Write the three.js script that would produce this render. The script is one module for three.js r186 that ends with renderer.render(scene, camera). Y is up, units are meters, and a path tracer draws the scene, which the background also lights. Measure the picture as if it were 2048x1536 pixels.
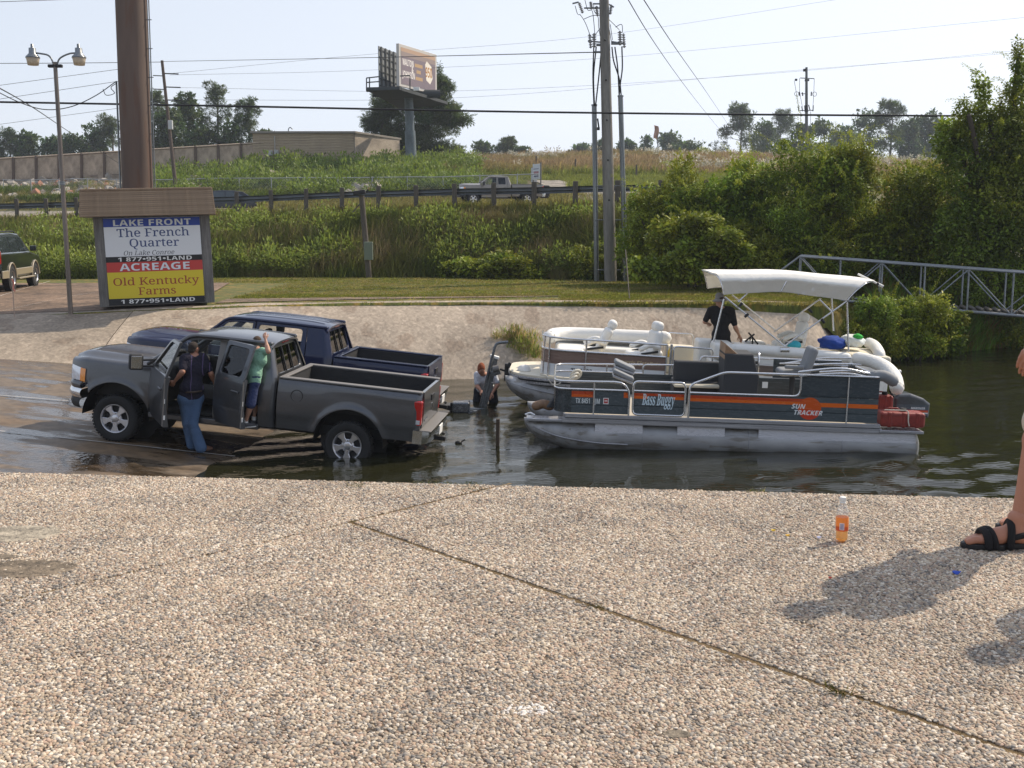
import * as THREE from 'three';
import { mergeGeometries } from 'three/addons/utils/BufferGeometryUtils.js';
import { RoundedBoxGeometry } from 'three/addons/geometries/RoundedBoxGeometry.js';
import { ImprovedNoise } from 'three/addons/math/ImprovedNoise.js';

// ---------- camera, sky, sun, exposure ----------
const scene = new THREE.Scene();
const FPX = 2196, PITCH = Math.atan(313 / 2196), EYE = 1.6;
const camera = new THREE.PerspectiveCamera(2 * Math.atan(768 / FPX) * 180 / Math.PI, 4 / 3, 0.1, 4000);
camera.position.set(0, EYE, 0);
camera.rotation.set(-PITCH, 0, 0);
const renderer = new THREE.WebGLRenderer({ antialias: true });
renderer.toneMapping = THREE.LinearToneMapping;
renderer.toneMappingExposure = 1.0;
renderer.shadowMap.enabled = true;

const imp = new ImprovedNoise();
const fbm = (x, y, z = 0, o = 4) => { let a = 0.5, s = 0; for (let i = 0; i < o; i++) { s += a * imp.noise(x, y, z + i * 7.3); x *= 2.03; y *= 2.03; a *= 0.5; } return s; };
const sst = (a, b, x) => { const t = Math.min(1, Math.max(0, (x - a) / (b - a))); return t * t * (3 - 2 * t); };
const lerp = (a, b, t) => a + (b - a) * t;
const clamp = (x, a, b) => Math.min(b, Math.max(a, x));
function rng(seed) { let a = seed >>> 0; return () => { a = (a + 0x6D2B79F5) | 0; let t = Math.imul(a ^ (a >>> 15), 1 | a); t = (t + Math.imul(t ^ (t >>> 7), 61 | t)) ^ t; return ((t ^ (t >>> 14)) >>> 0) / 4294967296; }; }

const SUN = new THREE.Vector3(0.596, 0.695, -0.402).normalize();
{
  const W = 1024, H = 512, data = new Float32Array(W * H * 4), d = new THREE.Vector3();
  for (let j = 0; j < H; j++) for (let i = 0; i < W; i++) {
    const el = ((j + 0.5) / H - 0.5) * Math.PI, az = ((i + 0.5) / W - 0.5) * 2 * Math.PI;
    d.set(Math.cos(el) * Math.cos(az), Math.sin(el), Math.cos(el) * Math.sin(az));
    const e = Math.max(0, el), k = sst(0, 0.95, Math.pow(e, 0.75));
    let r = lerp(0.72, 0.15, k), g = lerp(0.80, 0.27, k), b = lerp(0.90, 0.52, k);
    const ang = Math.acos(clamp(d.dot(SUN), -1, 1)) * 180 / Math.PI;
    const glow = 0.74 * Math.exp(-ang * ang / (60 * 60));
    r += glow * 1.0; g += glow * 0.94; b += glow * 0.90;
    const h = 1 / (Math.max(d.y, 0) + 0.16);
    const c = sst(0.02, 0.45, fbm(d.x * h * 0.55 + 3.1, d.z * h * 0.55, 1.7, 5) + 0.12) * 0.55 * sst(0, 0.12, e);
    const cw = Math.max(0.9, (r + g + b) / 3 + 0.08);
    r = lerp(r, cw, c); g = lerp(g, cw * 1.0, c); b = lerp(b, cw * 1.03, c);
    if (el < 0) { const q = sst(0, -0.25, el); r = lerp(r, 0.2, q); g = lerp(g, 0.19, q); b = lerp(b, 0.15, q); }
    const o = (j * W + i) * 4; data[o] = r; data[o + 1] = g; data[o + 2] = b; data[o + 3] = 1;
  }
  const t = new THREE.DataTexture(data, W, H, THREE.RGBAFormat, THREE.FloatType);
  t.mapping = THREE.EquirectangularReflectionMapping; t.magFilter = t.minFilter = THREE.LinearFilter; t.needsUpdate = true;
  scene.background = t; scene.environment = t; scene.backgroundIntensity = 1; scene.environmentIntensity = 1;
}
const sun = new THREE.DirectionalLight(new THREE.Color(1, 0.87, 0.70), 5.0);
sun.target.position.set(0, 0, -25); sun.position.copy(sun.target.position).addScaledVector(SUN, 80); sun.castShadow = true;
sun.shadow.mapSize.set(4096, 4096); sun.shadow.radius = 1.3;
Object.assign(sun.shadow.camera, { left: -70, right: 70, top: 70, bottom: -70, near: 1, far: 260 });
scene.add(sun, sun.target);
scene.fog = new THREE.FogExp2(new THREE.Color(0.78, 0.85, 0.95), 0.0004);

// ---------- helpers ----------
const V = (x, y, z) => new THREE.Vector3(x, y, z);
const CP = Math.cos(PITCH), SP = Math.sin(PITCH);
function ray(u, v) { const a = (u - 1024) / FPX, b = (768 - v) / FPX; return V(a, b * CP - SP, -b * SP - CP); }
function px(u, v, d) { const r = ray(u, v); return r.multiplyScalar(d / -r.z).add(V(0, EYE, 0)); }            // the point of a sight line at depth d
function gp(u, v, y = 0) { const r = ray(u, v); return r.multiplyScalar((y - EYE) / r.y).add(V(0, EYE, 0)); }  // the point of a sight line at height y
const names = {};
function numbered(n) { names[n] = (names[n] ?? -1) + 1; return names[n] ? n + '_' + String(names[n]).padStart(3, '0') : n; }
const C = (r, g, b) => new THREE.Color().setRGB(r, g, b);
const S = (hex) => new THREE.Color(hex);
function mat(color, rough = 0.8, o = {}) {
  const P = o.clearcoat !== undefined || o.transmission !== undefined || o.sheen !== undefined || o.specularIntensity !== undefined || o.ior !== undefined;
  return new (P ? THREE.MeshPhysicalMaterial : THREE.MeshStandardMaterial)({ color: Array.isArray(color) ? C(...color) : S(color), roughness: rough, ...o });
}
function clean(g) {
  if (!g.index) { const n = g.attributes.position.count; g.setIndex([...Array(n).keys()]); }
  for (const k of Object.keys(g.attributes)) if (!['position', 'normal', 'uv', 'color'].includes(k)) g.deleteAttribute(k);
  if (!g.attributes.uv) g.setAttribute('uv', new THREE.BufferAttribute(new Float32Array(g.attributes.position.count * 2), 2));
  if (!g.attributes.normal) g.computeVertexNormals();
  g.morphAttributes = {}; g.clearGroups();
  return g;
}
function obj(name, geos, material, parent = scene) {
  const list = (Array.isArray(geos) ? geos : [geos]).map(clean);
  const g = list.length > 1 ? mergeGeometries(list) : list[0];
  const m = new THREE.Mesh(g, material);
  m.castShadow = m.receiveShadow = true;
  m.name = parent === scene ? numbered(name) : name;
  parent.add(m); return m;
}
const objs = (name, list, m, p) => (Array.isArray(list) ? list : [list]).map((g) => obj(name, g, m, p))[0];
function thing(name, label, category, p = V(0, 0, 0), turn = 0, group) {
  const o = new THREE.Group(); o.name = numbered(name); scene.add(o);
  o.position.copy(p); o.rotation.y = turn; o.userData = { label, category };
  if (group) o.userData.group = group;
  return o;
}
function tag(o, label, category, group, kind) { o.userData = { label, category }; if (group) o.userData.group = group; if (kind) o.userData.kind = kind; return o; }
function struct(o, label) { o.userData = { kind: 'structure' }; if (label) o.userData.label = label; return o; }
const tr = (g, x = 0, y = 0, z = 0, rx = 0, ry = 0, rz = 0) => { g.applyMatrix4(new THREE.Matrix4().compose(V(x, y, z), new THREE.Quaternion().setFromEuler(new THREE.Euler(rx, ry, rz, 'YXZ')), V(1, 1, 1))); return g; };
function box(w, h, d, x = 0, y = 0, z = 0, r = 0.01, ry = 0, rz = 0, rx = 0) {
  r = Math.min(r, w * 0.45, h * 0.45, d * 0.45);
  return tr(new RoundedBoxGeometry(w, h, d, r > 0.02 ? 3 : 1, r), x, y, z, rx, ry, rz);
}
function rod(a, b, r0, r1 = r0, seg = 10, open = false) {
  const d = b.clone().sub(a), g = new THREE.CylinderGeometry(r1, r0, d.length(), seg, 1, open);
  g.applyQuaternion(new THREE.Quaternion().setFromUnitVectors(V(0, 1, 0), d.clone().normalize()));
  g.translate((a.x + b.x) / 2, (a.y + b.y) / 2, (a.z + b.z) / 2); return g;
}
function tube(pts, r, seg = 0, rad = 8, closed = false, tension = 0.5) {
  const c = new THREE.CatmullRomCurve3(pts, closed, 'catmullrom', tension);
  const g = new THREE.TubeGeometry(c, seg || pts.length * 5, r, rad, closed);
  if (closed) return g;
  const e = [pts[0], pts[pts.length - 1]].map((p) => { const s = new THREE.SphereGeometry(r, rad, 4); s.translate(p.x, p.y, p.z); return s; });
  return mergeGeometries([g, ...e].map(clean));
}
// a tube through corner points, its bends rounded with radius b
function bent(pts, r, b = 0.06, rad = 8, closed = false) {
  const out = [], n = pts.length;
  for (let i = 0; i < n; i++) {
    if (!closed && (i === 0 || i === n - 1)) { out.push(pts[i]); continue; }
    const p = pts[i], a = pts[(i + n - 1) % n], c = pts[(i + 1) % n];
    const va = a.clone().sub(p), vc = c.clone().sub(p), q = Math.min(b, va.length() * 0.45, vc.length() * 0.45);
    va.setLength(q); vc.setLength(q);
    for (const t of [0, 0.25, 0.5, 0.75, 1]) { const A = p.clone().add(va).lerp(p, t), B = p.clone().lerp(p.clone().add(vc), t); out.push(A.lerp(B, t)); }
  }
  const path = new THREE.CurvePath();
  for (let i = 0; i < out.length - (closed ? 0 : 1); i++) path.add(new THREE.LineCurve3(out[i], out[(i + 1) % out.length]));
  // ring at every out point
  const P = out.length, pos = [], idx = [], nor = [], uv = []; let prevN = null;
  for (let i = 0; i < P; i++) {
    const a = out[closed ? (i + P - 1) % P : Math.max(0, i - 1)], c = out[closed ? (i + 1) % P : Math.min(P - 1, i + 1)];
    const t = c.clone().sub(a).normalize();
    let nn = prevN ? prevN.clone() : (Math.abs(t.y) < 0.9 ? V(0, 1, 0) : V(1, 0, 0));
    nn.addScaledVector(t, -nn.dot(t)).normalize(); prevN = nn; const bb = t.clone().cross(nn);
    for (let k = 0; k <= rad; k++) { const w = k / rad * 2 * Math.PI, x = nn.clone().multiplyScalar(Math.cos(w)).addScaledVector(bb, Math.sin(w)); nor.push(x.x, x.y, x.z); pos.push(out[i].x + x.x * r, out[i].y + x.y * r, out[i].z + x.z * r); uv.push(k / rad, i); }
  }
  const R = rad + 1;
  for (let i = 0; i < (closed ? P : P - 1); i++) for (let k = 0; k < rad; k++) { const a = i * R + k, b2 = ((i + 1) % P) * R + k; idx.push(a, a + 1, b2, b2, a + 1, b2 + 1); }
  const g = new THREE.BufferGeometry();
  g.setAttribute('position', new THREE.Float32BufferAttribute(pos, 3)); g.setAttribute('normal', new THREE.Float32BufferAttribute(nor, 3)); g.setAttribute('uv', new THREE.Float32BufferAttribute(uv, 2)); g.setIndex(idx);
  return g;
}
function patch(nu, nv, fn, uvs) {
  const pos = [], uv = [], idx = [];
  for (let j = 0; j <= nv; j++) for (let i = 0; i <= nu; i++) { const p = fn(i / nu, j / nv); pos.push(p.x, p.y, p.z); const t = uvs ? uvs(i / nu, j / nv, p) : [i / nu, j / nv]; uv.push(t[0], t[1]); }
  for (let j = 0; j < nv; j++) for (let i = 0; i < nu; i++) { const a = j * (nu + 1) + i; idx.push(a, a + 1, a + nu + 1, a + 1, a + nu + 2, a + nu + 1); }
  const g = new THREE.BufferGeometry();
  g.setAttribute('position', new THREE.Float32BufferAttribute(pos, 3)); g.setAttribute('uv', new THREE.Float32BufferAttribute(uv, 2)); g.setIndex(idx); g.computeVertexNormals();
  return g;
}
function lathe(pts, seg = 24) { return new THREE.LatheGeometry(pts.map((p) => new THREE.Vector2(p[0], p[1])), seg); }
function poly(pts, depth, bevel = 0.006, seg = 1, holes = []) {            // outline in x,y pushed along z from 0 to depth
  const s = new THREE.Shape(pts.map((p) => new THREE.Vector2(p[0], p[1])));
  for (const h of holes) s.holes.push(new THREE.Path(h.map((p) => new THREE.Vector2(p[0], p[1]))));
  const g = new THREE.ExtrudeGeometry(s, { depth: Math.max(depth - 2 * bevel, 0.0005), bevelEnabled: bevel > 0, bevelThickness: bevel, bevelSize: bevel, bevelOffset: -bevel, bevelSegments: seg, curveSegments: 10 });
  return g.translate(0, 0, bevel);
}
const roundRect = (x0, y0, x1, y1, r, n = 4) => { const o = []; for (const [cx, cy, a] of [[x1 - r, y1 - r, 0], [x0 + r, y1 - r, 1], [x0 + r, y0 + r, 2], [x1 - r, y0 + r, 3]]) for (let i = 0; i <= n; i++) { const w = (a + i / n) * Math.PI / 2; o.push([cx + r * Math.cos(w), cy + r * Math.sin(w)]); } return o; };
// tileable value noise for textures
function tileNoise(seed) {
  const R = rng(seed), N = 256, t = new Float32Array(N * N); for (let i = 0; i < N * N; i++) t[i] = R();
  return (x, y, per) => { const xi = Math.floor(x), yi = Math.floor(y), fx = x - xi, fy = y - yi, u = fx * fx * (3 - 2 * fx), v = fy * fy * (3 - 2 * fy), w = (a) => ((a % per) + per) % per; const g = (a, b) => t[(w(b) % N) * N + (w(a) % N)]; return lerp(lerp(g(xi, yi), g(xi + 1, yi), u), lerp(g(xi, yi + 1), g(xi + 1, yi + 1), u), v); };
}
const tn = tileNoise(11), tn2 = tileNoise(37);
function tfbm(u, v, f, o = 4, n = tn, ay = 1) { let s = 0, a = 0.5, q = 0; for (let i = 0; i < o; i++) { s += a * n(u * f + i * 17, v * f * ay + i * 5, Math.round(f * Math.max(1, ay))); q += a; a *= 0.55; f *= 2; } return s / q; }
function tex(size, fn, { srgb = false, rep = [1, 1], h = size } = {}) {
  const d = new Uint8Array(size * h * 4);
  for (let j = 0; j < h; j++) for (let i = 0; i < size; i++) { const c = fn((i + 0.5) / size, (j + 0.5) / h), o = (j * size + i) * 4; const a = Array.isArray(c) ? c : [c, c, c]; d[o] = clamp(a[0], 0, 1) * 255; d[o + 1] = clamp(a[1], 0, 1) * 255; d[o + 2] = clamp(a[2], 0, 1) * 255; d[o + 3] = 255; }
  const t = new THREE.DataTexture(d, size, h, THREE.RGBAFormat); t.wrapS = t.wrapT = THREE.RepeatWrapping; t.magFilter = THREE.LinearFilter; t.minFilter = THREE.LinearMipmapLinearFilter; t.generateMipmaps = true;
  if (srgb) t.colorSpace = THREE.SRGBColorSpace; t.repeat.set(...rep); t.needsUpdate = true; return t;
}
function rep(t, x, y = x) { const c = t.clone(); c.repeat.set(x, y); c.needsUpdate = true; return c; }
function canvas(w, h, draw) { const c = document.createElement('canvas'); c.width = w; c.height = h; draw(c.getContext('2d'), w, h); const t = new THREE.CanvasTexture(c); t.colorSpace = THREE.SRGBColorSpace; t.anisotropy = 8; return t; }
function instanced(name, geo, material, items, parent = scene) {           // items: {p, q, s, c}
  const m = new THREE.InstancedMesh(clean(geo), material, items.length), M = new THREE.Matrix4();
  items.forEach((it, i) => { m.setMatrixAt(i, M.compose(it.p, it.q, it.s)); if (it.c) m.setColorAt(i, it.c); });
  m.castShadow = m.receiveShadow = true; m.name = parent === scene ? numbered(name) : name; parent.add(m); return m;
}
const qY = (a) => new THREE.Quaternion().setFromAxisAngle(V(0, 1, 0), a);
const qE = (x, y, z) => new THREE.Quaternion().setFromEuler(new THREE.Euler(x, y, z, 'YXZ'));

const noiseT = tex(512, (u, v) => tfbm(u, v, 8, 5));
const grainT = tex(256, (u, v) => tfbm(u, v, 48, 3));
const concT = tex(512, (u, v) => { const a = tfbm(u, v, 5, 5), b = tfbm(u, v, 60, 3, tn2), s = sst(0.62, 0.75, tfbm(u, v, 12, 4, tn2)); const k = 0.66 + 0.5 * (a - 0.5) + 0.35 * (b - 0.5) - 0.13 * s; return [k * 0.98, k * 0.95, k * 0.9]; }, { srgb: true });

// ---------- terrain ----------
const WATER = -2.25;
const RY = 5.5 * Math.PI / 180, RA = V(Math.cos(RY), 0, Math.sin(RY)), RB = V(Math.sin(RY), 0, -Math.cos(RY)); // down the ramp, across it away from the camera
const shore = gp(500, 890, WATER), S0 = shore.dot(RA), KR = 0.093;
const rampY = (s) => { const q = s - S0; return q < -12 ? WATER + 12 * KR + (-q - 12) * 0.05 : WATER - q * KR - (q > 5 ? (q - 5) * 0.03 : 0); };
const COLS = [[-1, [[26, -1.6], [27, -0.9], [34, -0.6], [46, -0.4], [75, 1.9], [101, 2.2], [110, 3.4], [122, 5.3], [150, 6.5], [300, 8], [600, 10], [1500, 14]]],
  [-0.466, [[28.6, -1.3], [28.8, -0.72], [34, -0.52], [44, -0.46], [59.3, 2.0], [85, 2.4], [94, 3.7], [116, 5.9], [140, 6.8], [300, 8], [600, 10], [1500, 14]]],
  [-0.25, [[29.4, -1.2], [29.6, -0.5], [34, -0.46], [46, -0.46], [54.7, 2.26], [80, 2.7], [89, 3.7], [117, 7.0], [140, 8], [300, 9], [600, 10], [1500, 14]]],
  [-0.145, [[30, -1.2], [30.2, -0.46], [34, -0.46], [46, -0.46], [52.7, 2.45], [78, 2.9], [87, 3.7], [117, 7.9], [140, 9], [300, 10], [600, 11], [1500, 14]]],
  [-0.04, [[30.3, -1.2], [30.5, -0.46], [34, -0.46], [46, -0.46], [50.9, 2.57], [77, 3.05], [86, 4.0], [110, 7.2], [165, 11.6], [300, 12], [600, 12], [1500, 14]]],
  [0.09, [[30.3, -1.2], [30.5, -0.46], [34, -0.46], [43.5, -0.46], [48.7, 2.6], [74, 3.1], [84, 4.3], [110, 6.9], [170, 12.7], [300, 13], [600, 12], [1500, 14]]],
  [0.2, [[30.4, -1.2], [30.6, -0.46], [34, -0.46], [42, -0.46], [47.1, 2.6], [72, 3.1], [82, 4.3], [110, 6.9], [170, 12.4], [300, 13], [600, 12], [1500, 14]]],
  [0.29, [[30.8, -1.2], [31, -0.55], [34, -0.55], [40, -0.4], [45.8, 2.6], [71, 3.1], [82, 4.2], [110, 6.7], [170, 11.8], [300, 13], [600, 12], [1500, 14]]],
  [0.35, [[30.6, -3.3], [32.3, -2.3], [34.5, -1.4], [40, -0.7], [45, 2.5], [70, 3.0], [82, 4.1], [110, 6.4], [170, 11.3], [300, 13], [600, 12], [1500, 14]]],
  [0.47, [[33, -3.3], [36.2, -2.3], [39, -1.5], [42, -0.7], [48, 2.4], [70, 2.9], [82, 4.0], [110, 6.2], [170, 10.6], [300, 13], [600, 12], [1500, 14]]],
  [1, [[42, -3.3], [45, -2.3], [49, -1.4], [54, -0.6], [62, 2.0], [80, 2.6], [92, 3.6], [120, 6], [180, 10], [300, 12], [600, 12], [1500, 14]]]];
function profile(t) {
  t = clamp(t, -1, 1); let i = 0; while (i < COLS.length - 2 && t > COLS[i + 1][0]) i++;
  const k = (t - COLS[i][0]) / (COLS[i + 1][0] - COLS[i][0]);
  return COLS[i][1].map((p, n) => [lerp(p[0], COLS[i + 1][1][n][0], k), lerp(p[1], COLS[i + 1][1][n][1], k)]);
}
function seg(x, d) { const P = profile(x / d); let i = 0; while (i < P.length - 2 && d > P[i + 1][0]) i++; return [i, clamp((d - P[i][0]) / (P[i + 1][0] - P[i][0]), 0, 1), P]; }
function ground(x, d) { const [i, k, P] = seg(x, d); const n = i >= 3 && i !== 4 ? fbm(x * 0.12, d * 0.12) * 0.35 : 0; return lerp(P[i][1], P[i + 1][1], k) + (i === 3 ? n * Math.sin(Math.PI * k) : i === 4 ? 0 : i >= 5 ? n * Math.min(1, i === 5 ? k * 2 : 1) : 0); }
const gpt = (x, d, dy = 0) => V(x, ground(x, d) + dy, -d);
function gpx(u, d, dy = 0) { const p = px(u, 455, d); return gpt(p.x, d, dy); }   // ground under image column u at depth d

const grassT = tex(512, (u, v) => { const a = tfbm(u, v, 6, 4), b = tfbm(u, v, 70, 3, tn2), c = tfbm(u, v, 14, 4, tn2); const k = 0.52 + 0.35 * (b - 0.5), w = sst(0.42, 0.68, c * 0.6 + a * 0.4); return [k * lerp(0.72, 1.12, w), k * lerp(0.82, 0.98, w), k * lerp(0.38, 0.55, w)]; }, { srgb: true });
{
  const T = []; for (let t = -1; t <= 1.0001; t += 0.0125) T.push(Math.min(t, 1));
  const parts = [5, 4, 10, 16, 12, 6, 14, 18, 10, 6, 5], K = []; parts.forEach((n, i) => { for (let j = 0; j < n; j++) K.push(i + j / n); }); K.push(11);
  const pos = [], uv = [], col = [], idx = [], c = new THREE.Color();
  for (const k of K) for (const t of T) {
    const i = Math.min(10, Math.floor(k)), f = k - i, P = profile(t), d = lerp(P[i][0], P[i + 1][0], f), x = t * d, y = ground(x, d + 1e-4);
    pos.push(x, y, -d); uv.push(x / 3, d / 3);
    const n = fbm(x * 0.3, d * 0.3, 2) + 0.5;
    if (k < 3) c.setRGB(0.60, 0.54, 0.30); else if (k < 4) c.setRGB(0.40, 0.42, 0.17); else if (k < 6) c.setRGB(0.42, 0.38, 0.24);
    else if (t < -0.06) c.setRGB(0.4, 0.36, 0.26); else c.setRGB(0.52, 0.42, 0.27);
    c.multiplyScalar(0.8 + 0.4 * n); col.push(c.r, c.g, c.b);
  }
  const nT = T.length;
  for (let j = 0; j < K.length - 1; j++) for (let i = 0; i < nT - 1; i++) { const a = j * nT + i; idx.push(a, a + 1, a + nT, a + 1, a + nT + 1, a + nT); }
  const g = new THREE.BufferGeometry(); g.setAttribute('position', new THREE.Float32BufferAttribute(pos, 3)); g.setAttribute('uv', new THREE.Float32BufferAttribute(uv, 2)); g.setAttribute('color', new THREE.Float32BufferAttribute(col, 3)); g.setIndex(idx); g.computeVertexNormals();
  struct(obj('ground', g, mat([1, 1, 1], 0.95, { map: grassT, vertexColors: true, bumpMap: rep(grainT, 1), bumpScale: 0.02 })), 'lawn, weedy bank and field rising from the lake to the hilltop');
}
// a sheet that lies on the terrain: corners a,b (near) and c,d (far) in x,depth
function sheet(a, b, c, d, nu, nv, lift) { return patch(nu, nv, (u, v) => { const x = lerp(lerp(a[0], b[0], u), lerp(d[0], c[0], u), v), z = lerp(lerp(a[1], b[1], u), lerp(d[1], c[1], u), v); return V(x, ground(x, z) + lift, -z); }, (u, v, p) => [p.x / 4, p.z / 4]); }
const railD = (x) => 50.2 - 0.33 * x;
struct(obj('road', patch(60, 10, (u, v) => { const x = lerp(-62, 26, u), d = railD(x) + lerp(0.3, 24, v); return V(x, ground(x, d) + 0.05, -d); }, (u, v, p) => [p.x / 4, p.z / 4]), mat([0.62, 0.58, 0.52], 0.9, { map: concT })), 'pale concrete highway behind the guard rail');
struct(obj('side_road', sheet([5.0, 78], [13, 76], [4.2, 98], [1.6, 98], 12, 24, 0.07), mat([0.6, 0.57, 0.52], 0.9, { map: concT })), 'pale side road leaving the highway behind the tan pickup');
struct(obj('parking_lot', sheet([-17, 28.9], [-8.6, 29.6], [-10.5, 41], [-30, 41], 24, 20, 0.03), mat([0.42, 0.3, 0.22], 0.95, { map: concT, bumpMap: rep(grainT, 4), bumpScale: 0.01 })), 'brown gravelled parking lot left of the land sign');
{ // white parking stripes, laid as thin paint sheets
  const st = []; for (const [a, b] of [[[0, 593], [100, 566]], [[0, 612], [190, 588]]]) { const p = gp(a[0], a[1], -0.5), q = gp(b[0], b[1], -0.5); st.push(sheet([p.x, -p.z - 0.05], [q.x, -q.z - 0.05], [q.x, -q.z + 0.05], [p.x, -p.z + 0.05], 20, 1, 0.045)); }
  struct(obj('parking_stripe', st, mat([0.6, 0.56, 0.5], 0.9, { bumpMap: noiseT, bumpScale: 0.003 })));
}
struct(obj('dirt_path', patch(40, 4, (u, v) => { const x = lerp(-8.3, 1.5, u), d = lerp(30.6, 33, u) + lerp(0.05, 1.5 - u * 1.25, v) + 0.25 * fbm(x * 1.3, v * 2); return V(x, ground(x, d) + 0.02, -d); }, (u, v, p) => [p.x / 2, p.z / 2]), mat([0.40, 0.30, 0.22], 0.95, { map: concT })), 'worn bare dirt strip in the lawn beside the sign');
// concrete embankment between ramp or water and the lawn
{
  const TOE = [[-24, 23.8], [-12, 25.8], [-2.8, 27.3], [5, 28.4], [8.5, 29.4], [10.4, 31.2]];
  const toe = (x) => { let i = 0; while (i < TOE.length - 2 && x > TOE[i + 1][0]) i++; return lerp(TOE[i][1], TOE[i + 1][1], (x - TOE[i][0]) / (TOE[i + 1][0] - TOE[i][0])); };
  const wear = tex(768, (u, v) => { const a = tfbm(u, v, 4, 5), b = tfbm(u, v, 90, 3, tn2), s = sst(0.60, 0.70, tfbm(u, v, 9, 5, tn2)), sp = sst(0.70, 0.78, tfbm(u, v, 40, 2)); const k = 0.70 + 0.22 * (a - 0.5) + 0.22 * (b - 0.5) - 0.07 * s + 0.08 * sp; return [k, k * (0.95 - 0.02 * s), k * (0.89 - 0.03 * s)]; }, { srgb: true });
  const slab = (x0, x1, nu) => patch(nu, 14, (u, v) => {
    const xt = lerp(x0, x1, u), dt = toe(xt), yt = Math.max(rampY(V(xt, 0, -dt).dot(RA)), WATER - 0.25) - 0.06;
    let P = profile(xt / 29.5), top = P[1]; const xb = xt;
    const x = lerp(xt, xb, v), d = lerp(dt, top[0] + 0.25, v), b = Math.sin(Math.PI * v * 0.5);
    return V(x, lerp(yt, top[1] + 0.04, lerp(v, b, 0.35)) + 0.05 * fbm(x * 0.5, d * 0.9), -d);
  }, (u, v, p) => [p.x / 5, p.z / 5]);
  const q = -10.1;
  struct(obj('embankment', slab(-24, q - 0.008, 40), mat([0.62, 0.57, 0.50], 0.95, { map: wear, bumpMap: rep(noiseT, 6), bumpScale: 0.009 })), 'weathered greyer concrete bank at the left');
  struct(obj('embankment', slab(q + 0.008, 9.6, 80), mat([0.80, 0.735, 0.65], 0.95, { map: wear, bumpMap: rep(noiseT, 6), bumpScale: 0.009 })), 'pale sloping concrete bank under the lawn');
}
// ramp
{
  const wet = tex(512, (u, v) => { const a = tfbm(u, v, 4, 5, tn, 3), k = sst(0.40, 0.58, a); return [0, 0.06 + 0.5 * k + 0.1 * tfbm(u, v, 50, 2), 0]; });
  const rc = tex(512, (u, v) => { const a = tfbm(u, v, 4, 5, tn, 3), k = sst(0.40, 0.60, a), b = tfbm(u, v, 60, 3, tn2), s = sst(0.5, 0.7, tfbm(u, v, 6, 4, tn2)); const q = lerp(0.42, 0.66, k) + 0.25 * (b - 0.5); return [q, q * (0.92 - 0.06 * s), q * (0.82 - 0.14 * s)]; }, { srgb: true });
  const g = patch(160, 60, (u, v) => { const s = lerp(-26, 24, u), b = lerp(6.2, 33, v); const p = V(0, rampY(s) + 0.012 * fbm(s * 0.5, b * 0.5), 0).addScaledVector(RA, s).addScaledVector(RB, b); return p; }, (u, v) => [u * 50 / 7, v * 26.8 / 7]);
  const ramp = struct(obj('boat_ramp', g, mat([0.36, 0.325, 0.285], 1, { map: rc, roughnessMap: wet, bumpMap: rep(grainT, 3), bumpScale: 0.004, specularIntensity: 1 })), 'wet concrete launching ramp running down into the lake');
  // painted lane lines on the ramp
  for (const [a, b] of [[[-20, 790], [150, 804]], [[-20, 861], [470, 914]]]) {
    const on = (u, v) => { const r = ray(u, v); let t = 20; for (let i = 0; i < 30; i++) { const p = r.clone().multiplyScalar(t); t *= 1 + ((EYE + p.y) - rampY(p.dot(RA))) / (EYE + 2); } return r.multiplyScalar(t).add(V(0, EYE, 0)); };
    const p = on(...a), q = on(...b), w = b[0] === 600 ? 0.3 : 0.045, R = rng(5);
    const line = patch(90, 1, (u, v) => { const x = p.clone().lerp(q, u).addScaledVector(RB, (v - 0.5) * w * (0.8 + 0.4 * R())); x.y = rampY(x.dot(RA)) + 0.016; return x; });
    struct(obj('lane_line', line, w > 0.2 ? mat([0.30, 0.20, 0.09], 0.5, { bumpMap: noiseT, bumpScale: 0.002 }) : mat([0.38, 0.36, 0.33], 0.5)));
  }
}
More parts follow.
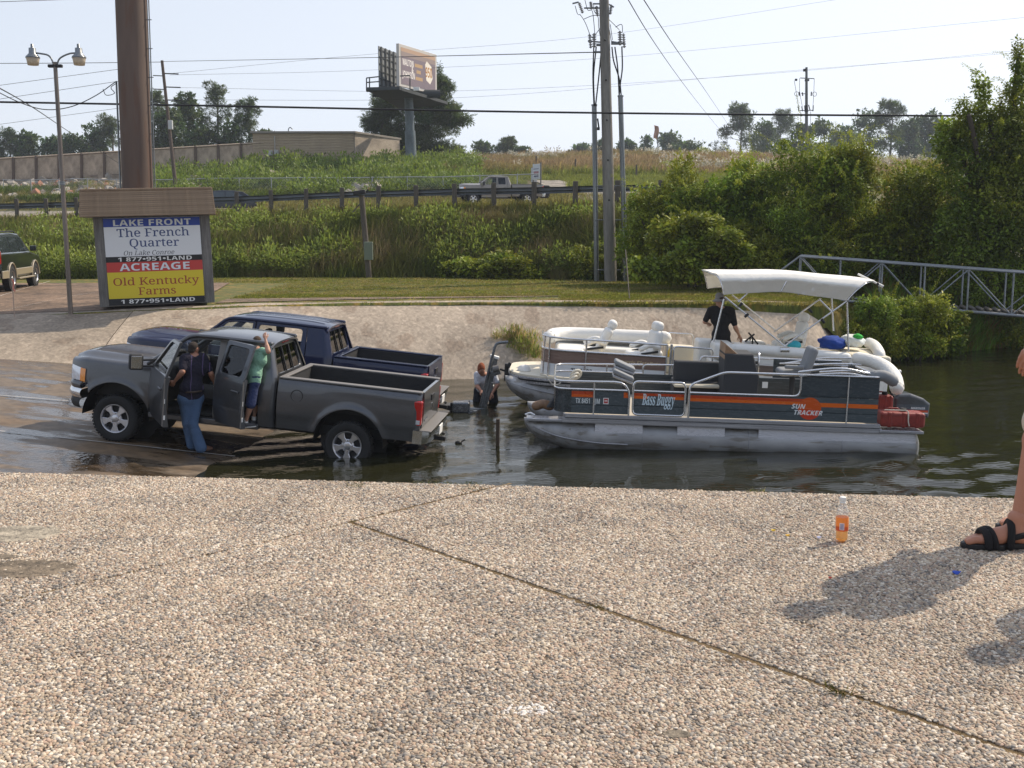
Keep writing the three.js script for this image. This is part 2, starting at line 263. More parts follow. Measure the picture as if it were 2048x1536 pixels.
// ---------- pavement with exposed pebbles ----------
const EA = gp(0, 945), EB = gp(2016, 997), J0 = gp(700, 1045), JA = gp(2048, 1510), JB = gp(985, 975), JC = gp(0, 1205);
const pavement = struct(new THREE.Group()); pavement.name = 'pavement'; pavement.userData.label = 'exposed pebble concrete apron above the ramp'; scene.add(pavement);
{
  const L = (a, b) => { const n = [-(b.z - a.z), b.x - a.x], l = Math.hypot(...n); return (x, z) => ((x - a.x) * n[0] + (z - a.z) * n[1]) / l; };
  const edge = L(EA, EB), la = L(J0, JA), lb = L(J0, JB), lc = L(JC, J0);
  const clip = (P, f, off) => { const o = []; for (let i = 0; i < P.length; i++) { const a = P[i], b = P[(i + 1) % P.length], fa = f(...a) - off, fb = f(...b) - off; if (fa >= 0) o.push(a); if (fa * fb < 0) { const t = fa / (fa - fb); o.push([lerp(a[0], b[0], t), lerp(a[1], b[1], t)]); } } return o; };
  const side = edge(0, 0) > 0 ? 1 : -1, E = (x, z) => side * edge(x, z);
  const whole = clip([[-11, 4], [11, 4], [11, -12], [-11, -12]], E, 0);
  const near = la(0, 0) > 0 ? 1 : -1, A = (x, z) => near * la(x, z), nb = lb(0, 0) > 0 ? 1 : -1, B = (x, z) => nb * lb(x, z), nc = lc(0, 0) > 0 ? 1 : -1, Cc = (x, z) => nc * lc(x, z);
  const G = 0.008, neg = (f) => (x, z) => -f(x, z);
  const pavT = tex(512, (u, v) => { const a = tfbm(u, v, 5, 4), b = tfbm(u, v, 110, 2, tn2), k = 0.46 + 0.25 * (a - 0.5) + 0.5 * (b - 0.5); return [k, k * 0.9, k * 0.8]; }, { srgb: true });
  const jf = mat([0.62, 0.45, 0.24], 1, { map: concT, bumpMap: rep(grainT, 20), bumpScale: 0.004 });
  for (const [p, q] of [[J0, JA.clone().sub(J0).multiplyScalar(1.6).add(J0)], [J0, JB.clone().sub(J0).multiplyScalar(1.15).add(J0)], [JC.clone().sub(J0).multiplyScalar(1.6).add(J0), J0]]) { const d = q.clone().sub(p), s = V(-d.z, 0, d.x).setLength(0.0115); obj('joint_fill', patch(160, 1, (u, v) => p.clone().addScaledVector(d, u).addScaledVector(s, v * 2 - 1).setY(-0.0015 + 0.004 * fbm(u * 40, v * 2, 3))), jf, pavement); }
  const pm = mat([0.50, 0.43, 0.33], 0.95, { map: pavT, bumpMap: rep(grainT, 3), bumpScale: 0.006 });
  const slabs = [clip(clip(whole, A, G), Cc, G), clip(clip(whole, neg(A), G), B, G), clip(clip(whole, neg(Cc), G), neg(B), G)];
  for (const P of slabs) { const g = poly(P.map(([x, z]) => [x, -z]), 0.22, 0.008); g.rotateX(-Math.PI / 2); g.translate(0, -0.22, 0); const uv = g.attributes.uv; for (let i = 0; i < uv.count; i++) uv.setXY(i, uv.getX(i) / 1.5, uv.getY(i) / 1.5); obj('slab', g, pm, pavement); }
  struct(obj('soil', tr(new THREE.BoxGeometry(22, 0.1, 10.4), 0, -0.2, -1.2, 0, 0, 0), mat([0.16, 0.11, 0.07], 1)));
  const wall = tr(new THREE.BoxGeometry(22, 4, 0.4), 0, -2.23, 0); wall.rotateY(Math.atan2(-(EB.z - EA.z), EB.x - EA.x)); const mid = EA.clone().lerp(EB, 0.5); wall.translate(mid.x, 0, mid.z + 0.26);
  struct(obj('retaining_wall', wall, mat([0.4, 0.36, 0.3], 0.95, { map: concT })));
  // concrete patches without pebbles
  const PATCH = [[gp(38, 1068), 0.215, 0.16, [0.80, 0.74, 0.63], 21], [gp(48, 1138), 0.24, 0.14, [0.42, 0.35, 0.27], 22], [gp(1353, 1470), 0.05, 0.03, [0.45, 0.40, 0.33], 23], [gp(-40, 1115), 0.2, 0.05, [0.4, 0.34, 0.27], 24]];
  for (const [c, rx, rz, col, sd] of PATCH) {
    const P = []; for (let i = 0; i < 90; i++) { const w = i / 90 * 2 * Math.PI, k = 1 + 0.2 * fbm(Math.cos(w) * 1.5 + sd, Math.sin(w) * 1.5) + 0.14 * fbm(Math.cos(w) * 6 + sd, Math.sin(w) * 6); P.push([Math.cos(w) * rx * k, Math.sin(w) * rz * k]); }
    const g = poly(P, 0.016, 0.005); g.rotateX(-Math.PI / 2); g.translate(c.x, -0.0105, c.z); obj('concrete_patch', g, mat(col, 0.95, { map: rep(concT, 3), bumpMap: rep(noiseT, 8), bumpScale: 0.006 }), pavement);
  }
  // pebbles
  const SM = gp(1060, 1420);
  const R = rng(7), items = [], pal = [[0.57, 0.48, 0.36], [0.47, 0.375, 0.265], [0.40, 0.29, 0.20], [0.46, 0.325, 0.235], [0.31, 0.235, 0.17], [0.28, 0.25, 0.215], [0.14, 0.12, 0.10], [0.68, 0.60, 0.49], [0.43, 0.35, 0.265]];
  const step = 0.0100, col = new THREE.Color();
  for (let z = -7.35; z < -2.75; z += step) {
    const hw = 0.466 * (-z * CP + EYE * SP) + 1.3;
    for (let x = -hw; x < hw; x += step) {
      const X = x + (R() - 0.5) * step * 0.95, Z = z + (R() - 0.5) * step * 0.95, sz = 0.0048 + 0.0044 * Math.pow(R(), 1.8), e = E(X, Z);
      if (e < 0.004) continue;
      const onB = A(X, Z) < 0 && Math.abs(B(X, Z)) < 0.012 + 0.008 * R(), onC = A(X, Z) > 0 && Math.abs(Cc(X, Z)) < 0.008, onA = Cc(X, Z) > -0.02 && Math.abs(A(X, Z)) < 0.012 + 0.009 * R() && B(X, Z) > -0.05 && X > J0.x - 0.05;
      if (onA || onB || onC) continue;
      let inP = false; for (const [c, rx, rz] of PATCH) { const q = Math.hypot((X - c.x) / (rx * 0.93), (Z - c.z) / (rz * 0.93)); const w = q + 0.35 * fbm(X * 14 + c.x, Z * 14, 2, 3); if (w < 0.86 || (w < 1.1 && R() < (1.1 - w) * 3)) inP = inP || R() < (rx === 0.24 ? 0.8 : 1); } if (inP) continue; const sm = Math.hypot((X - SM.x) / 0.11, (Z - SM.z) / 0.06) + 0.5 * fbm(X * 18, Z * 18, 1, 3);
      const n = fbm(X * 1.1, Z * 1.1, 4, 2), dirt = sst(-0.05, 0.4, fbm(X * 2.6, Z * 2.6, 9, 3) + 0.12), bare = fbm(X * 5.5, Z * 7, 21, 3); if (bare > 0.25 && R() < (bare - 0.25) * 3.2) continue;
      let i = Math.floor(Math.pow(R(), 0.9 + 0.5 * (0.5 - dirt)) * 9) % 9; if (R() < 0.07 + 0.12 * dirt) i = R() < 0.4 ? 6 : 5; else if (i === 6 && R() < 0.75) i = 1;
      const k = (0.86 + 0.26 * R()) * (0.93 + 0.26 * n - 0.10 * dirt); if (sm < 0.75 && R() < 0.5) col.setRGB(0.66, 0.61, 0.55); else col.setRGB(pal[i][0] * k, pal[i][1] * k, pal[i][2] * k);
      items.push({ p: V(X, -0.0008 + (R() - 0.5) * 0.003, Z), q: qE((R() - 0.5) * 0.7, R() * 6.3, (R() - 0.5) * 0.7), s: V(sz * (1 + 0.5 * R()), sz * (0.6 + 0.35 * R()), sz * (0.8 + 0.3 * R())), c: col.clone() });
    }
  }
  const pg = new THREE.IcosahedronGeometry(1, 1), pp = pg.attributes.position, pn = pg.attributes.normal; for (let i = 0; i < pp.count; i++) { const v = V(pp.getX(i), pp.getY(i), pp.getZ(i)).normalize(); pn.setXYZ(i, v.x, v.y, v.z); const k = 1 + 0.12 * imp.noise(v.x * 1.7, v.y * 1.7, v.z * 1.7); pp.setXYZ(i, v.x * k, v.y * k, v.z * k); }
  const pb = instanced('pebble', pg, mat([1, 1, 1], 0.75), items, pavement); pb.userData.kind = 'stuff';
  console.log('pebbles', items.length);
}
// ---------- water ----------
{
  const wave = (x, z) => {
    const calm = 0.3 + 0.75 * sst(-0.2, 0.35, fbm(x * 0.22, z * 0.3, 5, 2)) + 2.2 * Math.exp(-((x - 6) ** 2 / 5 + (z + 15) ** 2 / 12));
    const ph = 2.2 * fbm(x * 0.5, z * 0.5, 2.5, 2); let s = 0; for (const [dx, dz, l, a, p] of W) s += a * Math.sin((x * dx + z * dz) * 6.2832 / l + p + ph);
    return calm * (s + 0.006 * fbm(x * 2.2, z * 4.4, 3, 2));
  };
  const R = rng(99), W = []; for (let i = 0; i < 9; i++) { const a = 1.35 + (R() - 0.5) * 1.5, l = 0.3 + 1.0 * R() * R() + i * 0.07; W.push([Math.cos(a), Math.sin(a), l, 0.0058 * l, R() * 6.28]); }
  const rip = tex(768, (u, v) => { const q = tfbm(u, v, 20, 3, tn, 2), w = Math.sin((v * 34 + 2.2 * tfbm(u, v, 8, 3, tn2)) * 6.2832); return 0.5 + 0.35 * (q - 0.5) + 0.12 * w; });
  const wm = mat([0.030, 0.030, 0.013], 0.03, { transmission: 0.42, thickness: 0, ior: 1.33, bumpMap: rip, bumpScale: 0.006 });
  const g = patch(440, 420, (u, v) => { const x = lerp(-9, 24, u), z = lerp(-6.5, -38, v); return V(x, WATER + wave(x, z), z); }, (u, v, p) => [p.x / 3, p.z / 3]);
  const far = patch(40, 40, (u, v) => V(lerp(24, 120, u), WATER, lerp(30, -60, v)), (u, v, p) => [p.x / 3, p.z / 3]);
  struct(obj('water', [g, far], wm), 'murky green brown lake water with small ripples');
  struct(obj('lake_bed', patch(20, 20, (u, v) => V(lerp(-2, 120, u), -3.9, lerp(30, -60, v))), mat([0.05, 0.045, 0.02], 1)));
}
// ---------- vehicles ----------
function onRamp(u, v) { const r = ray(u, v); let lo = 3, hi = 60; for (let i = 0; i < 50; i++) { const m = (lo + hi) / 2, p = r.clone().multiplyScalar(m).add(V(0, EYE, 0)); if (p.y > rampY(p.dot(RA))) lo = m; else hi = m; } return r.multiplyScalar(lo).add(V(0, EYE, 0)); }
const MT = {
  black: mat([0.012, 0.012, 0.013], 0.6), rubber: mat([0.018, 0.018, 0.018], 0.85, { bumpMap: rep(grainT, 3), bumpScale: 0.002 }), alloy: mat([0.62, 0.62, 0.64], 0.3, { metalness: 0.9 }), chrome: mat([0.75, 0.75, 0.76], 0.14, { metalness: 1, bumpMap: noiseT, bumpScale: 0.001 }),
  red: mat([0.45, 0.012, 0.012], 0.15, { clearcoat: 1, clearcoatRoughness: 0.1 }), amber: mat([0.85, 0.28, 0.02], 0.2, { clearcoat: 1 }), lens: mat([0.72, 0.75, 0.8], 0.08, { clearcoat: 1, metalness: 0.4 }),
  glass: mat([0.82, 0.87, 0.86], 0.02, { transmission: 1, thickness: 0, ior: 1.5 }), tint: mat([0.10, 0.12, 0.13], 0.02, { transmission: 1, thickness: 0, ior: 1.5 }), cabin: mat([0.035, 0.034, 0.033], 0.9, { bumpMap: grainT, bumpScale: 0.002 }), cloth: mat([0.05, 0.047, 0.045], 0.95), liner: mat([0.02, 0.02, 0.021], 0.8, { bumpMap: grainT, bumpScale: 0.003 }), white: mat([0.75, 0.75, 0.73], 0.6), trim: mat([0.16, 0.15, 0.14], 0.55),
};
const dustT = tex(512, (u, v) => { const k = 0.80 + 0.4 * (tfbm(u, v, 6, 5) - 0.5) + 0.15 * (tfbm(u, v, 70, 2, tn2) - 0.5); return [k, k, k]; }, { srgb: true });
const roughT = tex(512, (u, v) => { const k = 0.55 + 0.5 * (tfbm(u, v, 7, 5, tn2) - 0.5) + 0.4 * sst(0.58, 0.75, tfbm(u, v, 22, 3)); return [k, k, k]; });
const paintT = tex(512, (u, v) => { const k = 0.93 + 0.12 * (tfbm(u, v, 5, 5) - 0.5) + 0.05 * (tfbm(u, v, 90, 2, tn2) - 0.5); return [k, k, k]; }, { srgb: true });
const paint = (c, m = 0.35, o = {}) => mat(c, 0.36, { metalness: m, clearcoat: 0.8, clearcoatRoughness: 0.06, specularIntensity: 0.4, map: paintT, ...o });
function thick(nu, nv, fn, t, dir = V(0, 0, -1)) {                       // a sheet with a back and a rim
  const off = dir.clone().multiplyScalar(t), back = (u, v) => fn(u, v).add(off);
  const e = (f) => patch(Math.max(nu, nv), 1, (u, v) => v < 0.5 ? f(u)[0] : f(u)[1]);
  return mergeGeometries([patch(nu, nv, fn), patch(nu, nv, back), e((u) => [fn(u, 0), back(u, 0)]), e((u) => [fn(u, 1), back(u, 1)]), e((u) => [fn(0, u), back(0, u)]), e((u) => [fn(1, u), back(1, u)])].map(clean));
}
const mirrorZ = (g) => { const c = g.clone(); c.applyMatrix4(new THREE.Matrix4().makeScale(1, 1, -1)); const i = c.index.array; for (let k = 0; k < i.length; k += 3) { const t = i[k]; i[k] = i[k + 1]; i[k + 1] = t; } return c; };
function wheelParts(R, w, style = 5) {
  const r = R * 0.63, tyre = lathe([[r, -w / 2], [R * 0.9, -w / 2], [R * 0.97, -w * 0.42], [R, -w * 0.3], [R, w * 0.3], [R * 0.97, w * 0.42], [R * 0.9, w / 2], [r, w / 2], [r * 0.97, w * 0.2], [r * 0.97, -w * 0.2], [r, -w / 2]], 40); tyre.rotateX(Math.PI / 2);
  const tread = []; for (let i = 0; i < 44; i++) { const a = i / 44 * 6.2832; for (const s of [-1, 1]) { const b = box(R * 0.085, 0.016, w * 0.36, 0, 0, 0, 0.004); b.rotateZ(0.0); b.translate(0, R + 0.002, s * w * 0.24); b.rotateZ(a + (s > 0 ? 0.07 : 0)); tread.push(b); } }
  const rim = [lathe([[r * 0.98, w * 0.5], [r * 0.93, w * 0.51], [r * 0.86, w * 0.36], [r * 0.84, w * 0.1], [r * 0.84, -w * 0.45]], 36).rotateX(Math.PI / 2)];
  for (let i = 0; i < style; i++) { const a = i / style * 6.2832 + Math.PI / 2 + 0.0; const s = poly([[r * 0.18, -r * 0.17], [r * 0.55, -r * 0.15], [r * 0.9, -r * 0.3], [r * 0.9, r * 0.3], [r * 0.55, r * 0.15], [r * 0.18, r * 0.17]], 0.03, 0.008); s.translate(0, 0, w * 0.30); s.rotateZ(a - Math.PI); rim.push(s); }
  rim.push(lathe([[0.0, w * 0.5], [r * 0.22, w * 0.49], [r * 0.26, w * 0.44], [r * 0.30, w * 0.38], [r * 0.42, w * 0.36], [r * 0.44, w * 0.28]], 28).rotateX(Math.PI / 2));
  const nuts = []; for (let i = 0; i < 8; i++) { const a = i / 8 * 6.2832; const n = new THREE.CylinderGeometry(r * 0.055, r * 0.055, 0.03, 6).rotateX(Math.PI / 2); n.translate(Math.cos(a) * r * 0.34, Math.sin(a) * r * 0.34, w * 0.38); nuts.push(n); }
  const back = new THREE.CylinderGeometry(r * 0.84, r * 0.84, 0.02, 28).rotateX(Math.PI / 2).translate(0, 0, w * 0.12);
  return { tyre: mergeGeometries([tyre, ...tread].map(clean)), rim: mergeGeometries(rim.map(clean)), nuts: mergeGeometries(nuts.map(clean)), back };
}
const W8 = wheelParts(0.405, 0.27), W6 = wheelParts(0.40, 0.26, 6), W5 = wheelParts(0.33, 0.21, 5);
function addWheels(root, W, R, spots, dark = false) {
  for (const [x, z] of spots) {
    const g = new THREE.Group(); g.name = 'wheel'; g.position.set(x, R, z); if (z < 0) g.rotation.y = Math.PI; root.add(g);
    obj('tyre', W.tyre.clone(), MT.rubber, g); obj('rim', W.rim.clone(), dark ? MT.trim : MT.alloy, g); obj('wheel_nuts', W.nuts.clone(), MT.chrome, g).userData.kind = 'stuff'; obj('brake_drum', W.back.clone(), MT.black, g);
  }
}
function makePickup(label, o) {
  const t = thing('pickup_truck', label, 'pickup truck'), P = o.paint, cabE = o.cabEnd, rd = o.rearDoorEnd, BP = 1.74, tail = o.tail ?? 5.28, RW = o.rearAxle ?? 4.08;
  const side = (y) => 0.985 - 0.25 * (y - 0.95) ** 2, upper = (y) => y < 1.4 ? side(y) : 0.934 - 0.37 * (y - 1.4);
  const arch = (x, c, r) => { const q = r * r - (x - c) ** 2; return q > 0 ? 0.42 + Math.sqrt(q) : 0; };
  const front = (x) => x < -0.3 ? 0.26 * ((-0.3 - x) / 0.62) ** 2 : 0, flare = (x, y, c, r) => 0.03 * Math.exp(-(((Math.hypot(x - c, y - 0.42) - r) / 0.06) ** 2));
  const crease = (y) => -0.010 * Math.exp(-(((y - 0.78) / 0.025) ** 2)) + (y < 0.78 ? -0.012 * sst(0.78, 0.72, y) : 0);
  const both = (g) => [g, mirrorZ(clean(g))];
  // fenders
  const fender = (u, v) => { const x = lerp(-0.92, 0.595, u), hi = 1.405 - 0.06 * sst(-0.55, -0.95, x), lo = Math.max(x < -0.5 ? 0.98 : 0.53, arch(x, 0, 0.62)), r = 0.09, zb = side(hi - r) - front(x);
    if (v < 0.75) { const y = lerp(lo, hi - r, v / 0.75); return V(x, y, side(y) - front(x) + flare(x, y, 0, 0.63) + crease(y)); } const a = (v - 0.75) / 0.25 * Math.PI / 2; return V(x, hi - r + r * Math.sin(a), zb - r * 1.3 + r * 1.3 * Math.cos(a)); };
  for (const g of both(thick(56, 20, fender, 0.03))) obj('fender', g, P, t);
  // hood
  const hood = (u, v) => { const x = lerp(-0.93, 0.56, u), w = 0.822 - front(x) * 0.98, z = lerp(-w, w, v), q = Math.abs(z) / w, hi = 1.405 - 0.06 * sst(-0.55, -0.95, x); return V(x - 0.03 * (1 - q * q), hi + 0.075 * sst(1, 0.72, q) + 0.02 * (1 - q * q) - 0.05 * sst(-0.75, -0.95, x), z); };
  obj('hood', thick(24, 32, hood, 0.03, V(0, -1, 0)), P, t);
  // grille and nose
  const nose = [box(0.08, 0.36, 1.1, -0.90, 1.14, 0, 0.03)]; obj('grille', nose, MT.chrome, t); const gr = []; for (let i = 0; i < 6; i++) gr.push(box(0.02, 0.02, 0.9, -0.945, 1.02 + i * 0.045, 0, 0.004)); objs('grille_bars', [...gr, box(0.02, 0.3, 0.06, -0.945, 1.14, 0, 0.004)], MT.black, t);
  for (const s of [1, -1]) { const f = (u, v) => { const x = lerp(-0.90, -0.56, u), y = lerp(0.985, 1.235 - 0.03 * u, v); return V(x - 0.004, y, s * (side(y) - front(x) + 0.008)); }; const h = obj('headlight', patch(14, 6, f), MT.lens, t); obj('turn_signal', patch(6, 6, (u, v) => { const q = f(0.66 + 0.34 * u, v); q.z += s * 0.006; return q; }), MT.amber, h); }
  // front bumper
  const bum = (y0, y1, e) => patch(24, 4, (u, v) => { const a = (u - 0.5) * 2, z = a * 0.97, y = lerp(y0, y1, v); return V(-0.60 - (0.42 + e) * Math.pow(1 - Math.abs(a) ** 3.2, 0.6) - 0.04 * Math.sin(v * Math.PI), y, z); });
  const fb = obj('front_bumper', bum(0.70, 0.86, 0), MT.chrome, t); obj('bumper_cap', [bum(0.86, 0.985, -0.02)], P, fb); obj('air_dam', [bum(0.53, 0.70, -0.05)], MT.black, fb);
  objs('chassis', [box(5.2, 0.2, 1.1, 2.2, 0.55, 0, 0.03), box(1.2, 0.5, 1.3, 0, 0.95, 0, 0.05), rod(V(0, 0.4, -0.8), V(0, 0.4, 0.8), 0.06), rod(V(RW, 0.4, -0.8), V(RW, 0.4, 0.8), 0.09)], MT.black, t);
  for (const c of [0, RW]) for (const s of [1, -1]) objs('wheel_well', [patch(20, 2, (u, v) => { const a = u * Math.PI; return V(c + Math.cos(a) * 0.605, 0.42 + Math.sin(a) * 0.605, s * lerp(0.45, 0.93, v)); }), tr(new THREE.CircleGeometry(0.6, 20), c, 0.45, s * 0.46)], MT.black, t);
  addWheels(t, o.wheel ?? W8, 0.405, [[0, 0.84], [0, -0.84], [RW, 0.84], [RW, -0.84]]);
  // doors: lower skin with a window frame on top; hinge at its front edge
  const A = (y) => 0.50 + (y - 1.40) / 0.56 * 0.72;           // the windscreen pillar
  function door(x0, x1, s, open, win, tinted) {
    const d = new THREE.Group(); d.name = 'door'; d.position.set(x0, 0, s * 0.93); d.rotation.y = -s * open; t.add(d);
    const zr = (y) => s * (upper(y) - 0.93);
    obj('door_panel', thick(8, 14, (u, v) => { const x = lerp(x0 + 0.006, x1 - 0.006, u) - x0, y = lerp(0.56, 1.385, v); return V(x, y, zr(y) + s * crease(y)); }, 0.09 * s), P, d);
    const fr = poly(win.outer.map(([x, y]) => [x - x0, y]), 0.05, 0.006, 1, [win.inner.map(([x, y]) => [x - x0, y])]), p = fr.attributes.position; for (let i = 0; i < p.count; i++) p.setZ(i, s * (p.getZ(i) - 0.05) + zr(p.getY(i))); fr.computeVertexNormals();
    obj('window_frame', fr, P, d);
    const gl = new THREE.ShapeGeometry(new THREE.Shape(win.inner.map(([x, y]) => new THREE.Vector2(x - x0, y)))), q = gl.attributes.position; for (let i = 0; i < q.count; i++) q.setZ(i, zr(q.getY(i)) - s * 0.03); gl.computeVertexNormals(); if (win.glass !== false) obj('window_glass', gl, tinted ? MT.tint : MT.glass, d);
    obj('handle', box(0.2, 0.045, 0.04, x1 - x0 - 0.17, 1.17, zr(1.17) + s * 0.012, 0.015), o.handle ?? P, d);
    if (open) { obj('door_lining', box(x1 - x0 - 0.1, 0.72, 0.03, (x1 - x0) / 2, 0.98, zr(0.98) - s * 0.105, 0.012), MT.cabin, d); objs('door_sticker', [box(0.003, 0.075, 0.03, x1 - x0 - 0.004, 0.99, zr(0.95) - s * 0.05, 0.001), box(0.003, 0.075, 0.04, x1 - x0 - 0.004, 0.72, zr(0.75) - s * 0.05, 0.001)], MT.white, d); obj('door_edge', rod(V(x1 - x0 - 0.008, 0.58, zr(0.58) - s * 0.005), V(x1 - x0 - 0.008, 1.36, zr(1.36) - s * 0.005), 0.012), MT.trim, d); }
    return d;
  }
  const roofY = 1.955, fw = { outer: [[0.62, 1.36], [BP - 0.012, 1.36], [BP - 0.012, roofY], [1.25, roofY], [1.13, 1.90], [0.64, 1.43]], inner: [[0.76, 1.405], [BP - 0.06, 1.405], [BP - 0.06, 1.90], [1.26, 1.90], [1.17, 1.865], [0.78, 1.47]], glass: o.frontGlass };
  const rw = { outer: [[BP + 0.012, 1.36], [rd - 0.01, 1.36], [rd - 0.04, roofY], [BP + 0.012, roofY]], inner: roundRect(BP + 0.07, 1.42, rd - 0.12, 1.885, 0.06), glass: o.rearGlass };
  for (const s of [1, -1]) {
    const d = door(0.605, BP, s, s > 0 ? o.open[0] : 0, fw); door(BP, rd, s, s > 0 ? o.open[1] : 0, rw, o.tinted);
    const mi = obj('mirror', box(0.13, 0.27, 0.23, 0.12, 1.47, s * 0.29, 0.04), o.mirror ?? MT.black, d); obj('mirror_glass', box(0.01, 0.21, 0.17, 0.187, 1.47, s * 0.29, 0.004), MT.chrome, mi); objs('mirror_arm', [rod(V(0.14, 1.40, 0), V(0.12, 1.40, s * 0.2), 0.018), rod(V(0.14, 1.52, -s * 0.03), V(0.12, 1.5, s * 0.2), 0.018)], MT.black, mi);
  }
  // cab: rear corner, pillars, roof, screens
  const corner = (s) => thick(10, 24, (u, v) => { const y = lerp(0.56, 1.97, v), x0 = rd + 0.004 - 0.03 * sst(1.4, 1.97, y), x1 = cabE - 0.20 * Math.max(0, (y - 1.40) / 0.57) * 0.9, x = lerp(x0, x1, u), r = sst(0.7, 1, u); return V(x, y, s * (upper(y) + crease(y) - 0.06 * r * r)); }, 0.06 * s);
  for (const s of [1, -1]) obj('cab_corner', corner(s), P, t);
  const roof = (u, v) => { const x = lerp(1.17, cabE - 0.155, u), a = (v - 0.5) * 2, z = a * 0.735, e = Math.abs(a); return V(x, 1.955 + 0.085 * Math.pow(1 - e ** 3.2, 0.7) - 0.05 * (2 * u - 1) ** 4 - 0.012 * (2 * u - 1) ** 2, z); };
  obj('roof', thick(28, 32, roof, 0.035, V(0, -1, 0)), P, t);
  if (o.ribs) { const rb = []; for (const z of [-0.42, -0.14, 0.14, 0.42]) rb.push(patch(16, 2, (u, v) => { const q = roof(0.12 + 0.8 * u, 0.5 + z / 1.47 + (v - 0.5) * 0.03); q.y += 0.006 + 0.008 * Math.sin(v * Math.PI); return q; })); objs('roof_ribs', rb, P, t); }
  objs('roof_rail', both(tube([V(A(1.42), 1.42, 0.90), V(A(1.72), 1.72, 0.80), V(1.17, 1.93, 0.735), V(1.5, 1.965, 0.725), V(2.2, 1.965, 0.722), V(cabE - 0.2, 1.955, 0.715)], 0.035, 30)), P, t);
  objs('b_pillar', both(patch(2, 10, (u, v) => { const y = lerp(0.58, 1.96, v); return V(lerp(BP - 0.05, BP + 0.06, u), y, upper(y) - 0.075); })), o.open[0] ? MT.trim : P, t);
  objs('door_sill', both(box(rd - 0.56, 0.10, 0.12, (rd + 0.6) / 2, 0.545, 0.90, 0.02)), P, t);
  obj('windshield', patch(16, 10, (u, v) => { const y = lerp(1.415, 1.955, v), w = lerp(0.845, 0.70, v), a = (u - 0.5) * 2; return V(A(y) - 0.10 * (1 - a * a), y, a * w); }), MT.glass, t);
  obj('cowl', patch(16, 2, (u, v) => { const a = (u - 0.5) * 2; return V(lerp(0.52, 0.60, v) - 0.10 * (1 - a * a), 1.415, a * 0.84); }), MT.black, t);
  objs('wiper', [rod(V(0.45, 1.44, 0.1), V(0.62, 1.53, 0.72), 0.01), rod(V(0.42, 1.44, -0.6), V(0.55, 1.52, 0.0), 0.01)], MT.black, t);
  const bx = (y) => cabE - 0.035 - 0.20 * Math.max(0, (y - 1.40) / 0.57) * 0.9;
  { // rear wall with its window
    const fr = poly([[-0.82, 0.58], [0.82, 0.58], [0.86, 1.38], [0.70, 1.955], [-0.70, 1.955], [-0.86, 1.38]], 0.05, 0.004, 1, [roundRect(-0.66, 1.45, 0.66, 1.865, 0.09)]), p = fr.attributes.position; for (let i = 0; i < p.count; i++) { const z = p.getX(i), y = p.getY(i), d = p.getZ(i); p.setXYZ(i, bx(y) + d - 0.05, y, z); } fr.computeVertexNormals();
    obj('cab_back', fr, P, t);
    const gl = (z0, z1) => patch(2, 4, (u, v) => { const y = lerp(1.45, 1.865, v); return V(bx(y) - 0.02, y, lerp(z0, z1, u)); });
    objs('rear_window', [gl(-0.66, -0.2), gl(0.2, 0.66)], MT.tint, t); obj('sliding_pane', [gl(-0.17, 0.18)], MT.tint, t); objs('slider_frame', [-0.2, 0.2].map((z) => rod(V(bx(1.45), 1.45, z), V(bx(1.865), 1.865, z), 0.014)), MT.black, t);
    obj('brake_light', box(0.05, 0.05, 0.36, bx(1.93) + 0.02, 1.945, 0, 0.015), MT.red, t);
  }
  // inside
  const inn = [box(cabE - 0.7, 0.06, 1.6, (cabE + 0.55) / 2, 0.63, 0, 0.01), box(0.05, 0.8, 1.7, 0.60, 1.0, 0, 0.01), box(0.36, 0.3, 1.62, 0.80, 1.27, 0, 0.07), box(0.5, 0.34, 0.3, 1.2, 0.82, 0, 0.05)]; objs('dashboard', inn, MT.cabin, t);
  obj('steering_wheel', tr(new THREE.TorusGeometry(0.19, 0.018, 8, 24), 1.12, 1.27, 0.40, 0, Math.PI / 2, 0.5), MT.black, t);
  for (const z of [0.42, -0.42]) objs('front_seat', [box(0.52, 0.18, 0.56, 1.48, 0.95, z, 0.06), box(0.16, 0.66, 0.54, 1.80, 1.28, z, 0.07, 0, -0.18), box(0.1, 0.17, 0.26, 1.90, 1.70, z, 0.04)], MT.cloth, t);
  objs('rear_seat', [box(0.42, 0.18, 1.5, cabE - 0.48, 0.95, 0, 0.06), box(0.14, 0.6, 1.5, cabE - 0.24, 1.22, 0, 0.06, 0, -0.12)], MT.cloth, t);
  // bed
  const b0 = cabE + 0.045, bedside = (u, v) => { const x = lerp(b0, tail, u), lo = Math.max(x > RW ? 0.60 : 0.575, arch(x, RW, 0.61)), y = lerp(lo, 1.425, v), r = sst(0.90, 1, v) * 0.02, k = sst(tail - 0.12, tail, x); return V(x, y, side(y) + flare(x, y, RW, 0.62) + crease(y) - r - 0.05 * k * k + 0.012 * Math.exp(-(((y - 1.33) / 0.07) ** 2)) * sst(RW - 0.9, RW + 0.6, x)); };
  for (const g of both(thick(70, 18, bedside, 0.03))) obj('bed_side', g, P, t);
  objs('bed_rail', [...both(box(tail - b0, 0.03, 0.16, (b0 + tail) / 2, 1.435, 0.865, 0.012)), box(0.10, 0.03, 1.62, b0 + 0.05, 1.434, 0, 0.01)], o.rail ?? P, t);
  objs('bed_liner', [...both(box(tail - b0 - 0.06, 0.5, 0.03, (b0 + tail) / 2, 1.17, 0.79, 0.01)), box(0.04, 0.5, 1.56, b0 + 0.06, 1.17, 0, 0.01), box(tail - b0 - 0.1, 0.04, 1.56, (b0 + tail) / 2, 0.93, 0, 0.01), ...both(box(0.9, 0.22, 0.2, RW, 1.05, 0.68, 0.05))], MT.liner, t);
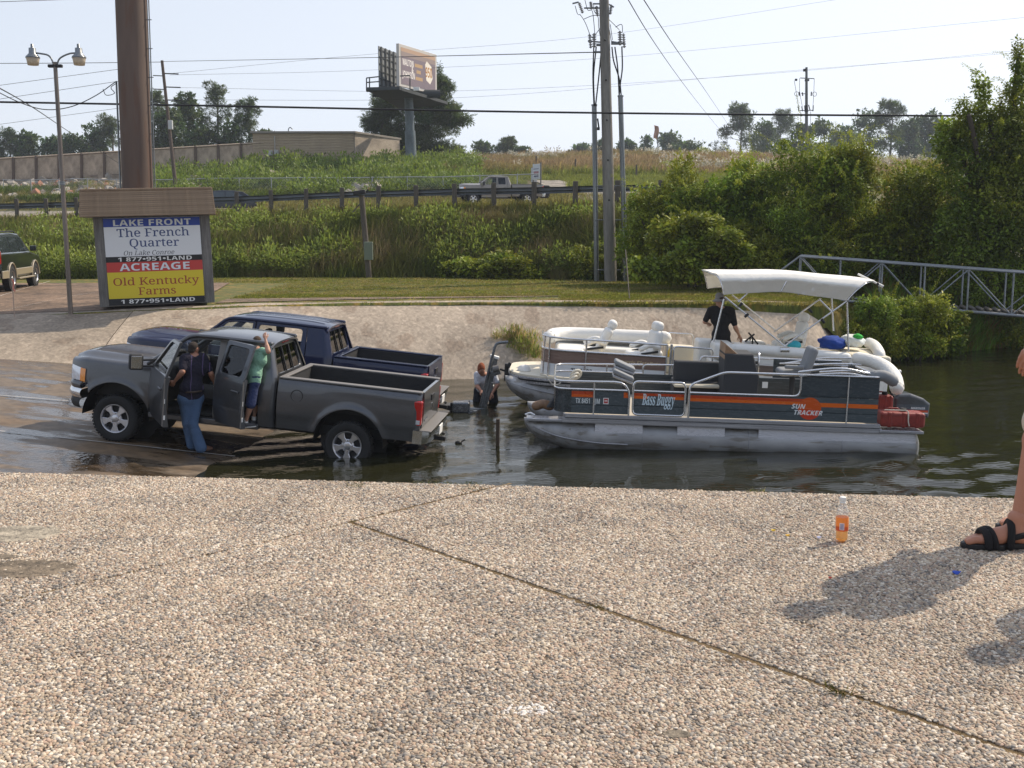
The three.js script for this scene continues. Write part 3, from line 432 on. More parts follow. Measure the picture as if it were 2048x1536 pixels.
  const tg = obj('tailgate', thick(8, 10, (u, v) => { const y = lerp(0.82, 1.43, v), z = lerp(-0.80, 0.80, u); return V(tail + 0.012 + 0.018 * Math.sin(v * Math.PI), y, z); }, 0.055, V(-1, 0, 0)), P, t);
  obj('tailgate_handle', [box(0.03, 0.11, 0.28, tail + 0.03, 1.25, 0, 0.012)], MT.black, tg); objs('badge', [box(0.012, 0.12, 0.14, tail + 0.034, 1.08, 0, 0.01), box(0.01, 0.04, 0.3, tail + 0.03, 0.93, 0.5, 0.004)], MT.chrome, tg);
  for (const s of [1, -1]) { const l = obj('tail_light', box(0.15, 0.42, 0.13, tail - 0.055, 1.09, s * 0.905, 0.03), MT.red, t); obj('reverse_lens', box(0.11, 0.07, 0.01, tail - 0.055, 0.94, s * 0.97, 0.004), MT.lens, l); }
  obj('rear_panel', box(0.05, 0.24, 1.8, tail - 0.04, 0.70, 0, 0.01), P, t);
  const rb = patch(28, 8, (u, v) => { const a = (u - 0.5) * 2, e = Math.abs(a), y = lerp(0.575, 0.80, v), c = Math.sin(v * Math.PI); return V(tail + 0.03 + 0.19 * Math.pow(1 - e ** 6, 0.5) + 0.02 * c - 0.05 * (1 - v), y, a * 0.985); }); objs('rear_bumper', [rb, ...both(thick(6, 3, (u, v) => V(lerp(tail - 0.1, tail + 0.06, u), lerp(0.575, 0.80, v), 0.985), 0.02))], MT.chrome, t); obj('bumper_step', [box(0.2, 0.02, 1.9, tail + 0.10, 0.80, 0, 0.008)], MT.trim, t); obj('number_plate', box(0.012, 0.16, 0.31, tail + 0.225, 0.69, 0, 0.003), MT.white, t); objs('hitch', [box(0.25, 0.07, 0.08, tail + 0.2, 0.52, 0, 0.01), new THREE.SphereGeometry(0.03, 10, 8).translate(tail + 0.28, 0.61, 0)], MT.black, t);
  if (o.fuel) { const f = new THREE.TorusGeometry(0.10, 0.006, 6, 28); f.translate(3.16, 1.16, side(1.16) + 0.002); obj('fuel_door', f, MT.black, t); }
  return t;
}
const slopeA = -Math.atan(KR), FC = onRamp(228, 883);
const seat = (o, s, b) => { const p = V(0, 0, 0).addScaledVector(RA, s).addScaledVector(RB, b); p.y = rampY(s); o.position.copy(p); o.rotation.set(0, -RY, slopeA - 0.005, 'YXZ'); return o; };
const gs = FC.dot(RA), gb = FC.dot(RB) + 0.95;
const greyTruck = seat(makePickup('dark grey crew cab pickup nearest the pebble apron with its near doors open', { paint: paint([0.115, 0.118, 0.126], 0.6), cabEnd: 2.78, rearDoorEnd: 2.50, open: [0.98, 0.60], fuel: true, rail: MT.trim, tinted: true }), gs, gb);
const blueTruck = seat(makePickup('dark blue long cab pickup standing beyond the grey pickup on the ramp, all doors shut', { paint: paint([0.004, 0.010, 0.048], 0.0), cabEnd: 3.36, rearDoorEnd: 2.82, open: [0, 0], rearGlass: false, frontGlass: true, ribs: true }), gs - 0.46, gb + 3.15);
{ const p = gpx(997, 70.5), q = makePickup('tan crew cab pickup driving on the highway behind the guard rail', { paint: paint([0.25, 0.23, 0.20], 0.3), cabEnd: 2.75, rearDoorEnd: 2.46, open: [0, 0], tinted: true, rearAxle: 3.9, tail: 5.1, handle: MT.black }); q.rotation.y = 0.20; const f = V(-1.75, 0, 0).applyAxisAngle(V(0, 1, 0), 0.20); q.position.set(p.x + f.x, p.y + 0.07, p.z + f.z); const g = q.rotation; g.order = 'YXZ'; g.z = 0.0; q.scale.setScalar(0.88); obj('truck_box', [box(0.5, 0.9, 1.2, 5.42, 0.95, 0, 0.1)], MT.black, q); }
// ---------- cars: profile pushed across the width, its edges rounded ----------
function makeCar(label, cat, o) {
  const t = thing(cat === 'SUV' ? 'sport_utility_vehicle' : 'car', label, cat), hw = o.w / 2, L = o.L;
  const ctr = (pts, z, sc = 1) => poly(pts, z * 2, 0.07, 3).translate(0, 0, -z);
  const body = ctr(o.body, hw); const lower = obj('body', body, o.paint, t);
  const cab = poly(o.cab, hw * 2 - 0.12, 0.05, 2).translate(0, 0, -hw + 0.06), p = cab.attributes.position; for (let i = 0; i < p.count; i++) { const y = p.getY(i); p.setZ(i, p.getZ(i) * (1 - 0.20 * clamp((y - o.belt) / 0.6, 0, 1))); } cab.computeVertexNormals(); obj('cabin', cab, o.paint, t);
  const win = (pts) => { const out = []; for (const s of [1, -1]) { const g = new THREE.ShapeGeometry(new THREE.Shape(pts.map(([x, y]) => new THREE.Vector2(x, y)))), q = g.attributes.position; for (let i = 0; i < q.count; i++) q.setZ(i, s * ((hw - 0.06) * (1 - 0.20 * clamp((q.getY(i) - o.belt) / 0.6, 0, 1)) + 0.006)); g.computeVertexNormals(); out.push(g); } return out; };
  for (const w of o.windows) objs('window', win(w), MT.darkglass ?? (MT.darkglass = mat([0.03, 0.04, 0.04], 0.03, { clearcoat: 1 })), t);
  for (const [a, b, e] of o.screens) obj(e, patch(8, 2, (u, v) => { const x = lerp(a[0], b[0], v), y = lerp(a[1], b[1], v), k = 1 - 0.20 * clamp((y - o.belt) / 0.6, 0, 1), n = b[1] > a[1] ? (e === 'rear_window' ? 1 : -1) : -1; return V(x + n * 0.012, y + 0.012, (u - 0.5) * 2 * (hw - 0.14) * k); }), MT.darkglass, t);
  addWheels(t, o.wheel, o.R, [[o.ax[0], hw - 0.11], [o.ax[0], -hw + 0.11], [o.ax[1], hw - 0.11], [o.ax[1], -hw + 0.11]]);
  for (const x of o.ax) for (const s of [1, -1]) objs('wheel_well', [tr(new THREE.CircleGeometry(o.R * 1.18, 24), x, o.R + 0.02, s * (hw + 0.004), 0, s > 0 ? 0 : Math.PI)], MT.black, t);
  for (const s of [1, -1]) { obj('tail_light', box(0.1, o.tl ?? 0.2, 0.16, L - 0.04, o.belt - 0.12, s * (hw - 0.09), 0.03), MT.red, t); obj('headlight', box(0.12, 0.14, 0.3, 0.05, o.belt - 0.28, s * (hw - 0.2), 0.04), MT.lens, t); obj('mirror', box(0.1, 0.18, 0.22, o.mx, o.belt + 0.12, s * (hw + 0.10), 0.04), o.paint, t); }
  objs('bumper', [box(0.14, 0.22, o.w - 0.1, L - 0.02, 0.52, 0, 0.06), box(0.14, 0.22, o.w - 0.1, 0.03, 0.50, 0, 0.06)], o.clad ?? o.paint, t);
  if (o.clad) { const R = o.R, c = []; for (const s of [1, -1]) { c.push(box(o.ax[1] - o.ax[0] - 2 * R * 1.2, 0.22, 0.05, (o.ax[0] + o.ax[1]) / 2, 0.60, s * (hw + 0.01), 0.02)); for (const x of o.ax) { const a = new THREE.TorusGeometry(R * 1.2, 0.03, 8, 24, Math.PI); a.translate(x, R + 0.02, s * (hw + 0.012)); c.push(a); } c.push(box(L - o.ax[1] - R * 1.25, 0.25, 0.05, (L + o.ax[1] + R * 1.25) / 2, 0.55, s * (hw + 0.01), 0.02)); } objs('cladding', c, o.clad, t); objs('running_board', [1, -1].map((s) => box(o.ax[1] - o.ax[0] - 2 * R * 1.3, 0.06, 0.16, (o.ax[0] + o.ax[1]) / 2, 0.38, s * (hw + 0.03), 0.02)), o.clad, t); objs('roof_rack', [1, -1].map((s) => bent([V(1.9, 1.86, s * 0.62), V(2.0, 1.93, s * 0.6), V(4.3, 1.92, s * 0.6), V(4.4, 1.85, s * 0.62)], 0.02)), MT.black, t); }
  return t;
}
{
  const suv = makeCar('black sport utility vehicle with tan lower trim parked at the left edge', 'SUV', { w: 1.98, L: 5.1, belt: 1.22, paint: paint([0.010, 0.016, 0.013], 0.2), clad: mat([0.30, 0.25, 0.17], 0.4, { clearcoat: 0.6 }), wheel: W6, R: 0.40, ax: [0.92, 3.92], mx: 1.45, tl: 0.42,
    body: [[0.0, 0.5], [0.1, 0.42], [0.5, 0.4], [1.4, 0.42], [3.4, 0.42], [4.4, 0.42], [5.05, 0.48], [5.1, 0.7], [5.08, 1.15], [5.0, 1.25], [1.5, 1.24], [1.2, 1.20], [0.25, 1.08], [0.04, 0.95]], cab: [[1.15, 1.18], [1.75, 1.72], [2.0, 1.84], [3.0, 1.88], [4.5, 1.86], [4.75, 1.80], [5.02, 1.2]],
    windows: [[[1.55, 1.27], [1.95, 1.70], [2.5, 1.75], [2.5, 1.27]], [[2.58, 1.27], [2.58, 1.75], [3.5, 1.76], [3.55, 1.27]], [[3.65, 1.27], [3.62, 1.76], [4.5, 1.72], [4.72, 1.27]]], screens: [[[1.22, 1.22], [1.78, 1.74], 'windshield'], [[5.03, 1.24], [4.78, 1.78], 'rear_window']] });
  const p = gp(66, 573, -0.48); suv.position.set(p.x + 0.35, ground(p.x, -p.z) + 0.03, p.z - 1.05); suv.rotation.y = 0; // front right wheel spot, refined below
  const yaw = -1.93 + Math.PI; suv.rotation.y = -1.40; const f = V(-0.92, 0, 0.88).applyAxisAngle(V(0, 1, 0), -1.40); suv.position.set(p.x + f.x, ground(p.x, -p.z) + 0.03, p.z + f.z);
  const low = (label, c, u, d, dy, yaw2) => { const k = makeCar(label, 'car', { w: 1.8, L: 4.7, belt: 0.98, paint: paint(c, 0.2), wheel: W5, R: 0.33, ax: [0.9, 3.6], mx: 1.5,
    body: [[0.0, 0.4], [0.2, 0.3], [4.4, 0.3], [4.68, 0.45], [4.7, 0.9], [4.6, 1.0], [1.4, 0.97], [0.3, 0.78], [0.03, 0.62]], cab: [[1.15, 0.94], [1.95, 1.42], [2.5, 1.48], [3.3, 1.47], [3.9, 1.38], [4.55, 0.96]], windows: [[[1.55, 1.02], [2.05, 1.37], [2.7, 1.41], [2.7, 1.02]], [[2.78, 1.02], [2.78, 1.41], [3.4, 1.39], [3.95, 1.05]]], screens: [[[1.25, 1.0], [1.95, 1.41], 'windshield'], [[4.42, 1.03], [3.95, 1.37], 'rear_window']] }); const q = gpx(u, d, dy); k.position.copy(q); k.rotation.y = yaw2; return k; };
  low('dark hatchback on the highway, half hidden behind the roof of the land sign', [0.012, 0.013, 0.018], 368, 74, 0.06, 0.25);
  low('white car on the highway, only its roof seen past the tall tree at right', [0.7, 0.7, 0.7], 1892, 62, 0.9, 0.3);
}
// ---------- boats ----------
function frame(p0, p1) {                                                   // local x from p0 to p1, z towards the camera side
  const x = p1.clone().sub(p0).normalize(), z = x.clone().cross(V(0, 1, 0)).normalize(), y = z.clone().cross(x);
  const m = new THREE.Matrix4().makeBasis(x, y, z); m.setPosition(p0); const inv = m.clone().invert();
  const at = (u, v, zl = 0) => { const o = V(0, EYE, 0).applyMatrix4(inv), d = ray(u, v).transformDirection(inv); return o.addScaledVector(d, (zl - o.z) / d.z); };
  return { m, at, place: (o) => { m.decompose(o.position, o.quaternion, o.scale); return o; } };
}
const BM = { plate: mat([0.64, 0.64, 0.67], 0.5, { metalness: 0.2, roughnessMap: roughT }),
  alu: mat([0.60, 0.60, 0.62], 0.45, { metalness: 0.35, map: dustT, roughnessMap: roughT }), tubeAlu: mat([0.52, 0.52, 0.52], 0.55, { metalness: 0.45, map: tex(512, (u, v) => { const a = tfbm(u, v, 5, 5, tn, 1), s = sst(0.55, 0.72, tfbm(u, v, 7, 5, tn2, 4)), k = 0.86 + 0.3 * (a - 0.5) - 0.14 * s; return [k, k * (1 - 0.03 * s), k * (1 - 0.08 * s)]; }, { srgb: true }), bumpMap: rep(noiseT, 2), bumpScale: 0.004 }),
  rail: mat([0.66, 0.66, 0.66], 0.3, { metalness: 0.85, roughnessMap: roughT }), teal: mat([0.072, 0.090, 0.098], 0.45, { map: dustT, roughnessMap: roughT }), dark: mat([0.03, 0.033, 0.038], 0.8, { bumpMap: grainT, bumpScale: 0.002 }), grey: mat([0.20, 0.21, 0.22], 0.7, { bumpMap: noiseT, bumpScale: 0.004 }), vinyl: mat([0.74, 0.73, 0.69], 0.5, { bumpMap: rep(noiseT, 2), bumpScale: 0.006 }), ivory: mat([0.66, 0.60, 0.47], 0.6, { bumpMap: noiseT, bumpScale: 0.004 }), deck: mat([0.46, 0.41, 0.33], 0.95, { bumpMap: rep(grainT, 6), bumpScale: 0.003 }), brown: mat([0.24, 0.17, 0.13], 0.5, { map: dustT }), wood: mat([0.40, 0.23, 0.12], 0.5, { map: dustT }), canvas: mat([0.80, 0.78, 0.72], 0.9, { transmission: 0.08, thickness: 0, bumpMap: rep(noiseT, 3), bumpScale: 0.01 }), red: mat([0.36, 0.035, 0.022], 0.5, { map: dustT }), rope: mat([0.66, 0.62, 0.52], 0.95, { bumpMap: rep(grainT, 8), bumpScale: 0.003 }),
};
// a pontoon tube along x with a nose that sweeps up to its tip
function pontoon(x0, xs, x1, r, yc, z, yTip) {
  return patch(60, 32, (u, v) => {
    const x = u < 0.5 ? lerp(x0, xs, Math.pow(u * 2, 1.4)) : lerp(xs, x1, (u - 0.5) * 2), k = clamp((x - x0) / (xs - x0), 0, 1), q = Math.sqrt(1 - (1 - k) ** 2.3), w = v * 2 * Math.PI;
    const top = lerp(yTip, yc + r, sst(0, 1, k)), bot = lerp(yTip - 0.02, yc - r, q), cy = (top + bot) / 2, ry = (top - bot) / 2, rz = Math.max(0.012, r * Math.pow(q, 0.8));
    return V(x, cy + ry * Math.cos(w), z + rz * Math.sin(w));
  }, (u, v) => [u * 3, v * 1]);
}
const printed = (w, h, draw, rough = 0.45) => mat([1, 1, 1], rough, { map: canvas(Math.round(w), Math.round(h), draw), roughnessMap: roughT });
const face = (x0, y0, x1, y1, z) => { const g = new THREE.PlaneGeometry(x1 - x0, y1 - y0); g.translate((x0 + x1) / 2, (y0 + y1) / 2, z); return g; };
function panelBox(x0, y0, x1, y1, z, back, front, parent, name = 'side_panel') { const p = obj(name, box(x1 - x0, y1 - y0, 0.02, (x0 + x1) / 2, (y0 + y1) / 2, z - 0.01, 0.004), back, parent); if (front) obj('panel_print', face(x0 + 0.004, y0 + 0.004, x1 - 0.004, y1 - 0.004, z + 0.0035), front, p); return p; }
const ROOT = {};
{ // ----- the nearer boat -----
  const F = frame(px(1130, 826, 18.85), px(1752, 848, 18.6)), at = F.at, b = F.place(thing('pontoon_boat', 'dark teal pontoon boat with orange stripes lying nearest the pebble apron', 'boat')); ROOT.b1 = F;
  const BW = 2.4;
  const tu = obj('pontoon', pontoon(-0.72, 0.75, 6.08, 0.30, -0.43, -0.30, -0.15), BM.tubeAlu, b); obj('pontoon', pontoon(-0.72, 0.75, 6.08, 0.30, -0.43, -BW + 0.30, -0.15), BM.tubeAlu, b);
  obj('end_cap', tr(new THREE.CircleGeometry(0.3, 28), 6.082, -0.43, -0.30, 0, Math.PI / 2), BM.tubeAlu, tu);
  for (const x of [1.36, 3.2, 4.8]) obj('weld_seam', tr(new THREE.TorusGeometry(0.301, 0.006, 6, 40), x, -0.43, -0.30, 0, Math.PI / 2), BM.alu, tu);
  obj('nose_strake', [tube([V(-0.55, -0.28, -0.12), V(-0.1, -0.42, -0.02), V(0.5, -0.5, 0.008), V(1.1, -0.52, 0.01)], 0.012)], BM.alu, tu); obj('nose_plate', box(1.2, 0.06, 0.34, -0.08, -0.15, -0.22, 0.02), BM.alu, tu);
  obj('deck', [box(5.38, 0.06, BW - 0.04, 2.69, -0.035, -BW / 2, 0.01)], BM.deck, b);
  obj('deck_edge', [box(5.42, 0.07, 0.04, 2.71, -0.04, 0.012, 0.012)], BM.alu, b); obj('deck_edge', [box(5.5, 0.085, 0.035, 2.70, -0.125, 0.0, 0.01)], BM.alu, b); obj('deck_edge', box(0.04, 0.15, BW, -0.01, -0.08, -BW / 2, 0.01), BM.alu, b); obj('deck_edge', box(0.04, 0.15, BW, 5.40, -0.08, -BW / 2, 0.01), BM.alu, b);
  for (const [x0, x1] of [[0.53, 1.36], [1.96, 2.78], [3.36, 6.06]]) obj('skirt_plate', box(x1 - x0, 0.19, 0.02, (x0 + x1) / 2, -0.255, -0.03, 0.006), BM.plate, b);
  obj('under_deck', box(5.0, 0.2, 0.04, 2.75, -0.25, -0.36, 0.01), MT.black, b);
  obj('stern_shelf', box(0.75, 0.05, 0.9, 5.78, -0.12, -0.4, 0.01), BM.alu, b);
  for (const x of [0.3, 1.6, 3.0, 4.4]) obj('cross_beam', box(0.1, 0.14, BW - 0.3, x, -0.20, -BW / 2, 0.01), BM.dark, b);
  // prints
  const fit = (g, s, x, y, w, hs = 1) => { const q = w / g.measureText(s).width; g.save(); g.translate(x, y); g.scale(q, hs); g.fillText(s, 0, 0); g.restore(); };
  const base = (g, w, h, m) => { g.fillStyle = '#4a5357'; g.fillRect(0, 0, w, h); for (let i = 0; i < 900; i++) { g.fillStyle = `rgba(${i % 2 ? 190 : 20},${i % 2 ? 190 : 20},${i % 2 ? 180 : 25},0.03)`; g.fillRect((i * 97.3) % w, (i * 61.7) % h, 3 + (i % 23), 1 + (i % 3)); } };
  const stripes = (g, w, m, y) => { g.fillStyle = '#b8431f'; g.fillRect(0, y, w, 0.055 * m); g.fillStyle = '#d9641d'; g.fillRect(0, y + 0.055 * m, w, 0.055 * m); };
  const seam = (g, w, y) => { g.fillStyle = '#1c262c'; g.fillRect(0, y, w, 4); };
  const m = 300;
  const pa = printed(1.1 * m, 0.42 * m, (g, w, h) => { base(g, w, h); g.fillStyle = '#b8431f'; g.fillRect(0, 0.02 * m, 0.44 * m, 0.06 * m); g.fillStyle = '#d05a1e'; g.fillRect(0, 0.08 * m, 0.44 * m, 0.05 * m); g.fillRect(1.0 * m, 0.02 * m, 0.1 * m, 0.1 * m); seam(g, w, 0.26 * m); g.fillStyle = '#d8dcdb'; g.font = 'bold 40px sans-serif'; fit(g, 'TX 8451', 0.08 * m, 0.245 * m, 0.285 * m); fit(g, 'JM', 0.445 * m, 0.245 * m, 0.11 * m); g.fillStyle = '#e0dcd8'; g.fillRect(0.61 * m, 0.13 * m, 0.105 * m, 0.115 * m); g.fillStyle = '#b04040'; g.fillRect(0.625 * m, 0.145 * m, 0.075 * m, 0.085 * m); g.fillStyle = '#e0dcd8'; g.fillRect(0.635 * m, 0.175 * m, 0.055 * m, 0.02 * m); });
  const pb = printed(0.9 * m, 0.42 * m, (g, w, h) => { base(g, w, h); stripes(g, 0.25 * m, m, 0.02 * m); g.save(); g.translate(0.7 * m, 0); stripes(g, 0.3 * m, m, 0.02 * m); g.restore(); g.fillStyle = '#b8431f'; g.fillRect(0, 0.02 * m, w, 0.05 * m); seam(g, w, 0.26 * m); g.strokeStyle = g.fillStyle = '#cfe0e8'; g.lineWidth = 5; g.font = 'italic bold 52px serif'; fit(g, 'Bass Buggy', 0.15 * m, 0.25 * m, 0.57 * m, 1.75); });
  const pc = printed(3.26 * m, 0.42 * m, (g, w, h) => { base(g, w, h); stripes(g, w, m, 0.03 * m); seam(g, w, 0.26 * m); g.save(); g.beginPath(); g.rect(1.9 * m, 0, w, h); g.clip(); base(g, w, h); stripes(g, 0.3 * m + 1.9 * m, m, 0.03 * m); g.fillStyle = '#d9641d'; g.fillRect(2.0 * m, 0.09 * m, w, 0.075 * m); g.fillStyle = '#4a5357'; g.fillRect(2.2 * m, 0.02 * m, w, 0.07 * m); seam(g, w, 0.26 * m); g.restore(); g.fillStyle = '#c8541c'; g.beginPath(); g.arc(2.09 * m, 0.20 * m, 0.20 * m, 0, 7); g.fill(); g.fillStyle = '#c23c22'; g.beginPath(); g.arc(2.09 * m, 0.20 * m, 0.20 * m, 0.1, 3.04); g.fill(); g.fillStyle = '#e2e6e6'; g.font = 'italic bold 35px sans-serif'; g.fillText('SUN', 1.77 * m, 0.205 * m); g.fillText('TRACKER', 1.81 * m, 0.315 * m); });
  const pd = printed(1.3 * m, 0.38 * m, (g, w, h) => { base(g, w, h); g.fillStyle = 'rgba(14,20,26,0.25)'; g.fillRect(0, 0, w, h); seam(g, w, h - 5); });
  // near fence
  panelBox(0.10, 0.01, 1.10, 0.42, 0, BM.teal, pa, b); panelBox(1.17, 0.03, 2.06, 0.42, 0, BM.teal, pb, b, 'gate_panel'); panelBox(2.13, 0.01, 5.36, 0.425, 0, BM.teal, pc, b); panelBox(4.03, 0.43, 5.36, 0.80, 0, BM.teal, pd, b);
  obj('side_panel', [patch(10, 2, (u, v) => { const a = u * Math.PI / 2; return V(0.10 - 0.3 * Math.sin(a) + 0.0, lerp(0.01, 0.42, v), -0.3 + 0.3 * Math.cos(a)); }), box(0.02, 0.41, BW - 0.7, -0.19, 0.215, -BW / 2, 0.004)], BM.teal, b);
  obj('side_panel', [box(0.02, 0.79, BW - 0.9, 5.37, 0.405, -BW / 2 - 0.2, 0.004)], BM.teal, b);
  const rails = [
    bent([V(1.10, 0.0, 0.015), V(1.10, 0.58, 0.015), V(-0.2, 0.56, 0.015), V(-0.2, 0.56, -BW + 0.0), V(1.5, 0.60, -BW)], 0.019, 0.28), bent([V(1.09, 0.43, 0.015), V(-0.2, 0.43, 0.015), V(-0.2, 0.43, -BW), V(1.5, 0.43, -BW)], 0.018, 0.28), rod(V(0.49, 0, 0.018), V(0.49, 0.565, 0.018), 0.016),
    bent([V(1.165, 0.02, 0.018), V(1.165, 0.60, 0.018), V(2.06, 0.60, 0.018), V(2.06, 0.02, 0.018)], 0.019, 0.09, 8, true), rod(V(1.17, 0.435, 0.018), V(2.06, 0.435, 0.018), 0.016),
    bent([V(2.13, 0, 0.018), V(2.13, 0.57, 0.018), V(2.72, 0.81, 0.018), V(5.36, 0.81, 0.018), V(5.36, 0.81, -0.45)], 0.02, 0.1), bent([V(2.13, 0.435, 0.018), V(4.02, 0.435, 0.018), V(4.02, 0.80, 0.018)], 0.018, 0.12), rod(V(4.83, 0, 0.02), V(4.83, 0.80, 0.02), 0.014),
    bent([V(1.5, 0, -BW), V(1.5, 0.6, -BW), V(2.6, 0.62, -BW), V(2.6, 0.8, -BW), V(5.3, 0.8, -BW)], 0.018, 0.08), rod(V(0.8, 0.0, -BW), V(0.8, 0.58, -BW), 0.015),
  ];
  for (const r of rails) obj('rail', r, BM.rail, b);
  panelBox(0.1, 0.01, 5.3, 0.42, -BW + 0.02, BM.teal, null, b); panelBox(4.0, 0.43, 5.3, 0.8, -BW + 0.02, BM.teal, null, b);
  // folding fishing seats, bench, console, captain's chair
  for (const [u, v, z] of [[1249, 734, -1.0], [1246, 752, -0.75]]) { const p = at(u, v, z), s = new THREE.Group(); s.name = 'folding_seat'; s.position.copy(p); b.add(s); obj('cushion', [box(0.40, 0.085, 0.42, 0, 0.03, 0, 0.035, 0, -0.40)], BM.grey, s); obj('seat_shell', box(0.38, 0.05, 0.40, -0.01, -0.04, 0, 0.02, 0, -0.33), BM.alu, s); obj('pedestal', rod(V(0.02, -0.06, 0), V(0.02, -p.y, 0), 0.035), BM.dark, s); }
  { const p = at(1392, 742, -1.7), q = at(1350, 790, -1.7); obj('bench', [box(0.86, 0.42, 0.6, p.x, 0.22, -1.75, 0.03)], BM.dark, b); obj('bench_back', box(0.86, 0.40, 0.16, p.x, p.y, -1.62, 0.05), BM.dark, b); obj('bench_cushion', box(0.88, 0.06, 0.5, p.x, p.y - 0.23, -1.5, 0.025), BM.ivory, b); }
  { const c = at(1480, 735, -0.9), g = poly([[-0.30, -c.y], [0.30, -c.y], [0.33, -0.15], [0.20, 0.26], [-0.30, 0.26]], 0.75, 0.02); g.translate(c.x, c.y, -1.5); obj('helm_console', g, BM.dark, b); const w = at(1462, 700, -1.0); obj('console_top', poly([[-0.14, -0.13], [0.22, -0.13], [-0.13, 0.15]], 0.7, 0.006).translate(w.x, w.y - 0.02, -1.48), BM.wood, b); const s = at(1517, 725, -1.05); const st = obj('steering_wheel', tr(new THREE.TorusGeometry(0.185, 0.016, 8, 30), s.x, s.y, -1.05, 0, Math.PI / 2 - 0.15, 0.18), BM.rail, b); obj('steering_hub', rod(V(s.x - 0.02, s.y, -1.05), V(s.x - 0.25, s.y - 0.04, -1.05), 0.03), BM.dark, st); obj('paper_notice', box(0.1, 0.11, 0.006, at(1530, 770, -0.85).x, at(1530, 770, -0.85).y, -0.85, 0.001), MT.white, b); }
  { const p = at(1585, 745, -1.0), g = new THREE.Group(); g.name = 'captain_chair'; g.position.copy(p); b.add(g); obj('seat', box(0.50, 0.13, 0.50, -0.02, 0.02, 0, 0.06, 0, 0.06), BM.grey, g); obj('backrest', box(0.15, 0.50, 0.48, 0.27, 0.24, 0, 0.07, 0, -0.28), BM.grey, g); obj('armrest', box(0.34, 0.07, 0.08, -0.03, 0.13, 0.26, 0.03), BM.grey, g); obj('pedestal', rod(V(0, -0.05, 0), V(0, -p.y, 0), 0.05), BM.dark, g); }
  // folded canopy frame and its cloth
  for (const [pts, r] of [[[[1566, 727, -2.2], [1650, 716, -2.2], [1722, 717, -2.1]], 0.017], [[[1572, 736, -2.0], [1660, 728, -2.0], [1740, 730, -1.9]], 0.02], [[[1560, 727, -2.1], [1600, 727, -2.1], [1700, 732, -2.1]], 0.017], [[[1598, 744, 0.05], [1680, 737, 0.04], [1748, 749, -0.1]], 0.02], [[[1600, 752, 0.02], [1690, 747, 0.0], [1748, 756, -0.1]], 0.018], [[[1640, 744, -0.3], [1700, 742, -0.3], [1760, 752, -0.3]], 0.016], [[[1712, 733, -0.9], [1740, 745, -0.6]], 0.018]]) obj('canopy_pole', tube(pts.map((q) => at(...q)), r), BM.rail, b);
  obj('canopy_cloth', tube([[1716, 717, -2.1], [1748, 724, -1.75], [1775, 738, -1.2], [1790, 757, -0.7], [1794, 776, -0.45]].map((q) => at(...q)), 0.125, 40, 14), BM.canvas, b);
  obj('canopy_cloth', tube([[1748, 752, -0.1], [1768, 752, -0.1], [1786, 762, -0.15]].map((q) => at(...q)), 0.10, 20, 10), BM.grey, b);
  obj('stern_light', [rod(at(1785, 742, -1.0), at(1795, 742, -1.0), 0.02), new THREE.SphereGeometry(0.035, 10, 8).translate(...at(1799, 743, -1.0).toArray())], MT.white, b);
  obj('rope_coil', [0, 1, 2].map((i) => tr(new THREE.TorusGeometry(0.075 + 0.012 * i, 0.02, 8, 24), ...at(1146 + i * 3, 757 - i * 4, -0.35 - i * 0.1).toArray(), 0.9 - i * 0.2, 1.1 - i * 0.3)), BM.rope, b).userData.kind = 'stuff';
  // bow: cleat and a stowed electric motor
  obj('cleat', [tube([at(1051, 829, -0.2), at(1060, 826, -0.2), at(1069, 830, -0.2)], 0.018)], BM.rail, b);
  { const g = new THREE.Group(); g.name = 'bow_motor'; b.add(g); obj('motor_head', [tube([at(1072, 812, -0.8), at(1086, 808, -0.8), at(1100, 812, -0.8)], 0.085, 20, 12)], BM.wood, g); obj('motor_shaft', [rod(at(1098, 806, -0.8), at(1126, 806, -0.75), 0.03)], BM.rail, g); obj('motor_bracket', [poly([[-0.17, 0], [0.13, 0], [0.2, 0.3], [0.03, 0.3]], 0.3, 0.02).translate(at(1112, 826, -0.6).x, 0.0, -0.8)], BM.dark, g); }
  // outboard motor
  { const p = at(1816, 810, -1.15), g = new THREE.Group(); g.name = 'outboard_motor'; g.position.copy(p); b.add(g);
    const prof = [[-0.30, -0.16], [0.33, -0.20], [0.34, 0.06], [0.22, 0.15], [-0.02, 0.23], [-0.24, 0.22], [-0.30, 0.14]];
    obj('cowl', poly(prof, 0.38, 0.05, 3).translate(0, 0, -0.19), mat([0.085, 0.095, 0.105], 0.3, { clearcoat: 0.6, map: dustT }), g);
    obj('cowl_print', face(-0.26, -0.15, 0.30, 0.04, 0.194), printed(420, 150, (c, w, h) => { c.fillStyle = '#525a60'; c.fillRect(0, 0, w, h); c.fillStyle = '#b83a28'; c.fillRect(0, 78, w, 16); c.fillStyle = '#d9642a'; c.fillRect(0, 94, w, 14); c.fillStyle = '#d8d8d8'; c.fillRect(0, 112, w, 16); c.fillStyle = '#e4e4e4'; c.font = 'bold 42px sans-serif'; c.fillText('MARINER', 190, 66); }), g);
    obj('leg', [box(0.20, 0.7, 0.14, -0.06, -0.50, 0, 0.05), box(0.36, 0.03, 0.24, 0.02, -0.82, 0, 0.01)], MT.black, g); obj('bracket', box(0.2, 0.3, 0.28, -0.30, -0.25, 0, 0.03), MT.black, g); obj('tiller', tube([V(-0.28, 0.12, 0.05), V(-0.35, 0.28, 0.05), V(-0.2, 0.34, 0.05)], 0.022), MT.black, g); }
  obj('stern_rope', tube([at(1832, 868, 0.0), at(1836, 884, 0.02), at(1836, 900, 0.02), at(1833, 915, 0.02)], 0.013), BM.rope, b);
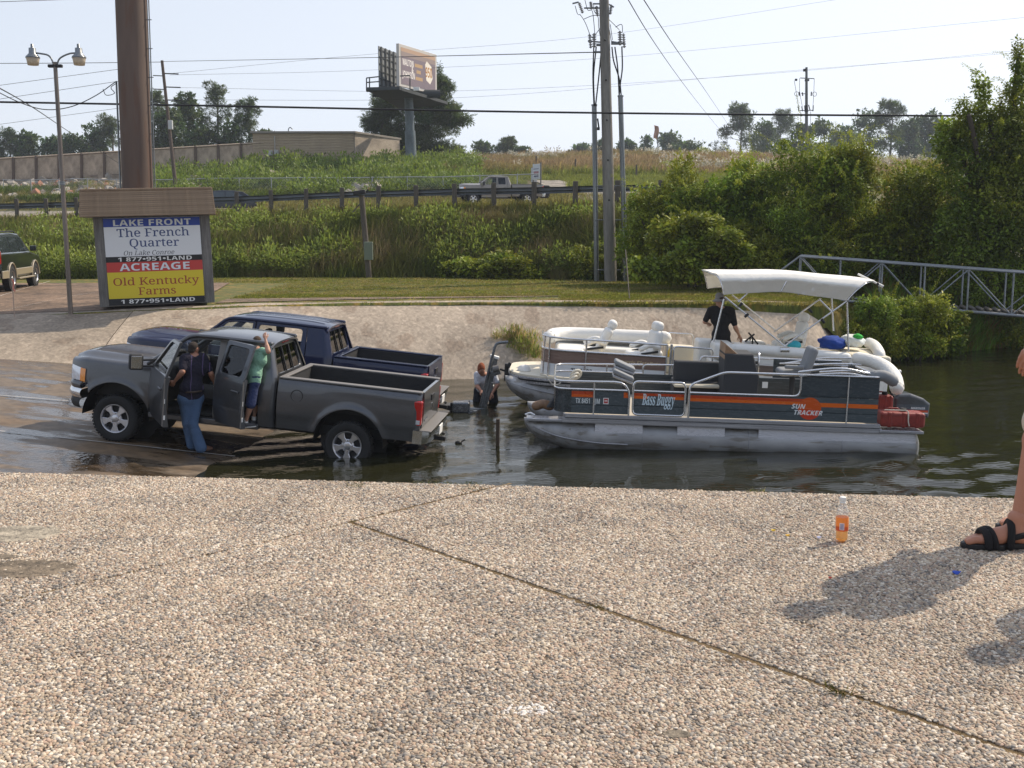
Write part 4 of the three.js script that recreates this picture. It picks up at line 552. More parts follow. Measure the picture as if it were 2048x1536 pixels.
  // fuel tanks standing on the stern
  const tank = (label, u, v, z, w, h, d) => { const t = F.place(thing('fuel_tank', label, 'fuel tank', undefined, 0)); const p = at(u, v, z).applyMatrix4(F.m); t.position.copy(p);
    const gs = [box(w, h, d, 0, h / 2, 0, 0.05)]; obj('tank_body', gs, BM.red, t); for (const q of [-0.3, 0.02, 0.32]) obj('tank_rib', box(w * 0.12, h * 1.02, d * 1.04, q * w, h * 0.5, 0, 0.03), BM.red, t); obj('tank_cap', new THREE.CylinderGeometry(0.05, 0.05, 0.05, 14).translate(0.06 * w, h + 0.03, 0), MT.black, t); obj('tank_handle', bent([V(-0.34 * w, h, 0), V(-0.30 * w, h + 0.05, 0), V(-0.06 * w, h + 0.05, 0), V(-0.02 * w, h, 0)], 0.014, 0.03), BM.red, t); return t; };
  const t1 = tank('long red fuel tank tied down on the stern shelf below the outboard motor', 1799, 852, -0.15, 0.76, 0.26, 0.36); obj('tie_rope', tube([V(-0.3, 0.29, 0.1), V(-0.05, 0.30, 0.16), V(0.06, 0.29, 0.19), V(0.08, 0.12, 0.2), V(0.10, 0.04, 0.2)], 0.01), BM.rope, t1);
  tank('small red fuel can standing behind the long tank on the stern', 1765, 818, -0.8, 0.30, 0.26, 0.26);
}
{ // ----- the farther boat -----
  const F = frame(px(1080, 752, 22.7), px(1740, 795, 22.45)), at = F.at, b = F.place(thing('pontoon_boat', 'white and brown pontoon boat with a white canopy behind the dark teal boat', 'boat')); ROOT.b2 = F;
  const BW = 2.5;
  const tu = obj('pontoon', pontoon(-0.74, 0.9, 7.0, 0.33, -0.44, -0.34, -0.08), BM.tubeAlu, b); obj('pontoon', pontoon(-0.74, 0.9, 7.0, 0.33, -0.44, -BW + 0.34, -0.08), BM.tubeAlu, b); obj('splash_strake', tube([V(-0.6, -0.22, -0.18), V(0.1, -0.33, -0.02), V(1.2, -0.40, 0.0), V(6.9, -0.42, 0)], 0.014), BM.alu, tu);
  const out = (e) => { const p = [[7.05, 0.02 + e], [0.25, 0.02 + e]]; for (let i = 1; i <= 10; i++) { const a = i / 10 * Math.PI / 2; p.push([0.25 - (0.92 + e) * Math.sin(a), -0.75 + (0.77 + e) * Math.cos(a)]); } for (let i = 0; i <= 10; i++) { const a = Math.PI / 2 - i / 10 * Math.PI / 2; p.push([0.25 - (0.92 + e) * Math.sin(a), -BW + 0.75 - (0.77 + e) * Math.cos(a)]); } p.push([7.05, -BW - 0.02 - e]); return p.map(([x, z]) => [x, -z]); };
  const lay = (e, y0, y1, m, n) => { const g = poly(out(e).reverse(), y1 - y0, 0.008); g.rotateX(-Math.PI / 2); g.translate(0, y0, 0); return obj(n, g, m, b); };
  lay(0, -0.05, 0.0, BM.ivory, 'deck'); lay(0.03, -0.10, -0.05, BM.alu, 'deck_edge'); lay(0.02, -0.13, -0.10, MT.black, 'rub_strip'); lay(0.0, -0.19, -0.13, BM.alu, 'deck_edge');
  obj('deck_cap', [lathe([[0.15, 0], [0.14, 0.02], [0.11, 0.09], [0.05, 0.12], [0, 0.125]], 20).translate(...at(1048, 742, -0.7).setY(0.005).toArray())], BM.vinyl, b);
  obj('mooring_line', tube([V(0.0, 0.01, -0.15), V(0.12, 0.02, 0.0), V(0.2, -0.08, 0.05), V(0.3, -0.16, 0.05), V(0.42, -0.12, 0.05), V(0.5, 0.02, -0.05)], 0.012, 30), BM.rope, b);
  // fence with a rounded bow corner
  const wall = (y0, y1, z = 0) => patch(60, 3, (u, v) => { const q = u * 3.6, y = lerp(y0, y1, v), R = 0.55, arc = R * Math.PI / 2; if (q < 0.7) return V(0, y, -R - 0.7 + q); if (q < 0.7 + arc) { const a = (q - 0.7) / R; return V(R - R * Math.cos(a), y, -R + R * Math.sin(a)); } return V(R + (q - 0.7 - arc) * 1.0, y, z); }, (u, v) => [u, v]);
  const E1 = 0.55 + 3.6 - 0.7 - 0.864;
  const mm = 300, pr = printed(3.6 * mm, 0.26 * mm, (g, w, h) => { g.fillStyle = '#dadcdc'; g.fillRect(0, 0, w, h); g.fillStyle = '#17191c'; g.save(); g.scale(0.85, 1); g.font = 'bold 44px sans-serif'; g.fillText('TX 6488', 1.64 * mm / 0.85, 0.17 * mm); g.restore(); g.fillStyle = '#274a6a'; g.fillRect(2.45 * mm, 0.06 * mm, 0.09 * mm, 0.09 * mm); g.beginPath(); g.moveTo(2.7 * mm, 0.2 * mm); g.lineTo(3.5 * mm, 0.17 * mm); g.lineTo(3.5 * mm, 0.22 * mm); g.fill(); });
  const pn = printed(3.6 * mm, 0.29 * mm, (g, w, h) => { g.fillStyle = '#7d675c'; g.fillRect(0, 0, w, h); for (let i = 0; i < 400; i++) { g.fillStyle = `rgba(${i % 2 ? 220 : 40},200,190,0.025)`; g.fillRect((i * 97.3) % w, (i * 61.7) % h, 3 + (i % 40), 1 + (i % 3)); } g.fillStyle = '#c9b48a'; g.font = 'italic bold 31px serif'; g.fillText('Harris FloteBote', 2.62 * mm, 0.19 * mm); });
  obj('side_panel', wall(0.01, 0.27), pr, b); obj('side_panel', wall(0.275, 0.555), pn, b);
  obj('inner_panel', [wall(0.01, 0.55, 0).translate(0.02, 0, -0.025)], BM.ivory, b);
  const R3 = (y) => { const R = 0.55, p = [V(0, y, -1.25)]; for (let i = 0; i <= 8; i++) { const a = i / 8 * Math.PI / 2; p.push(V(R - R * Math.cos(a), y, -R + R * Math.sin(a) + 0.012)); } p.push(V(E1, y, 0.012)); return p; };
  for (const y of [0.565, 0.82]) obj('rail', bent(R3(y), 0.021, 0.03), BM.rail, b);
  for (const [x, z] of [[0.16, -0.13], [0.06, -0.3], [0.92, 0.014], [E1, 0.012]]) obj('rail_post', rod(V(x, 0, z), V(x, 0.82, z), 0.02), BM.rail, b);
  obj('rail_post', box(0.05, 0.84, 0.05, E1 + 0.09, 0.42, 0.0, 0.01), BM.rail, b);
  obj('gate_frame', bent([V(E1 + 0.14, 0.02, 0.012), V(E1 + 0.14, 0.80, 0.012), V(E1 + 0.95, 0.80, 0.012), V(E1 + 0.95, 0.02, 0.012)], 0.019, 0.08, 8, true), BM.rail, b); panelBox(E1 + 0.16, 0.03, E1 + 0.93, 0.52, 0.0, BM.brown, null, b, 'gate_panel');
  obj('gate_frame', bent([V(E1 + 0.2, 0.02, -BW), V(E1 + 0.2, 0.85, -BW), V(E1 + 0.85, 0.85, -BW), V(E1 + 0.85, 0.02, -BW)], 0.019, 0.08, 8, true), BM.rail, b);
  panelBox(E1 + 1.0, 0.01, 6.9, 0.30, 0, BM.vinyl, null, b); panelBox(E1 + 1.0, 0.31, 6.9, 0.52, 0.0, BM.brown, null, b); panelBox(0.3, 0.01, E1 + 0.1, 0.6, -BW, BM.grey, null, b); panelBox(E1 + 1.0, 0.01, 6.9, 0.55, -BW, BM.ivory, null, b); obj('rail', rod(V(E1 + 1, 0.72, -BW), V(6.9, 0.72, -BW), 0.018), BM.rail, b);
  // bow lounge
  obj('lounge_back', tube([at(1098, 675, -1.55), at(1112, 669, -1.95), at(1150, 668, -2.25), at(1240, 672, -2.3), at(1330, 676, -2.3)], 0.155, 50, 16), BM.vinyl, b);
  obj('lounge_seat', [box(2.4, 0.2, 0.6, 1.5, 0.40, -2.0, 0.07)], BM.vinyl, b); obj('lounge_seat', box(0.62, 0.22, 1.2, 0.62, 0.40, -1.5, 0.08), BM.vinyl, b); obj('lounge_base', [box(2.4, 0.3, 0.55, 1.5, 0.15, -2.02, 0.02), box(0.55, 0.3, 1.2, 0.62, 0.15, -1.5, 0.02)], BM.ivory, b);
  const chair = (u, v, z, yaw, lean) => { const p = at(u, v, z), g = new THREE.Group(); g.name = 'captain_chair'; g.position.set(p.x, p.y, z); g.rotation.y = yaw; b.add(g);
    obj('seat', box(0.52, 0.17, 0.54, -0.2, 0, 0, 0.07), BM.vinyl, g); obj('backrest', box(0.19, 0.56, 0.54, 0.12, 0.28, 0, 0.085, 0, -lean), BM.vinyl, g); obj('headrest', box(0.2, 0.22, 0.36, 0.12 + 0.38 * Math.sin(lean), 0.28 + 0.36 * Math.cos(lean), 0, 0.09, 0, -lean), BM.vinyl, g); for (const s of [1, -1]) { const a = obj('armrest', [tube([V(0.10, 0.22, s * 0.31), V(-0.08, 0.26, s * 0.31), V(-0.28, 0.17, s * 0.31)], 0.052, 16, 10)], BM.vinyl, g); obj('armrest_frame', rod(V(0.10, 0.13, s * 0.31), V(-0.26, 0.07, s * 0.31), 0.025), MT.black, a); } obj('pedestal', rod(V(-0.15, -0.05, 0), V(-0.15, -p.y, 0), 0.06), BM.dark, g); };
  chair(1196, 703, -1.45, 0, 0.42); chair(1296, 712, -0.55, 0.25, 0.12); chair(1588, 692, -1.5, 0, 0.1);
  // stern: cabinet, helm, bench, sun pad
  { const p = at(1362, 705, -1.9); obj('cabinet', box(0.62, 0.62, 0.5, p.x, 0.31, -2.1, 0.04), BM.ivory, b); const q = at(1412, 700, -1.2); obj('locker', box(0.40, 0.84, 0.7, q.x, 0.44, -1.4, 0.06), BM.vinyl, b); }
  { const p = at(1443, 700, -0.6); obj('bench_back', box(0.42, 0.34, 0.75, p.x, p.y + 0.02, -0.55, 0.09), BM.vinyl, b); obj('bench', box(0.5, 0.5, 0.8, p.x, 0.28, -0.6, 0.05), BM.vinyl, b); const a = at(1470, 697, -0.1), c = at(1692, 716, -0.1); obj('coaming', tube([a, at(1580, 705, -0.1), c], 0.115, 30, 14), BM.vinyl, b); obj('side_panel', [box(c.x - a.x + 0.3, 0.34, 0.03, (a.x + c.x) / 2, 0.64, -0.08, 0.01)], BM.vinyl, b); }
  { const p = at(1500, 690, -1.7); obj('helm_console', box(0.5, 0.85, 0.6, p.x + 0.1, 0.43, -1.9, 0.06), BM.vinyl, b); obj('steering_wheel', tr(new THREE.TorusGeometry(0.17, 0.018, 8, 24), p.x + 0.02, p.y + 0.03, -1.7, 0, Math.PI / 2, -0.6), MT.black, b); obj('throttle', [rod(at(1497, 665, -1.6), at(1516, 688, -1.6), 0.018)], MT.black, b); obj('wheel_spoke', [rod(at(1490, 683, -1.6), at(1509, 668, -1.6), 0.02)], MT.black, b); }
  { const p = at(1722, 703, -1.2); obj('sun_pad', box(0.85, 0.2, 1.7, p.x, p.y - 0.1, -1.25, 0.06), BM.ivory, b); obj('sun_pad_base', box(0.8, 0.6, 1.7, p.x, p.y - 0.5, -1.25, 0.03), BM.vinyl, b); obj('stern_roll', tube([at(1738, 686, -1.9), at(1749, 692, -1.5), at(1758, 706, -0.7), at(1759, 720, -0.55)], 0.12, 40, 16), BM.vinyl, b); }
  obj('stern_post', [lathe([[0.13, 0], [0.13, 0.5], [0.15, 0.52], [0.15, 0.56]], 18).translate(...at(1753, 790, -0.5).toArray())], BM.vinyl, b);
  // canopy
  const near = [at(1447, 590, -0.12), at(1562, 584, -0.12), at(1694, 602, -0.12)], crown = [at(1413, 541, -1.3), at(1570, 541, -1.3), at(1728, 556, -1.3)];
  const quad = (a, t) => a[0].clone().multiplyScalar((1 - t) * (1 - 2 * t)).addScaledVector(a[1], 4 * t * (1 - t)).addScaledVector(a[2], t * (2 * t - 1));
  const cz = (e, a) => lerp(-1.3, a < 0 ? -0.12 : -2.48, Math.pow(Math.min(1, e / 0.8), 0.9)), cy = (u, e, n, c) => lerp(c.y, n.y, 0.9 * sst(0.66, 1.04, e) + 0.1 * e * e);
  const can = obj('canopy', thick(40, 60, (u, v) => { const a = (v - 0.5) * 2, e = Math.abs(a), n = quad(near, u), c = quad(crown, u); return V(lerp(c.x, n.x, sst(0.5, 1, e)), cy(u, e, n, c) - 0.02 * Math.sin(u * Math.PI * 2) ** 2, cz(e, a)); }, 0.012, V(0, -1, 0)), BM.canvas, b);
  for (const u of [0.0, 0.5, 1.0]) obj('canopy_seam', tube([0.02, 0.08, 0.14, 0.3, 0.5, 0.7, 0.86, 0.92, 0.98].map((v) => { const a = (v - 0.5) * 2, e = Math.abs(a), n = quad(near, u), c = quad(crown, u); return V(lerp(c.x, n.x, sst(0.5, 1, e)), cy(u, e, n, c) - 0.03, cz(e, a)); }), 0.014, 40, 8), BM.rail, can);
  const poles = [[[1450, 594, -0.15], [1569, 692, -0.12]], [[1464, 590, -2.4], [1550, 660, -2.4]], [[1548, 664, -2.4], [1642, 597, -2.4]], [[1569, 692, -0.12], [1698, 599, -0.15]], [[1694, 604, -0.15], [1697, 703, -0.15]], [[1663, 592, -2.4], [1667, 662, -2.4]], [[1448, 598, -0.15], [1427, 684, -0.15]], [[1476, 604, -0.15], [1495, 586, -0.2]], [[1556, 668, -2.4], [1569, 692, -0.2]], [[1640, 600, -0.15], [1664, 624, -0.15]]];
  for (const [p, q] of poles) obj('canopy_pole', rod(at(...p), at(...q), 0.019), BM.rail, b);
  for (const [p, q] of [[[1479, 612, -0.1], [1485, 606, -0.1]], [[1489, 634, -0.1], [1497, 628, -0.1]], [[1617, 617, -0.1], [1624, 625, -0.1]], [[1643, 638, -0.1], [1649, 646, -0.1]]]) obj('pole_clip', rod(at(...p), at(...q), 0.028), MT.black, b);
  obj('pole_mount', [rod(at(1560, 700, -0.02), at(1578, 700, -0.02), 0.06)], BM.rail, b);
  const lp = obj('light_pole', rod(at(1716, 548, -0.9), at(1756, 568, -0.9), 0.022), BM.vinyl, b); obj('pole_collar', rod(at(1753, 566.5, -0.9), at(1757, 568.5, -0.9), 0.032), MT.black, lp); obj('light_head', rod(at(1757, 568.5, -0.9), at(1766, 573, -0.9), 0.03), BM.vinyl, lp);
  // loose things on board
  const loose = (n, l, c, g, m, u, v, z) => { const o = obj(n, g, m); tag(o, l, c); const p = at(u, v, z).applyMatrix4(F.m); o.position.copy(p); o.quaternion.setFromRotationMatrix(F.m); return o; };
  const crumple = (w, h, d, sd) => { const g = new THREE.IcosahedronGeometry(1, 4), p = g.attributes.position; for (let i = 0; i < p.count; i++) { const v = V(p.getX(i), p.getY(i), p.getZ(i)), k = 1 + 0.45 * fbm(v.x * 2 + sd, v.y * 2, v.z * 2, 3); p.setXYZ(i, v.x * w * k, Math.max(-h * 0.8, v.y * h * k), v.z * d * k); } g.deleteAttribute('normal'); g.deleteAttribute('uv'); const m = new Map(), idx = [], np = []; for (let i = 0; i < p.count; i++) { const key = [p.getX(i), p.getY(i), p.getZ(i)].map((q) => q.toFixed(4)).join(); if (!m.has(key)) { m.set(key, np.length / 3); np.push(p.getX(i), p.getY(i), p.getZ(i)); } idx.push(m.get(key)); } const o = new THREE.BufferGeometry(); o.setAttribute('position', new THREE.Float32BufferAttribute(np, 3)); o.setIndex(idx); o.computeVertexNormals(); return o; };
  loose('towel', 'crumpled royal blue towel on the white stern of the canopy boat', 'towel', crumple(0.30, 0.16, 0.3, 1), mat([0.012, 0.05, 0.28], 0.95), 1664, 686, -1.4);
  const wt = loose('towel', 'white towel with green pattern heaped on the stern sun pad', 'towel', crumple(0.24, 0.15, 0.3, 5), mat([0.75, 0.78, 0.74], 0.95), 1706, 682, -1.4); obj('towel_pattern', crumple(0.10, 0.06, 0.12, 8).translate(0.05, 0.12, 0.16), mat([0.04, 0.42, 0.06], 0.95), wt);
  loose('bag', 'bright turquoise bag beside the white stern chair', 'bag', [new THREE.SphereGeometry(0.14, 20, 12).scale(1.1, 0.7, 0.8)], mat([0.02, 0.36, 0.46], 0.6), 1588, 690, -0.8);
  const yb = loose('bottle', 'yellow bottle by the open gate of the canopy boat', 'bottle', lathe([[0, 0], [0.06, 0.0], [0.065, 0.03], [0.065, 0.12], [0.03, 0.17], [0.028, 0.2], [0, 0.2]], 14), mat([0.75, 0.48, 0.02], 0.35, { clearcoat: 0.5 }), 1340, 714, -0.5);
}
{ // ----- trailer under the farther boat -----
  const t = thing('boat_trailer', 'grey steel boat trailer with a tall winch post standing in the water', 'trailer', V(0, 0, 0)), steel = mat([0.24, 0.26, 0.28], 0.45, { metalness: 0.6, map: dustT, roughnessMap: roughT }), D = 23.6, q = (u, v, d = D) => px(u, v, d);
  const beam = (a, b, w, h) => { const l = a.distanceTo(b), g = box(w, l, h, 0, 0, 0, 0.012); g.applyQuaternion(new THREE.Quaternion().setFromUnitVectors(V(0, 1, 0), b.clone().sub(a).normalize())); const c = a.clone().lerp(b, 0.5); return g.translate(c.x, c.y, c.z); };
  obj('winch_post', [beam(q(962, 830), q(989, 714), 0.17, 0.12)], steel, t); obj('post_cap', beam(q(988.5, 716), q(990, 711), 0.2, 0.16), MT.white, t);
  obj('guide_arm', bent([q(973, 760, 23.4), q(992, 686, 23.4), q(1016, 684, 23.4)], 0.032, 0.1), steel, t); obj('brace', beam(q(973, 805, 23.5), q(985, 765, 23.5), 0.06, 0.06), steel, t);
  obj('winch', [beam(q(982, 748, 23.4), q(1000, 742, 23.4), 0.12, 0.14)], steel, t); obj('winch_drum', rod(q(986, 738, 23.3), q(998, 736, 23.3), 0.07), MT.trim, t); obj('winch_strap', rod(q(1000, 738, 23.4), q(1012, 742, 23.4), 0.025), MT.black, t);
  obj('bow_stop', [beam(q(1012, 761, 23.3), q(1014, 727, 23.3), 0.09, 0.16), beam(q(1016, 735, 23.2), q(1021, 725, 23.2), 0.07, 0.1)], MT.black, t);
  obj('tongue', beam(q(900, 818, 23.0), q(1000, 824, 23.4), 0.1, 0.1), steel, t); obj('tongue_box', box(0.38, 0.24, 0.3, ...q(922, 814, 22.9).toArray(), 0.04), steel, t); obj('coupler', [beam(q(886, 812, 22.9), q(908, 818, 22.9), 0.1, 0.1), beam(q(903, 805, 22.9), q(903, 828, 22.9), 0.05, 0.05)], MT.black, t);
  obj('cross_member', beam(q(940, 826, 22.6), q(990, 828, 24.2), 0.08, 0.08), steel, t);
  for (const dz of [0.5, 2.0]) { const a = q(1010, 832, 23.0 + dz - 0.7), e = a.clone().add(V(6, -0.5, 0.2)); obj('frame_rail', beam(a, e, 0.1, 0.08), steel, t); }
  const gpole = obj('guide_post', [rod(gp(994, 892, WATER).add(V(0, -0.6, 0)), px(996, 838, -gp(994, 892, WATER).z), 0.035)], mat([0.06, 0.04, 0.025], 0.8)); tag(gpole, 'thin dark brown post standing in the water between pickup and boats', 'post');
  const db = gp(917, 887, WATER); const dg = obj('driftwood', [new THREE.IcosahedronGeometry(0.055, 1).scale(1.2, 0.8, 1).translate(db.x, db.y + 0.015, db.z), rod(V(db.x - 0.02, db.y, db.z), V(db.x + 0.12, db.y + 0.07, db.z), 0.014)], MT.black); tag(dg, 'small dark floating scrap just behind the grey pickup', 'driftwood');
}
// ---------- signs, poles, cables ----------
const WD = { grey: mat([0.20, 0.185, 0.165], 0.9, { map: dustT, bumpMap: rep(noiseT, 1, 8), bumpScale: 0.01 }), post: mat([0.17, 0.145, 0.115], 0.95, { map: dustT, bumpMap: rep(noiseT, 1, 6), bumpScale: 0.01 }), galv: mat([0.30, 0.32, 0.33], 0.5, { metalness: 0.5, roughnessMap: roughT, map: dustT }), rust: mat([0.19, 0.13, 0.10], 0.75, { map: tex(512, (u, v) => { const k = 0.8 + 0.35 * (tfbm(u, v, 5, 5, tn, 1) - 0.5), s = sst(0.55, 0.7, tfbm(u, v, 16, 4, tn2)); return [k, k * (1 - 0.06 * s), k * (1 - 0.1 * s)]; }, { srgb: true }), bumpMap: noiseT, bumpScale: 0.01 }) };
{ // land sign built round the foot of the tall sign column
  const c = px(311, 606, 29.7), t = thing('land_sign', 'boxed land sale sign with a shingled roof at the foot of the brown column', 'sign', c, 0.26); t.rotation.set(0, 0.26, 0.026, 'YXZ');
  const W = 2.84, H = 2.42, D = 1.7, siding = mat([0.30, 0.285, 0.265], 0.9, { map: dustT, bumpMap: rep(noiseT, 10, 1), bumpScale: 0.015 });
  obj('box_wall', box(W, H, D, 0, H / 2 - 0.05, -D / 2, 0.015), siding, t);
  for (let i = 0; i < 12; i++) if (i < 1 || i > 9) obj('siding_board', box(0.235, H, 0.02, -W / 2 + 0.125 + i * 0.248, H / 2 - 0.05, 0.008, 0.004), siding, t);
  obj('corner_trim', box(0.04, H, 0.08, W / 2 + 0.012, H / 2 - 0.05, -0.05, 0.006), mat([0.6, 0.56, 0.5], 0.8), t);
  const PX = -1.17, PW = 2.46, PH = H - 0.12, K = 1024 / PH;
  const txt = (g, s, f, x, y, w, col, sh) => { g.font = f; g.textBaseline = 'alphabetic'; const q = w / g.measureText(s).width; g.save(); g.translate(x, y); g.scale(q, 1); if (sh) { g.fillStyle = sh; g.fillText(s, 4 / q, 3); } g.fillStyle = col; g.fillText(s, 0, 0); g.restore(); };
  const art = canvas(1024, 1024, (g) => {
    const R = (c, y, h) => { g.fillStyle = c; g.fillRect(0, y, 1024, h); };
    R('#1d3a8c', 0, 100); R('#d3d5d6', 100, 350); R('#141414', 450, 66); R('#b73a34', 516, 118); R('#cdb92a', 634, 312); R('#12141a', 946, 78);
    txt(g, 'LAKE FRONT', 'bold 100px sans-serif', 90, 90, 840, '#c9cbc6'); txt(g, 'The French', '132px serif', 130, 218, 775, '#1c3263', '#8c96b0'); txt(g, 'Quarter', '132px serif', 252, 338, 535, '#1c3263', '#8c96b0'); txt(g, 'On Lake Conroe', 'italic 74px serif', 182, 436, 545, '#30363c');
    txt(g, '1 877\u2022951\u2022LAND', 'bold 66px sans-serif', 120, 507, 800, '#d6d6d2'); txt(g, 'ACREAGE', 'bold 118px sans-serif', 135, 618, 760, '#d2d6da', '#6a2020'); txt(g, 'Old Kentucky', '122px serif', 50, 790, 925, '#8a3420', '#c8862c'); txt(g, 'Farms', '122px serif', 310, 908, 410, '#8a3420', '#c8862c'); txt(g, '1 877\u2022951\u2022LAND', 'bold 66px sans-serif', 118, 1008, 805, '#d6d6d2');
  });
  const y0 = -0.02; obj('sign_board', [box(PW, 0.516 * PH, 0.02, PX + PW / 2, y0 + PH * (1 - 0.25) + 0.0, 0.026, 0.003)].map((g) => { g.translate(0, -0.005 * PH, 0); return g; }), MT.white, t).userData.label = 'upper board, blue, white and black'; obj('sign_board', box(PW, 0.484 * PH, 0.02, PX + PW / 2, y0 + PH * 0.242, 0.026, 0.003), MT.white, t).userData.label = 'lower board, red, yellow and black';
  obj('sign_print', face(PX, y0, PX + PW, y0 + PH, 0.0395), mat([1, 1, 1], 0.5, { map: art }), t);
  // flared roof laid in courses of shingles
  const rw = (k) => [lerp(W / 2 + 0.30, W / 2 + 0.25, k), lerp(0.32, 0.22, k)];
  const rm = [[0.52, 0.375, 0.25], [0.48, 0.345, 0.225], [0.56, 0.405, 0.27]].map((q) => mat(q, 0.95, { map: dustT, bumpMap: rep(noiseT, 6, 3), bumpScale: 0.012 })), RH = 0.70, n = 13, R = rng(3);
  for (let i = 0; i < n; i++) { const k = i / n, [hx, hz] = rw(k), yy = H - 0.08 + k * RH; obj('shingle_course', box(hx * 2, RH / n * 1.25, 0.04, 0, yy + RH / n * 0.5, hz - 0.02, 0.006, 0, 0, -0.17 - 0.05 * R()), rm[i % 3], t); for (const s of [1, -1]) obj('shingle_course', box(0.04, RH / n * 1.25, D + hz + 0.3, s * (hx - 0.02), yy + RH / n * 0.5, -D / 2 + hz / 2 - 0.15, 0.006, 0, s * 0.14), rm[(i + 1) % 3], t); }
  obj('roof_deck', box(W + 0.46, 0.05, D + 0.5, 0, H + RH - 0.09, -D / 2, 0.01), rm[0], t); obj('soffit', box(W + 0.56, 0.04, D + 0.6, 0, H - 0.07, -D / 2, 0.01), MT.trim, t);
  const col = thing('sign_column', 'huge brown steel column rising from the land sign roof', 'column'), q = px(276, 380, 30.6), y0c = ground(q.x, 30.6), top = px(262, 0, 30.6); const d = top.clone().sub(q).normalize(), A = q.clone().addScaledVector(d, -3), Bq = q.clone().addScaledVector(d, 12);
  obj('shaft', rod(A, Bq, 0.415, 0.40, 48), WD.rust, col);
  for (const [dx, r] of [[0.445, 0.012], [0.49, 0.016]]) obj('ladder_rail', rod(A.clone().add(V(dx, 0, 0.05)), Bq.clone().add(V(dx, 0, 0.05)), r), WD.galv, col);
  for (let i = 0; i < 14; i++) { const e = A.clone().lerp(Bq, 0.3 + i * 0.05); obj('rung', rod(e.clone().add(V(0.4, 0, 0.05)), e.clone().add(V(0.55, 0, 0.05)), 0.012), WD.galv, col); }
  obj('cable_pipe', rod(A.clone().add(V(-0.46, 0, 0.05)), q.clone().addScaledVector(d, 2.9).add(V(-0.46, 0, 0.05)), 0.025), WD.galv, col);
}
{ // lamp post
  const b = px(141, 621, 28.4), tp = px(110, 124, 28.4), t = thing('lamp_post', 'thin metal lamp post with two shaded lamps left of the brown column', 'street lamp'); b.y -= 0.1;
  obj('post', rod(b, tp, 0.062, 0.05, 14), mat([0.26, 0.22, 0.19], 0.6, { metalness: 0.4, map: dustT, roughnessMap: roughT }), t); obj('post_joint', rod(b.clone().lerp(tp, 0.52), b.clone().lerp(tp, 0.535), 0.075), WD.galv, t);
  for (const [pts, hu, label] of [[[[108, 133], [103, 118], [95, 110], [80, 107], [72, 106]], 65.5], [[[113, 133], [118, 119], [127, 112], [140, 107], [150, 106]], 158]]) {
    obj('arm', tube(pts.map(([u, v]) => px(u, v, 28.4)), 0.022), WD.galv, t); const c = px(hu, 116, 28.4);
    const l = obj('lamp', lathe([[0, 0.34], [0.035, 0.34], [0.04, 0.25], [0.085, 0.24], [0.09, 0.11], [0.17, 0.03], [0.175, 0.0], [0.16, -0.005], [0.0, 0.0]], 24).translate(c.x, c.y, c.z), WD.galv, t); obj('lamp_shade', lathe([[0.165, 0], [0.15, -0.06], [0.13, -0.17], [0.0, -0.175]], 24).translate(c.x, c.y - 0.005, c.z), mat([0.72, 0.62, 0.48], 0.4, { transmission: 0.35, thickness: 0, bumpMap: rep(noiseT, 8, 1), bumpScale: 0.01 }), l);
  }
  obj('clamp', [box(0.36, 0.08, 0.1, px(110.5, 132, 28.4).x, px(110.5, 132, 28.4).y, -28.4, 0.02)], MT.black, t);
}
const UPD = 42.5, U = (zx, zy, d = UPD) => px(1130 + zx * 0.1693, zy * 0.1693, d);
